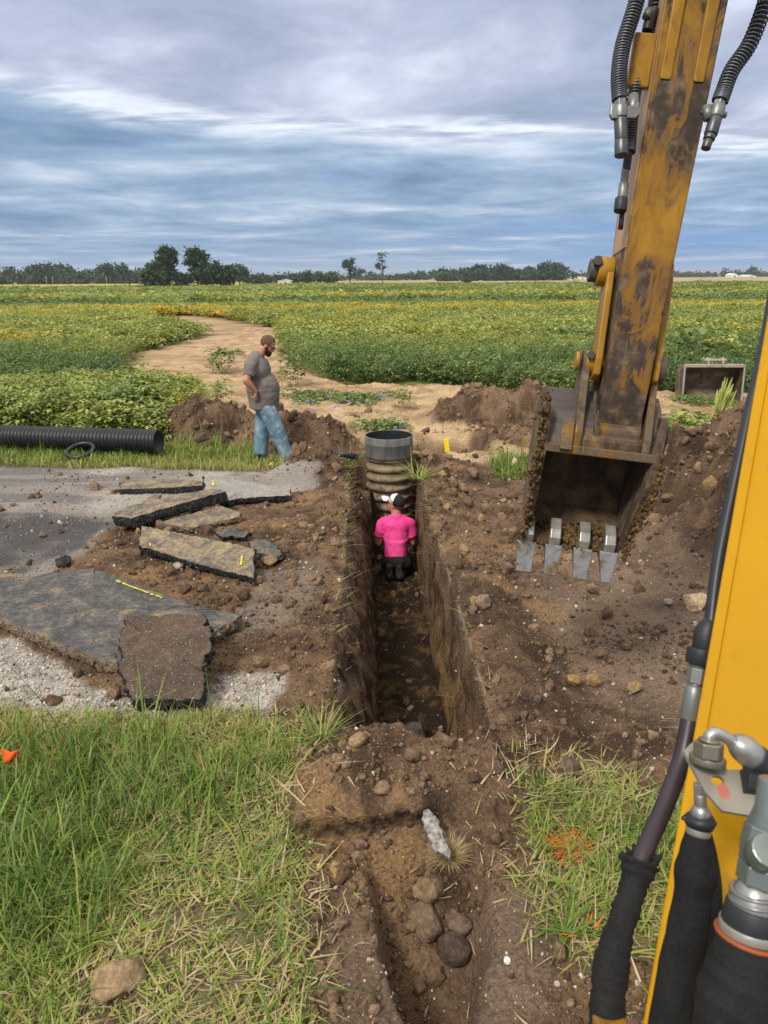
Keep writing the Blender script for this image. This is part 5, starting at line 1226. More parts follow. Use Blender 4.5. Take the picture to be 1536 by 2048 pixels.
# boss at the lower end
mb = MB(); mb.cyl((-.120, 0, 0), (.120, 0, 0), .088, 32); mb.prism([(.085, -.03), (.094, -.06), (.06, -.09), (-.05, -.09), (-.05, .1), (.085, .1)], (0, 0, 0), (0, 1, 0), (0, 0, 1), (1, 0, 0), -.114, .114)
arm_part(mb, 'stick_boss', M_EAR, bevel=.006)
# left flank of the stick: sky light painted in as a paler orange
M_FLANK = plain('skylit_orange_flank', (.46, .28, .15), .5, 0, .12, 6, .1, .002)
mb = MB(); mb.hexa([(-.136, .114, 1.5), (-.136, -.22, 1.5), (-.130, -.22, 1.5), (-.130, .114, 1.5)], [(-.156, .116, LS + .8), (-.156, -.22, LS + .8), (-.148, -.22, LS + .8), (-.148, .116, LS + .8)]); mb.hexa([(-.123, .110, .90), (-.123, -.20, .90), (-.117, -.20, .90), (-.117, .110, .90)], [(-.136, .114, 1.5), (-.136, -.22, 1.5), (-.130, -.22, 1.5), (-.130, .114, 1.5)]); arm_part(mb, 'lit_flank_plate', M_FLANK, bevel=0)
# two raised ribs and the casting between them near the top
for x_ in (-.080, .070):
    mb = MB(); mb.hexa([(x_ - .022, .118, 1.66), (x_ + .030, .118, 1.66), (x_ + .030, .132, 1.64), (x_ - .022, .132, 1.64)], [(x_ - .032, .12, LS + .7), (x_ + .034, .12, LS + .7), (x_ + .034, .185, LS + .7), (x_ - .032, .185, LS + .7)])
    arm_part(mb, 'stick_rib', M_LINK, bevel=.008)
mb = MB(); mb.prism([(-.06, LS - .12), (0, LS - .2), (.06, LS - .12), (.06, LS + .6), (-.06, LS + .6)], (0, .118, 0), (1, 0, 0), (0, 0, 1), (0, 1, 0), 0, .035); arm_part(mb, 'boss_plate', M_LINK, bevel=.012)
mb = MB(); mb.box((-.19, .07, 1.73), (.10, .05, .23)); arm_part(mb, 'hose_bracket', M_LINK, bevel=.006)
# bucket ---------------------------------------------------------------
bkt = empty('bucket'); bkt.parent = EX; bkt.matrix_world = ARM.copy()
outer = [(.105, -.125), (.085, -.06), (.045, .04), (-.02, .13), (-.12, .19), (-.26, .16), (-.38, .04), (-.45, -.14), (-.44, -.33), (-.36, -.50), (-.24, -.60), (-.085, -.655)]
inner = [(.09, -.13), (.068, -.065), (.03, .03), (-.03, .11), (-.12, .165), (-.25, .14), (-.36, .03), (-.425, -.14), (-.415, -.32), (-.345, -.48), (-.23, -.575), (-.085, -.630)]
x0b, x1b = -.355, .205
def taper(r, u): return r * (1 - .10 * max(0, (-.2 - u)) / .45) + (-.01 if r < 0 else 0) * 0 - .028 * max(0, (-.2 - u)) / .45
def shell_strip(poly_a, poly_b, xa, xb):
    mb = MB(); n = len(poly_a); V = []
    for x_ in (xa, xb):
        for p in (poly_a, poly_b): V += [(taper(x_, u), f, u) for f, u in p]
    Fs = []
    for i in range(n - 1):
        Fs += [(i, i + 1, 2 * n + i + 1, 2 * n + i), (n + i + 1, n + i, 3 * n + i, 3 * n + i + 1), (i + 1, i, n + i, n + i + 1), (2 * n + i, 2 * n + i + 1, 3 * n + i + 1, 3 * n + i)]
    Fs += [(0, 2 * n, 3 * n, n), (n - 1, 2 * n - 1, 4 * n - 1, 3 * n - 1)]
    mb.add(V, Fs, 0, False)
    for k, f in enumerate(mb.f): mb.mi[k] = 1 if (k % 4 == 1 and k < 4 * (n - 1)) else 0
    return mb
mb = shell_strip(outer, inner, x0b, x1b); o = mb.build('shell', [M_BOUT, M_BIN], bkt); o.matrix_world = ARM.copy(); o.matrix_parent_inverse = Matrix(); o.matrix_basis = Matrix()
def bpart(mb, name, mat, bevel=.004, parent=None):
    o = mb.build(name, mat, parent or bkt, bevel); return o
sideo = outer + [(-.075, -.64), (-.02, -.5), (.065, -.30), (.118, -.13)]
for sg, x_ in ((-1, x0b), (1, x1b)):
    mb = MB(); n = len(sideo); V = [(taper(x_, u) + d * sg, f, u) for d in (0.001, .022) for f, u in sideo]
    ctr = [(taper(x_, -.22) + d * sg, -.16, -.22) for d in (0.001, .022)]; V += ctr
    Fs = [(i, (i + 1) % n, n + (i + 1) % n, n + i) for i in range(n)] + [((i + 1) % n, i, 2 * n) for i in range(n)] + [(n + i, n + (i + 1) % n, 2 * n + 1) for i in range(n)]
    mb.add(V, Fs); bpart(mb, 'side_plate', M_SCR, 0)
    # side cutter edge: thick strip along the mouth
    ed = [(.120, .10), (.130, -.04), (.126, -.15), (.07, -.31), (-.005, -.50), (-.06, -.63)]; ei = [(f - .07, u + .0) for f, u in ed]
    mb = MB(); m = len(ed); V = [(taper(x_, u) + d * sg, f, u) for d in (-.006, .030) for f, u in ed + ei[::-1]]; k = 2 * m
    Fs = [list(range(k))[::-1], list(range(k, 2 * k))] + [(i, (i + 1) % k, k + (i + 1) % k, k + i) for i in range(k)]
    mb.add(V, Fs); bpart(mb, 'side_cutter', M_SCR, .004)
mb = MB(); mb.box(((x0b + x1b) / 2, .112, -.112), (x1b - x0b, .03, .045)); bpart(mb, 'mouth_bar', M_EAR, .006)
# cutting edge plate
mb = MB(); xl, xr_ = taper(x0b, -.66), taper(x1b, -.66)
mb.hexa([(xl, -.25, -.585), (xr_, -.25, -.585), (xr_, -.24, -.60), (xl, -.24, -.60)], [(xl, -.055, -.665), (xr_, -.055, -.665), (xr_, -.065, -.68), (xl, -.065, -.68)]); bpart(mb, 'cutting_edge', M_BIN, .003)
tdir = Vector((0, .30, -.95)).normalized(); nrm_t = Vector((0, .95, .30)).normalized()
for i, x_ in enumerate((-.352, -.205, -.045, .095)):
    t = empty('tooth'); t.parent = bkt
    o0 = Vector((x_, -.075, -.645)); ax = Vector((1, 0, 0))
    mb = MB()   # shank: bent plate lying on the edge inside the mouth
    def q(w_, a, b_): return o0 + ax * w_ + tdir * a + nrm_t * b_
    pr = [(-.125, .012), (-.06, .050), (-.01, .056), (.03, .034), (.03, -.030), (-.02, -.030), (-.125, -.006)]
    mb.prism([(a, b_) for a, b_ in pr], o0, tdir, nrm_t, ax, -.029, .029); o = bpart(mb, 'shank', plain('tooth_shank_steel_%d' % i, (.36, .34, .31), .35, .5, .3, 24, .3, .003, .5) if i == 0 else bpy.data.materials['tooth_shank_steel_0'], .006, t)
    mb = MB(); w0, w1 = (.052, .040) if i != 1 else (.046, .036)
    if i == 3: w1 = .032
    mb.hexa([q(-w0, .028, -.034), q(w0, .028, -.034), q(w0, .028, .036), q(-w0, .028, .036)], [q(-w1 + .004 * i, .195, -.008), q(w1, .195, -.008), q(w1, .195, .004), q(-w1 + .004 * i, .195, .004)]); bpart(mb, 'tooth_blade', M_TOOTH, .004, t)
# ears and pins
earp = [(.115, -.12), (.12, -.02), (.09, .07), (.035, .25), (.02, .36), (-.02, .40), (-.09, .40), (-.13, .34), (-.14, .2), (-.14, -.02), (-.02, -.12), (.02, -.15)]
for x_ in (-.218, .132):
    mb = MB(); mb.prism(earp, (x_, 0, 0), (0, 1, 0), (0, 0, 1), (1, 0, 0), 0, .040); bpart(mb, 'ear', M_EAR, .007)
mb = MB(); mb.cyl((-.33, 0, .015), (-.216, 0, .015), .046, 28); bpart(mb, 'pin', M_CHROME, .004)
mb = MB(); mb.cyl((-.345, 0, .015), (-.298, 0, .015), .050, 24); bpart(mb, 'pin_sleeve', plain('rusty_orange_sleeve', (.42, .20, .05), .6, .2, .4, 30, .3), .004)
mb = MB(); mb.cyl((.172, 0, .0), (.222, 0, .0), .075, 28); mb.cyl((.220, 0, .0), (.242, 0, .0), .062, 28); mb.cyl((.240, 0, 0), (.260, 0, 0), .078, 28); bpart(mb, 'pin_cap', M_BOUT, .004)
mb = MB(); mb.prism([(.105, -.02), (.10, .02), (.15, -.14), (.13, -.15)], (-.255, 0, .03), (0, 1, 0), (0, 0, 1), (1, 0, 0), -.03, .03); bpart(mb, 'gusset', M_EAR, .003)
mb = MB(); mb.prism([(.10, -.10), (.10, -.055), (.055, .01), (.02, .0), (.06, -.10)], (0, 0, 0), (0, 1, 0), (0, 0, 1), (1, 0, 0), -.177, .131); bpart(mb, 'ear_gap_dark', M_BIN, .004)  # dark block added to darken the gap between the ears
# mud caked on the bucket
def mud(name, pts, rad, seed, parent):
    rg = np.random.default_rng(seed); mb = MB(); k = len(pts)
    pts = [np.array(p) + rg.normal(0, .5 * rad, 3) for p in pts for _ in range(7)]
    for i, p in enumerate(pts):
        rad_ = rad; k_ = rg.uniform(.2, .62)
        me = rock_mesh('tmp', M_MUD, seed + i, 1, 2, .32, (rad_ * k_ * rg.uniform(.7, 1.2), rad_ * k_ * rg.uniform(.6, 1.1), rad_ * k_ * rg.uniform(.8, 1.6)), False)
        a = np.zeros(len(me.vertices) * 3, np.float32); me.vertices.foreach_get('co', a); mb.add(a.reshape(-1, 3) + np.array(p), [list(f.vertices) for f in me.polygons], 0, True); bpy.data.meshes.remove(me)
    return mb.build(name, M_MUD, parent)
rg = np.random.default_rng(3)
mud('caked_mud', [(taper(x0b, u) - .025 - abs(rg.normal(0, .008)), .06 + .07 * max(0, min(1, (u + .55) / .3)) - .14 * max(0, (-.3 - u)) * 1.6 + rg.normal(0, .015), u) for u in np.arange(-.66, .16, .022)], .024, 700, bkt)
mud('caked_mud', [(taper(x1b, u) + .022 + abs(rg.normal(0, .008)), .05 + .07 * max(0, min(1, (u + .55) / .3)) - .14 * max(0, (-.3 - u)) * 1.6 + rg.normal(0, .015), u) for u in np.arange(-.66, -.10, .022)], .024, 760, bkt)
mud('caked_mud', [(x_, -.085 + rg.normal(0, .014), -.655 + rg.normal(0, .016) - .02 * rg.random()) for x_ in np.arange(-.40, .16, .021)], .026, 800, bkt)
mud('caked_mud', [(rg.uniform(-.36, .14), -.11 - .12 * t, -.62 + .04 * t + rg.normal(0, .012)) for t in rg.random(60)], .028, 840, bkt)
# bucket link: side bars, cross pins, connecting link
for x_ in (-.166, .128):
    mb = MB(); bar = [(.02, .25), (.06, .28), (.062, .36), (.035, .52), (-.01, .78), (-.05, .87), (-.12, .88), (-.16, .80), (-.13, .52), (-.07, .32), (-.04, .25)]
    mb.prism(bar, (x_ + (0 if x_ < 0 else .0), 0, 0), (0, 1, 0), (0, 0, 1), (1, 0, 0), 0, .036); arm_part(mb, 'link_bar', M_LINK, bevel=.008)
mb = MB(); mb.cyl((-.205, -.03, .335), (-.155, -.03, .335), .062, 24); mb.cyl((-.255, -.03, .335), (-.235, -.03, .335), .05, 20); arm_part(mb, 'link_pin', M_LINK, bevel=.005)
mb = MB(); mb.cyl((-.19, .035, .375), (-.19, .055, .375), .022, 6); arm_part(mb, 'pin_bolt', M_BOUT, bevel=.003)
mb = MB(); mb.cyl((-.21, -.09, .80), (-.13, -.09, .80), .075, 28); arm_part(mb, 'link_boss', M_LINK, bevel=.005)
mb = MB(); mb.cyl((-.25, -.09, .80), (-.205, -.09, .80), .058, 24); arm_part(mb, 'pin_cap', M_BOUT, bevel=.005)
mb = MB(); mb.cyl((-.225, -.03, .84), (-.225, .0, .84), .026, 6); arm_part(mb, 'pin_bolt', M_BOUT, bevel=.003)
mb = MB(); mb.cyl((-.135, -.09, .80), (.135, -.09, .80), .06, 24); arm_part(mb, 'link_shaft', M_BOUT, bevel=.004)
mb = MB(); mb.prism([(-.02, .28), (.03, .33), (-.03, .41), (-.16, .41), (-.16, .30), (-.06, .22)], (0, 0, 0), (0, 1, 0), (0, 0, 1), (1, 0, 0), -.135, .135); arm_part(mb, 'connecting_link', M_LINK, bevel=.01)
mb = MB(); mb.prism([(-.16, .0), (-.02, .02), (-.06, .30), (-.20, .32)], (0, 0, 0), (0, 1, 0), (0, 0, 1), (1, 0, 0), -.128, .128); arm_part(mb, 'connecting_link', M_EAR, bevel=.01)
mb = MB(); mb.cyl((.125, -.03, .335), (.20, -.03, .335), .075, 24); arm_part(mb, 'link_pin', M_BOUT, bevel=.005)
# upper cylinder behind the stick
mb = MB(); mb.cyl((0, -.30, 1.0), (0, -.44, LS + .6), .055, 20); arm_part(mb, 'cylinder', M_BOUT, bevel=0)
# hoses -----------------------------------------------------------------
def helix(path, r, turns, wr, name, parent, mat=None, n=10):
    P = [Vector(p) for p in path]; m = len(P); tot = int(turns * n); pts = []
    x = None
    fr = []
    for i in range(m):
        d = (P[min(i + 1, m - 1)] - P[max(i - 1, 0)]).normalized()
        if x is None: x, y, _ = frame(d)
        else: x = (x - d * x.dot(d)).normalized(); y = d.cross(x)
        fr.append((x.copy(), y.copy()))
    for k in range(tot + 1):
        s = k / tot * (m - 1); i = min(int(s), m - 2); t = s - i; a = 2 * math.pi * k / n
        p = P[i].lerp(P[i + 1], t); X = fr[i][0].lerp(fr[i + 1][0], t); Y = fr[i][1].lerp(fr[i + 1][1], t)
        pts.append(p + X * (math.cos(a) * r) + Y * (math.sin(a) * r))
    mb = MB(); mb.tube(pts, wr, 5); return mb.build(name, mat or M_SPR, parent)
def hose(path, r, name='hose', mat=None, guard=None, rr=None):
    pts = catmull(path, 10); o = MB().tube(pts, rr or r, 16).build(name, mat or M_HOSE, EX)
    if guard: helix(pts, r + guard[1], guard[0], guard[2], 'spring_guard', o)
    return o
zl = 3.40
hose([atz(1290, -60, zl), atz(1268, 20, zl), atz(1246, 90, zl), atz(1238, 150, zl), atz(1240, 200, zl)], .026, guard=(46, .008, .0045))
o = MB(); o.tube([atz(1241, 192, zl), atz(1241, 214, zl)], .030, 6, sm=False); o.tube([atz(1241, 214, zl), atz(1241, 238, zl)], .034, 20); o.build('coupling', M_STEELD, EX, .003)
o = MB(); o.tube([atz(1241, 238, zl), atz(1243, 282, zl)], .030, 24); o.tube([atz(1243, 282, zl), atz(1243, 312, zl)], .0315, 24); o.build('quick_coupler', plain('coupler_metal', (.10, .105, .11), .4, .6, .2, 30), EX, .003)
o = MB(); o.prism([(-.055, -.01), (-.05, .032), (.0, .030), (.06, .028), (.075, .05), (.085, -.01), (.06, -.028), (-.045, -.03)], atz(1243, 226, zl - .01), RIGHT, UP, -FWD, -.012, .012); o.build('hose_clamp', M_STEELD, EX, .004)
o = MB(); o.tube([atz(1268, 190, 3.42), atz(1266, 215, 3.42), atz(1262, 232, 3.42)], [.022, .03, .02], 12); o.build('clamp_bolt', M_STEELD, EX)
h2 = [atz(1318, -60, 3.5), atz(1306, 30, 3.5), atz(1284, 110, 3.5), atz(1270, 180, 3.5), atz(1262, 250, 3.5), atz(1258, 305, 3.5)]
hose(h2, .021, guard=(62, .007, .004))
hose([atz(1310, 20, 3.47), atz(1298, 44, 3.47), atz(1294, 62, 3.47)], .024)
o = MB(); o.tube([atz(1298, 20, 3.45), atz(1292, 36, 3.45)], .02, 10); o.build('clamp_bolt', M_STEELD, EX)
hose([atz(1258, 300, 3.5), atz(1252, 340, 3.52)], .019)
o = MB(); o.tube([atz(1251, 338, 3.52), atz(1248, 366, 3.52)], .019, 6, sm=False); o.tube([atz(1248, 366, 3.52), atz(1244, 398, 3.52)], .023, 16); o.build('coupling', M_STEELD, EX, .003)
o = MB(); o.tube([atz(1243, 396, 3.52), atz(1240, 424, 3.52)], .030, 20); o.build('dust_cap', M_HOSE, EX, .006)
o = MB(); o.tube([atz(1245, 420, 3.55), atz(1241, 458, 3.55)], .012, 12); o.build('steel_line', M_HOSE, EX)
zr = 3.36
hose([atz(1548, -60, zr), atz(1526, 20, zr), atz(1498, 90, zr), atz(1464, 140, zr), atz(1446, 186, zr), atz(1440, 202, zr)], .025, guard=(40, .009, .0045))
o = MB(); o.tube([atz(1443, 192, zr), atz(1437, 212, zr)], .028, 6, sm=False); o.tube([atz(1437, 212, zr), atz(1431, 236, zr)], .032, 18); o.build('coupling', M_STEELD, EX, .003)
o = MB(); o.tube([atz(1431, 236, zr), atz(1421, 270, zr)], .030, 20); o.tube([atz(1421, 270, zr), atz(1417, 280, zr)], .026, 20); o.tube([atz(1417, 280, zr), atz(1411, 298, zr)], .021, 18); o.build('quick_coupler', bpy.data.materials['coupler_metal'], EX, .003)
o = MB(); o.tube([atz(1405, 224, zr + .05), atz(1420, 226, zr), atz(1452, 230, zr)], .014, 10); o.build('hose_clamp', M_STEELD, EX); o = MB(); o.tube([atz(1414, 212, zr), atz(1416, 240, zr)], .02, 10); o.build('clamp_bolt', M_STEELD, EX)
# boom: box beam rising on the right, seen from its back --------------------
za, zb = 1.18, 1.62
E0 = atz(1268, 2170, za); E1 = atz(1574, 430, zb)
be = (E1 - E0).normalized(); tcb = (CAM - (E0 + E1) / 2); bn = (tcb - be * tcb.dot(be)).normalized(); bn = (Quaternion(be, R(-10)) @ bn).normalized(); bw = be.cross(bn)
if bw.dot(RIGHT) < 0: bw = -bw
def BB(a, w_, n_): return E0 + be * a + bw * w_ + bn * n_
LB = (E1 - E0).length
M4 = [(-.25, .30), (0, .28), (LB, .24), (LB + .7, .20)]
mb = MB(); V = []; 
for a, wd in [(-.35, .30), (0, .30), (LB, .28)]: V += [BB(a, 0, 0), BB(a, wd, 0), BB(a, wd, -.30), BB(a, 0, -.30)]
top = [PT + BU * .55 + BR * d + BF * f for d, f in ((-.12, .1), (.12, .1), (.12, -.2), (-.12, -.2))]
Xm = BB(LB, .14, -.15).lerp(PT + BU * .6, .5) + Vector((.05, -.2, .35))
V += [Xm + bw * d + bn * f for d, f in ((-.13, .15), (.13, .15), (.13, -.15), (-.13, -.15))] + top
ns = len(V) // 4
Fs = [(3, 2, 1, 0), tuple(4 * (ns - 1) + i for i in range(4))] + [(4 * i + j, 4 * i + (j + 1) % 4, 4 * i + 4 + (j + 1) % 4, 4 * i + 4 + j) for i in range(ns - 1) for j in range(4)]
mb.add(V, Fs); boom = mb.build('boom', M_BOOM, EX, .006)
mb = MB(); mb.hexa([BB(-.3, -.002, .007), BB(-.3, .018, .007), BB(-.3, .018, -.06), BB(-.3, -.002, -.06)], [BB(LB, -.002, .007), BB(LB, .018, .007), BB(LB, .018, -.06), BB(LB, -.002, -.06)]); mb.build('boom_flange', M_BOOM, EX, .003)
mb = MB(); mb.box(BB(-.30, .13, -.10), (.30, .22, .30), (bw, be, bn)); mb.build('boom_foot', worn_yellow('boom_foot_paint', (-.02, 0), 14), EX, .012)
mb = MB(); mb.box(atz(1222, 2075, 1.16), (.05, .055, .06), (RIGHT, UP, -FWD)); mb.build('foot_bracket', worn_yellow('foot_bracket_paint', (-.05, 0), 12), EX, .006)
# post under the boom foot down to the tracks
mb = MB(); pf = BB(-.36, .13, -.12); mb.hexa([Vector((pf.x - .16, pf.y - .16, -.05)), Vector((pf.x + .2, pf.y - .16, -.05)), Vector((pf.x + .2, pf.y + .2, -.05)), Vector((pf.x - .16, pf.y + .2, -.05))], [Vector((pf.x - .10, pf.y - .10, pf.z)), Vector((pf.x + .16, pf.y - .10, pf.z)), Vector((pf.x + .16, pf.y + .16, pf.z)), Vector((pf.x - .10, pf.y + .16, pf.z))]); mb.build('swing_post', M_BOUT, EX, .02)
# dark steel line along the left edge and the hose that leaves it
zz = 1.42
hose([atz(1552, 560, 1.62), atz(1528, 700, 1.58), atz(1496, 840, 1.54), atz(1464, 990, 1.50), atz(1436, 1130, 1.46), atz(1420, 1262, zz)], .0125, 'steel_line', plain('dark_line_paint', (.030, .033, .040), .38, .1, .2, 12))
o = MB(); o.tube([atz(1421, 1240, zz), atz(1417, 1252, zz), atz(1412, 1268, zz), atz(1409, 1300, zz)], [.012, .018, .0225, .0235], 24); o.tube([atz(1404, 1296, zz), atz(1400, 1328, zz)], [.0265, .0265], 24); o.build('rubber_boot', M_HOSE, EX, .002)
o = MB(); o.tube([atz(1399, 1326, zz), atz(1397, 1336, zz)], .017, 18); o.tube([atz(1397, 1336, zz), atz(1392, 1366, zz)], .019, 6, sm=False); o.tube([atz(1392, 1366, zz), atz(1390, 1374, zz)], .013, 16); o.build('fitting', M_STEELD, EX, .0015)
o = MB(); o.tube([atz(1390, 1372, zz), atz(1388, 1384, zz), atz(1386, 1400, zz), atz(1380, 1438, zz)], [.014, .0175, .019, .0185], 20); o.build('hose_ferrule', M_STEELD, EX, .001)
hose([atz(1380, 1436, zz), atz(1364, 1515, 1.40), atz(1338, 1590, 1.36), atz(1310, 1655, 1.32), atz(1290, 1700, 1.29), atz(1272, 1745, 1.27)], .0165, mat=M_HOSEP)
sl = catmull([atz(1280, 1722, 1.27), atz(1262, 1790, 1.25), atz(1236, 1870, 1.22), atz(1220, 1950, 1.20), atz(1212, 2060, 1.18)], 14); ns = len(sl)
MB().tube(sl, [.024 + .0065 * float(fbm(np.array([k * .21]), np.array([1.7]), 3, 5)[0]) + .0012 * math.sin(k * 2.3) + (.010 if k < 3 else 0) + .003 * (k / ns) for k in range(ns)], 20).build('protective_sleeve', M_SLEEVE, EX)
o = MB(); 
for k in range(16):
    a = k * .4; o.tube([sl[0] + RIGHT * (.024 * math.cos(a)) + FWD * (.02 * math.sin(a)), sl[0] + RIGHT * (.036 * math.cos(a)) + FWD * (.03 * math.sin(a)) + UP * (.010 + .006 * math.sin(k * 5.1))], [.007, .003], 5)
o.build('sleeve_fray', M_SLEEVE, EX)
# bracket plate with nut, elbow pipe and fittings, close to the camera
zp = 1.02
def pp(px, py, d=0): return atz(px, py, zp + d)
plate = [(1380, 1515), (1400, 1502), (1440, 1512), (1458, 1545), (1500, 1545), (1512, 1600), (1500, 1618), (1426, 1608), (1402, 1578)]
cpl = pp(1440, 1560); pl2 = [((pp(x_, y_) - cpl).dot(RIGHT), (pp(x_, y_) - cpl).dot(UP)) for x_, y_ in plate]
hole = [((pp(1433 + 13 * math.cos(a), 1562 + 7 * math.sin(a)) - cpl).dot(RIGHT), (pp(1433 + 13 * math.cos(a), 1562 + 7 * math.sin(a)) - cpl).dot(UP)) for a in [2 * math.pi * k / 18 for k in range(18)]]
bm = bmesh.new(); vo = [bm.verts.new((x_, y_, 0)) for x_, y_ in pl2]; vh = [bm.verts.new((x_, y_, 0)) for x_, y_ in hole]
eo = [bm.edges.new((vo[i], vo[(i + 1) % len(vo)])) for i in range(len(vo))] + [bm.edges.new((vh[i], vh[(i + 1) % len(vh)])) for i in range(len(vh))]
bmesh.ops.triangle_fill(bm, use_beauty=True, edges=eo); me = bpy.data.meshes.new('bracket_plate'); bm.to_mesh(me); bm.free()
N = NT('bracket_paint'); O = N.co(); X_, Y_, Z_ = N.sep(O)
red = N.rng(N.ma('ADD', N.ma('POWER', N.ma('SUBTRACT', X_, -.001), 2.0), N.ma('POWER', N.ma('SUBTRACT', Y_, -.0125), 2.0)), .00012, .00003)
M_BRK = N.fin(N.mix(N.ma('MULTIPLY', red, .7), N.mix(N.rng(N.noise(O, 20, 4), .35, .65), (.20, .185, .145), (.27, .25, .205)), (.45, .07, .05)), .5, .1, None, .4)
me.materials.append(M_BRK); o = link('bracket_plate', me, EX); o.matrix_world = Matrix.Translation(cpl) @ (Matrix((RIGHT, UP, -FWD)).transposed().to_4x4()) @ Matrix.Rotation(R(-38), 4, 'X') @ Matrix.Scale(1.27, 4, (0, 1, 0))
md = o.modifiers.new('thick', 'SOLIDIFY'); md.thickness = .007; md.offset = 0
o = MB(); o.tube([pp(1414, 1528), pp(1416, 1512)], .024, 20); o.tube([pp(1416, 1514, -.01), pp(1418, 1484, -.01)], .020, 6, sm=False); o.tube([pp(1418, 1484, -.01), pp(1419, 1478, -.01)], .014, 16); o.build('hex_nut', plain('olive_zinc', (.22, .205, .16), .38, .6, .15, 25), EX, .0015)
o = MB(); o.tube(catmull([pp(1418, 1484), pp(1420, 1472), pp(1432, 1466), pp(1450, 1474), pp(1466, 1484)], 8), .0085, 16); o.build('elbow_pipe', M_STEEL, EX)
o = MB(); o.tube([pp(1464, 1482), pp(1474, 1488), pp(1486, 1496), pp(1508, 1516), pp(1514, 1522)], [.011, .0165, .0195, .0195, .016], 18); o.build('hose_ferrule', M_STEEL, EX, .001)
o = MB(); o.tube(catmull([pp(1508, 1516), pp(1530, 1534), pp(1570, 1552), pp(1640, 1560)], 8), .021, 18); o.build('hose', M_HOSE, EX)
o = MB(); o.tube([pp(1487, 1560, -.01), pp(1522, 1566, -.01)], .018, 6, sm=False); o.tube([pp(1518, 1566, -.01), pp(1560, 1574, -.01)], .016, 14); o.build('fitting', M_HOSE, EX, .001)
o = MB(); o.tube([pp(1398, 1566), pp(1400, 1590)], .0085, 6, sm=False); o.tube([pp(1400, 1588), pp(1402, 1616)], .0085, 14); o.tube([pp(1402, 1612), pp(1402, 1622), pp(1401, 1634)], [.010, .0135, .0135], 18); o.build('fitting', M_STEEL, EX, .001)
o = MB(); o.tube([pp(1400, 1630), pp(1400, 1640), pp(1398, 1654)], [.017, .022, .018], 18); o.tube([pp(1364, 1636), pp(1392, 1640)], .0028, 8); o.build('cable_tie', M_HOSE, EX)
o = MB(); o.tube([pp(1398, 1652), pp(1396, 1668)], .0165, 20); o.build('hose_clamp', plain('clamp_band', (.34, .33, .29), .4, .5, .2, 40), EX, .001)
sl = catmull([pp(1396, 1664), pp(1388, 1760, .01), pp(1372, 1870, .02), pp(1348, 1980, .03), pp(1330, 2090, .04)], 10); k = len(sl)
MB().tube(sl, [.017 + .009 * min(1, i / 8) + -.0 + .004 * float(fbm(np.array([i * .16]), np.array([4.7]), 3, 6)[0]) for i in range(k)], 20).build('protective_sleeve', M_SLEEVE, EX)
sl = catmull([pp(1404, 1670, .01), pp(1416, 1760, .02), pp(1416, 1850, .03), pp(1398, 1960, .04), pp(1376, 2090, .05)], 10); k = len(sl)
MB().tube(sl, [.010 + .008 * math.sin(math.pi * min(1, .15 + i / k)) for i in range(k)], 16).build('protective_sleeve', M_SLEEVE, EX)
# large fitting and sleeve at the right edge
zq = .92
def pq(px, py, d=0): return atz(px + 9, py, zq + d)
o = MB(); o.tube([pq(1545, 1560), pq(1538, 1620), pq(1528, 1660)], [.021, .022, .026], 20); o.tube([pq(1528, 1652), pq(1522, 1690), pq(1512, 1730)], [.027, .029, .026], 8, sm=False); o.tube([pq(1510, 1712, -.015), pq(1530, 1700, -.04)], .02, 16); o.tube([pq(1512, 1728), pq(1506, 1766)], .026, 6, sm=False); o.build('large_fitting', plain('greenish_zinc', (.21, .24, .225), .36, .6, .18, 22), EX, .002)
o = MB(); o.tube([pq(1505, 1764), pq(1503, 1776), pq(1500, 1800), pq(1496, 1828)], [.018, .024, .029, .0295], 28); 
for py in (1782, 1798, 1814): o.tube([pq(1502 - (py - 1782) * .12, py - 3), pq(1502 - (py - 1782) * .12, py + 3)], .0305, 28)
o.build('hose_ferrule', M_STEEL, EX, .001)
o = MB(); o.tube([pq(1500, 1810), pq(1494, 1852)], [.033, .036], 26); o.build('rubber_boot', M_HOSE, EX, .002)
o = MB(); o.tube([pq(1494, 1848), pq(1492, 1866)], .0375, 28); o.build('hose_clamp', bpy.data.materials['clamp_band'], EX, .001)
o = MB(); o.tube([pq(1492, 1868), pq(1491, 1875)], .042, 28); o.build('orange_band', plain('orange_tape', (.26, .075, .025), .5), EX, .001)
sl = catmull([pq(1491, 1872), pq(1478, 1950), pq(1458, 2020), pq(1440, 2110)], 12); k = len(sl)
MB().tube(sl, [.036 + .010 * min(1, i / 14) + .006 * float(fbm(np.array([i * .14]), np.array([2.2]), 3, 8)[0]) for i in range(k)], 24).build('protective_sleeve', M_SLEEVE, EX)
sl = catmull([atz(1560, 1820, 1.0), atz(1552, 1900, 1.0), atz(1546, 1990, 1.0), atz(1536, 2100, 1.0)], 10)
MB().tube(sl, .036, 20).build('hose', M_HOSE, EX)
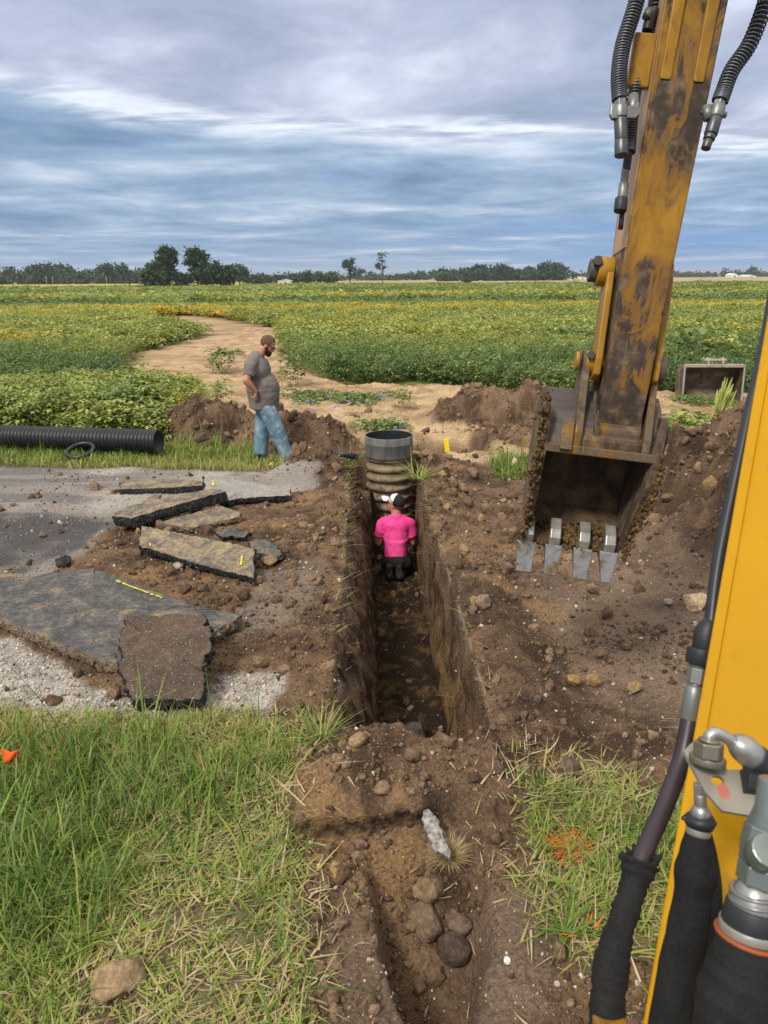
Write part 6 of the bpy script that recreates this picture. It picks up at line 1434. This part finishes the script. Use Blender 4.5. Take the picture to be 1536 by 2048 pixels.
# ------------------------------------------------------------------ people
def cap_mesh(p0, p1, r0, r1, n=16, sq=1.0, axis=None, flat=False):
    """capsule (or flat-ended stub) from p0 to p1; sq squashes it across `axis`"""
    p0, p1 = Vector(p0), Vector(p1); d = (p1 - p0); L = d.length; x, y, d = frame(d, axis or (0, 0, 1)); prof = []
    if flat: prof = [(r0 * .02, 0), (r0, .002), (r0 + (r1 - r0) * .5, L * .5), (r1, L - .002), (r1 * .02, L)]
    else:
        for k in range(7): a = -math.pi / 2 + math.pi / 2 * k / 6; prof.append((max(1e-4, r0 * math.cos(a)), r0 * math.sin(a)))
        for k in range(7): a = math.pi / 2 * k / 6; prof.append((max(1e-4, r1 * math.cos(a)), L + r1 * math.sin(a)))
    V = [p0 + d * h + x * (math.cos(2 * math.pi * j / n) * r) + y * (math.sin(2 * math.pi * j / n) * r * sq) for r, h in prof for j in range(n)]
    Fs = [(i * n + j, i * n + (j + 1) % n, (i + 1) * n + (j + 1) % n, (i + 1) * n + j) for i in range(len(prof) - 1) for j in range(n)]
    Fs += [list(range(n))[::-1], list(range((len(prof) - 1) * n, len(prof) * n))]
    return V, Fs
def ell_mesh(c, r, rot=None, n=20, m=12):
    c = Vector(c); V = []; 
    for i in range(m + 1):
        a = -math.pi / 2 + math.pi * i / m; a = max(-1.565, min(1.565, a))
        for j in range(n):
            t = 2 * math.pi * j / n; v = Vector((math.cos(a) * math.cos(t) * r[0], math.cos(a) * math.sin(t) * r[1], math.sin(a) * r[2]))
            V.append(c + (rot @ v if rot else v))
    Fs = [(i * n + j, i * n + (j + 1) % n, (i + 1) * n + (j + 1) % n, (i + 1) * n + j) for i in range(m) for j in range(n)] + [list(range(n))[::-1], list(range(m * n, (m + 1) * n))]
    return V, Fs
def blend(parts, voxel, smooth, name, mat, folds=0.0, fseed=1, fdir=(1, 1, 1), after=None):
    """fuse overlapping volumes into one continuous skin"""
    mb = MB()
    for p in parts:
        k = p[0]
        if k == 'c': V, Fs = cap_mesh(*p[1:])
        elif k == 'e': V, Fs = ell_mesh(*p[1:])
        mb.add(V, Fs)
    o = mb.build('tmp_' + name, mat); md = o.modifiers.new('r', 'REMESH'); md.mode = 'VOXEL'; md.voxel_size = voxel; md.use_smooth_shade = True
    sm = o.modifiers.new('s', 'SMOOTH'); sm.factor = .5; sm.iterations = smooth
    dg = bpy.context.evaluated_depsgraph_get(); me = bpy.data.meshes.new_from_object(o.evaluated_get(dg)); om = o.data
    bpy.data.objects.remove(o); bpy.data.meshes.remove(om)
    a = np.zeros(len(me.vertices) * 3, np.float32); me.vertices.foreach_get('co', a); a = a.reshape(-1, 3).astype(float)
    if folds:
        nn = np.zeros(len(me.vertices) * 3, np.float32); me.vertices.foreach_get('normal', nn); nn = nn.reshape(-1, 3)
        q = a * np.array(fdir); w_ = fbm(q[:, 0] * 3 + q[:, 1] * 2, q[:, 2] * 3 + q[:, 1] * 2.4, 2, fseed)
        f = ridg(q[:, 0] * 6 + q[:, 1] * 4.3 + w_ * 1.6, q[:, 2] * 6 - q[:, 1] * 4 + w_ * 1.3, 2, fseed + 3) - .6
        a = a + nn * (f * folds)[:, None]
    if after is not None: a = after(a)
    me.vertices.foreach_set('co', a.astype(np.float32).ravel()); me.name = name
    me.materials.clear(); me.materials.append(mat); me.polygons.foreach_set('use_smooth', np.ones(len(me.polygons), bool)); me.polygons.foreach_set('material_index', np.zeros(len(me.polygons), np.int32)); me.update()
    return me
def cut(me, keep):
    """delete vertices for which keep(co) is False"""
    bm = bmesh.new(); bm.from_mesh(me); bmesh.ops.delete(bm, geom=[v for v in bm.verts if not keep(v.co)], context='VERTS'); bm.to_mesh(me); bm.free(); return me
def skin_mat(name, c, red):
    N = NT(name); O = N.co(); a = N.noise(O, 14, 4, .6)
    m = N.fin(N.mix(N.rng(a, .35, .7), c, red), .55, 0, N.bump(N.noise(O, 120, 3), .15, .002), .35); N.put(N.b.inputs['Subsurface Weight'], .08); N.b.inputs['Subsurface Radius'].default_value = (.02, .008, .004); return m
def cloth_mat(name, c, c2, scale=5, rough=.9, wear=None):
    N = NT(name); O = N.co(); a = N.noise(O, scale, 5, .6); w_ = N.noise(O, 160, 2)
    col = N.mix(N.rng(a, .32, .68), c, c2)
    if wear: col = N.mix(N.ma('MULTIPLY', N.rng(N.noise(O, 9, 5, .65), .50, .66), .8), col, wear)
    return N.fin(col, rough, 0, N.bump(N.ma('ADD', N.ma('MULTIPLY', a, .6), N.ma('MULTIPLY', w_, .2)), .3, .01), .15)
def fingers(wrist, palm, across, curl_dir, L=.078, r=.0095, bend=(.5, .9, .8), thumb=None):
    """palm block + five separate fingers that bend towards curl_dir; returns volumes"""
    wrist, palm, across, cd = Vector(wrist), Vector(palm), Vector(across).normalized(), Vector(curl_dir).normalized()
    fw = (palm - wrist).normalized(); out = [('c', wrist, palm, .026, .036, 14, .6, across)]
    for i, (o_, ln) in enumerate(((-.030, .92), (-.010, 1.0), (.010, .96), (.030, .78))):
        p = palm + across * o_ + fw * .022; a = 0; d = fw
        for j, (fr, b_) in enumerate(zip((.45, .32, .26), bend)):
            a += b_; d = (fw * math.cos(a) + cd * math.sin(a)).normalized(); e = p + d * (L * ln * fr); out.append(('c', p, e, r * (1 - .08 * j), r * (.95 - .1 * j), 8)); p = e
    t0 = wrist.lerp(palm, .45) - across * .026; td = thumb or (fw * .7 - across * .6 + cd * .5); td = Vector(td).normalized()
    t1 = t0 + td * .042; t2 = t1 + (td * .6 + fw * .3 + cd * .5).normalized() * .032
    out += [('c', t0, t1, .0135, .0115, 8), ('c', t1, t2, .0115, .009, 8)]; return out
def head_parts(C, Rm, s=1.0, beardless=True):
    """head volumes around centre C; local x forward, y left, z up"""
    def T(p): return Vector(C) + Rm @ (Vector(p) * s)
    E = lambda c, r: ('e', T(c), tuple(v * s for v in r), Rm)
    Cc = lambda a, b_, r0, r1: ('c', T(a), T(b_), r0 * s, r1 * s, 10)
    return [E((-.012, 0, .030), (.100, .077, .098)), E((.030, 0, -.035), (.062, .060, .080)), E((.052, 0, -.092), (.034, .036, .024)), E((.048, .032, -.03), (.03, .026, .04)), E((.048, -.032, -.03), (.03, .026, .04)),
            Cc((.082, 0, .012), (.105, 0, -.030), .009, .0145), E((.094, .012, -.034), (.012, .008, .008)), E((.094, -.012, -.034), (.012, .008, .008)),
            Cc((.078, -.032, .022), (.078, .032, .022), .014, .014), Cc((.084, -.020, -.062), (.084, .020, -.062), .0085, .0085), Cc((.080, -.018, -.074), (.080, .018, -.074), .0085, .0085),
            E((-.008, .078, -.012), (.020, .010, .030)), E((-.008, -.078, -.012), (.020, .010, .030))]
M_SKINA = skin_mat('skin_tanned', (.42, .20, .125), (.52, .24, .15)); M_SKINB = skin_mat('skin_reddish', (.42, .185, .12), (.53, .21, .14))
M_EYE = plain('eye', (.03, .025, .02), .2)
# ---- standing man, facing right
fa = at(540, 921, 0); gz = hz(fa.x, fa.y)
man_loc = Vector((fa.x, fa.y + .02, gz))
Hc = Vector((.055, 0, 1.635)); Rh = Euler((0, R(30), R(-8))).to_matrix()
body = []
body += head_parts(Hc, Rh)
body += [('c', (-.12, 0, 1.44), (-.005, 0, 1.585), .072, .066, 16), ('e', (-.10, 0, 1.28), (.15, .19, .2)), ('e', (-.06, 0, 1.03), (.20, .19, .25)), ('e', (-.03, 0, .85), (.15, .16, .14)),
         ('c', (-.14, -.10, 1.42), (-.17, -.2, 1.40), .085, .07), ('c', (-.14, .10, 1.42), (-.17, .2, 1.40), .085, .07)]
def arm(s_, el, wr):
    sh = Vector((-.17, s_ * .21, 1.40)); el, wr = Vector(el), Vector(wr)
    return [('c', sh, el, .062, .050), ('c', el, el.lerp(wr, .35), .051, .050), ('c', el.lerp(wr, .35), wr, .050, .031)]
elR, wrR = (-.235, -.325, 1.20), (-.125, -.270, 1.045)
body += arm(-1, elR, wrR) + fingers(wrR, (-.125, -.262, .985), (.6, .1, -.6), (-.9, .25, .1), bend=(.7, .9, .8), thumb=(.5, .1, -.6))
elL, wrL = (-.235, .325, 1.20), (-.125, .270, 1.045)
body += arm(1, elL, wrL) + fingers(wrL, (-.125, .262, .985), (.6, -.1, -.6), (-.9, -.25, .1), bend=(.7, .9, .8), thumb=(.5, -.1, -.6))
hipR, knR, anR = (.0, -.09, .82), (.135, -.11, .44), (.255, -.12, .085)
hipL, knL, anL = (-.03, .09, .82), (-.10, .105, .44), (-.135, .10, .085)
for h_, k_, a_ in ((hipR, knR, anR), (hipL, knL, anL)): body += [('c', h_, k_, .095, .065), ('c', k_, a_, .062, .045), ('c', a_, Vector(a_) + Vector((.14, 0, -.045)), .045, .035)]
me = blend(body, .0085, 4, 'person', M_SKINA)
man = tag(link('person', me), 'bearded man in a grey t-shirt and faded jeans standing hand on hip', 'person')
man.location = man_loc; man.rotation_euler = (0, 0, R(4))
shirt = [('e', (-.10, 0, 1.29), (.178, .222, .215)), ('e', (-.045, 0, 1.06), (.232, .225, .24)), ('c', (-.040, 0, .775), (-.045, 0, 1.05), .215, .235, 28, .98, (1, 0, 0), True),
         ('c', (-.13, -.09, 1.405), (-.17, -.2, 1.395), .100, .088), ('c', (-.13, .09, 1.405), (-.17, .2, 1.395), .100, .088),
         ('c', (-.172, -.215, 1.40), (-.205, -.285, 1.245), .088, .082, 18, 1, None, True), ('c', (-.172, .215, 1.40), (-.205, .285, 1.245), .088, .082, 18, 1, None, True),
         ('c', (-.14, 0, 1.42), (-.075, 0, 1.525), .110, .086, 18, 1, None, True), ('c', (-.13, .07, 1.44), (-.09, .02, 1.50), .08, .07), ('c', (-.13, -.07, 1.44), (-.09, -.02, 1.50), .08, .07)]
M_SHIRT = cloth_mat('grey_tshirt', (.150, .127, .118), (.195, .168, .155))
link('shirt', blend(shirt, .011, 5, 'shirt', M_SHIRT, .017, 11, (1, .5, 1.5)), man)
pr_ = MB(); pr_.box((0, 0, 0), (.03, .045, .016)); o = pr_.build('shirt_print', plain('red_print', (.62, .08, .05), .8), man, .003); o.location = (.172, -.075, 1.145); o.rotation_euler = (0, R(12), R(-30))
M_JEAN = cloth_mat('washed_jeans', (.105, .19, .255), (.185, .29, .36), 4, .9, (.36, .43, .46))
jeans = [('e', (-.03, 0, .815), (.185, .188, .13)), ('c', (-.005, -.095, .80), knR, .128, .108), ('c', knR, anR, .106, .098, 18, 1, None, True), ('c', (-.03, .095, .80), knL, .128, .112), ('c', knL, anL, .112, .108, 18, 1, None, True)]
link('jeans', blend(jeans, .011, 4, 'jeans', M_JEAN, .014, 21, (1, .8, 1)), man)
M_BOOT = plain('worn_boot', (.11, .10, .09), .8, 0, .3, 20, .4, .005)
for a_, tz_ in ((anR, -.03), (anL, -.02)):
    a_ = Vector(a_); bt = [('c', a_ + Vector((-.03, 0, -.02)), a_ + Vector((.04, 0, -.04)), .055, .05), ('c', a_ + Vector((.02, 0, -.045)), a_ + Vector((.175, -.01, tz_ - .032)), .048, .040), ('c', a_ + Vector((-.02, 0, .07)), a_ + Vector((-.01, 0, -.02)), .055, .055)]
    link('boot', blend(bt, .009, 3, 'boot', M_BOOT), man)
M_HAIR = plain('short_brown_hair', (.11, .062, .04), .85, 0, .35, 120, .6, .004); M_BEARD = plain('dark_beard', (.022, .017, .014), .9, 0, .3, 140, .7, .005)
iv = Rh.inverted()
def hl(c): return iv @ (Vector(c) - Hc)
hm = blend([('e', Hc + Rh @ Vector((-.016, 0, .034)), (.107, .084, .103), Rh)], .008, 3, 'hair', M_HAIR)
hm = cut(hm, lambda c: (lambda p: p.z > .045 + .0 * p.x if p.x > .055 else (p.z > -.005 + max(0, p.x) * .6 if p.x > -.03 else p.z > -.055))(hl(c)) and not (hl(c).x > .045 and hl(c).z < .085)); link('hair', hm, man)
bmh = blend([('e', Hc + Rh @ Vector((.040, 0, -.085)), (.062, .060, .052), Rh), ('e', Hc + Rh @ Vector((.06, 0, -.118)), (.036, .036, .026), Rh), ('e', Hc + Rh @ Vector((.02, .058, -.055)), (.030, .016, .04), Rh), ('e', Hc + Rh @ Vector((.02, -.058, -.055)), (.030, .016, .04), Rh)], .007, 3, 'beard', M_BEARD)
link('beard', bmh, man)
for s_ in (-1, 1):
    ev = Hc + Rh @ Vector((.084, s_ * .032, .006)); mb = MB(); mb.add(*ell_mesh(ev, (.009, .011, .007), Rh, 10, 6), 0, True); mb.build('eye', M_EYE, man)
gl = empty('glasses'); gl.parent = man; gm = plain('glasses_frame', (.02, .02, .022), .3)
for s_ in (-1, 1):
    c = Hc + Rh @ Vector((.102, s_ * .034, .004)); mb = MB(); pts = [c + Rh @ Vector((0, .026 * math.cos(t), .017 * math.sin(t))) for t in [2 * math.pi * k / 16 for k in range(17)]]; mb.tube(pts, .0025, 6); mb.build('rim', gm, gl)
    mb = MB(); mb.tube([Hc + Rh @ Vector((.102, s_ * .060, .010)), Hc + Rh @ Vector((.05, s_ * .080, .012)), Hc + Rh @ Vector((-.01, s_ * .086, .008))], .0028, 6); mb.build('temple', gm, gl)
mb = MB(); mb.tube([Hc + Rh @ Vector((.103, -.010, .008)), Hc + Rh @ Vector((.107, 0, .010)), Hc + Rh @ Vector((.103, .010, .008))], .0025, 6); mb.build('bridge', gm, gl)
# ---- man kneeling in the trench, back to us
ky = 8.66; kx = aty(793, 1100, ky).x; kz = hz(kx, ky) + .02
Hk = Vector((.10, .015, .905)); Rk = Euler((0, R(-14), R(62))).to_matrix()
kb = head_parts(Hk, Rk) + [('c', (.04, 0, .72), (.085, .008, .86), .066, .060, 16), ('e', (.0, 0, .46), (.12, .13, .25)), ('e', (.04, 0, .62), (.11, .145, .15)), ('e', (-.08, 0, .25), (.13, .13, .13)),
      ('c', (.04, .08, .69), (.05, .15, .67), .060, .054), ('c', (.04, -.08, .69), (.05, -.15, .67), .060, .054)]
for s_ in (1, -1):
    sh = Vector((.055, s_ * .160, .68)); el = Vector((.06, s_ * (.225 if s_ > 0 else .19), .42)); wr = Vector((.30, s_ * .12, .36))
    kb += [('c', sh, el, .056, .048), ('c', el, wr, .048, .031)] + fingers(wr, wr + Vector((.055, -s_ * .02, -.012)), (0, .3, 1) if s_ > 0 else (0, .3, -1), (-.3, -s_ * .8, -.3))
    kb += [('c', (-.08, s_ * .085, .22), (.30, s_ * .12, .12), .088, .066), ('c', (.30, s_ * .12, .09), (-.12, s_ * .07, .09), .060, .045), ('c', (-.12, s_ * .07, .09), (-.16, s_ * .06, .05), .04, .035)]
me = blend(kb, .0085, 4, 'person', M_SKINB)
kn = tag(link('person', me), 'man in a bright pink t-shirt and cap kneeling in the trench with his back turned', 'person')
kn.location = (kx, ky, kz); kn.rotation_euler = (0, 0, R(88))
ks = [('c', (-.055, 0, .205), (-.01, 0, .48), .150, .140, 28, 1.08, (1, 0, 0), True), ('e', (.01, 0, .50), (.148, .158, .22)), ('e', (.035, 0, .63), (.140, .172, .155)), ('c', (.04, .06, .70), (.05, .155, .675), .088, .078), ('c', (.04, -.06, .70), (.05, -.155, .675), .088, .078),
      ('c', (.052, .158, .69), (.062, .215, .50), .078, .080, 18, 1, None, True), ('c', (.052, -.158, .69), (.062, -.185, .50), .078, .076, 18, 1, None, True), ('c', (.03, 0, .70), (.06, .004, .79), .100, .082, 18, 1, None, True)]
N = NT('pink_tshirt'); O = N.co(); a = N.noise(O, 4, 4, .6)
M_PINK = N.fin(N.mix(N.rng(a, .3, .7), (.76, .05, .26), (.84, .09, .33)), .85, 0, N.bump(N.noise(O, 150, 2), .2, .004), .2)
link('shirt', blend(ks, .010, 4, 'shirt', M_PINK, .022, 31, (1, 1.3, 1.0)), kn)
M_BLKP = cloth_mat('black_trousers', (.014, .014, .016), (.024, .024, .027))
kp = [('e', (-.085, 0, .235), (.150, .150, .13))]
for s_ in (1, -1): kp += [('c', (-.08, s_ * .09, .21), (.30, s_ * .12, .12), .102, .08), ('c', (.30, s_ * .12, .095), (-.10, s_ * .07, .095), .074, .064)]
link('trousers', blend(kp, .011, 4, 'trousers', M_BLKP, .008, 41), kn)
M_SOLE = plain('grey_boot_sole', (.055, .05, .045), .85, 0, .3, 30, .4, .004); M_BOOTB = plain('dark_boot', (.03, .028, .027), .7, 0, .3, 20, .3, .004)
for s_, y_ in ((1, .085), (-1, -.035)):
    bt = [('c', (-.15, y_, .10), (-.20, y_, .20), .046, .044), ('c', (-.20, y_, .20), (-.175, y_, .055), .044, .046), ('c', (-.175, y_, .05), (-.10, y_, .035), .042, .034)]
    o = link('boot', blend(bt, .008, 3, 'boot', M_BOOTB), kn)
    mb = MB(); out = [(.040 * math.cos(t) * (1 if math.sin(t) > 0 else .95), .04 + .085 * math.sin(t) + .09) for t in [2 * math.pi * k / 20 for k in range(20)]]
    mb.prism(out, (-.222, y_, 0), (0, 1, 0), (.10, 0, 1), (-1, 0, .1), -.004, .022); mb.build('sole', M_SOLE, o, .006)
# cap: white front and peak, black back, sunglasses on top
ik = Rk.inverted()
def kl(c): return ik @ (Vector(c) - Hk)
crown = lambda nm, mt: blend([('e', Hk + Rk @ Vector((-.012, 0, .046)), (.112, .090, .098), Rk)], .008, 3, nm, mt)
capo = empty('cap'); capo.parent = kn
link('cap_front', cut(crown('cap_front', plain('white_cap_cloth', (.72, .70, .66), .85, 0, .06, 30, .2)), lambda c: kl(c).x > -.005 and kl(c).z > .035), capo)
link('cap_back', cut(crown('cap_back', plain('black_cap_cloth', (.016, .016, .018), .85, 0, .2, 30, .2)), lambda c: kl(c).x < .003 and kl(c).z > .012 - .02), capo)
V = []; Fs = []; ni, nj = 10, 6
for i in range(ni + 1):
    t = -1.15 + 2.3 * i / ni
    for j in range(nj + 1):
        r = j / nj; p = Vector((.040 + (.055 + .105 * r * math.cos(t * .8)) * math.cos(t * .55), (.082 + .004 * r) * math.sin(t) * (1 - .08 * r), .045 - .016 * math.sin(t) ** 2 * 1.3 - .012 * r)); V.append(Hk + Rk @ p)
for i in range(ni):
    for j in range(nj): Fs.append((i * (nj + 1) + j, (i + 1) * (nj + 1) + j, (i + 1) * (nj + 1) + j + 1, i * (nj + 1) + j + 1))
o = link('peak', npmesh('peak', V, Fs, [bpy.data.materials['white_cap_cloth']], True), capo); md = o.modifiers.new('t', 'SOLIDIFY'); md.thickness = .006
sg = empty('sunglasses'); sg.parent = kn; sgm = plain('sunglass_lens', (.01, .01, .012), .12, 0, .1, 20, .02, .001, .6)
for s_ in (-1, 1):
    mb = MB(); mb.add(*ell_mesh(Hk + Rk @ Vector((.088, s_ * .036, .098)), (.013, .032, .020), Rk @ Euler((0, R(-42), 0)).to_matrix(), 14, 8), 0, True); mb.build('lens', sgm, sg)
    mb = MB(); mb.tube([Hk + Rk @ Vector((.08, s_ * .064, .095)), Hk + Rk @ Vector((.02, s_ * .097, .065)), Hk + Rk @ Vector((-.055, s_ * .092, .03))], .0045, 7); mb.build('temple', sgm, sg)
hk = cut(blend([('e', Hk + Rk @ Vector((-.018, 0, .018)), (.100, .081, .098), Rk)], .008, 3, 'hair', plain('sandy_hair', (.16, .09, .05), .85, 0, .3, 120, .5, .004)), lambda c: kl(c).x < .0 and -.06 < kl(c).z < .03); link('hair', hk, kn)
for s_ in (-1, 1):
    mb = MB(); mb.add(*ell_mesh(Hk + Rk @ Vector((.084, s_ * .032, .004)), (.009, .011, .007), Rk, 10, 6), 0, True); mb.build('eye', M_EYE, kn)
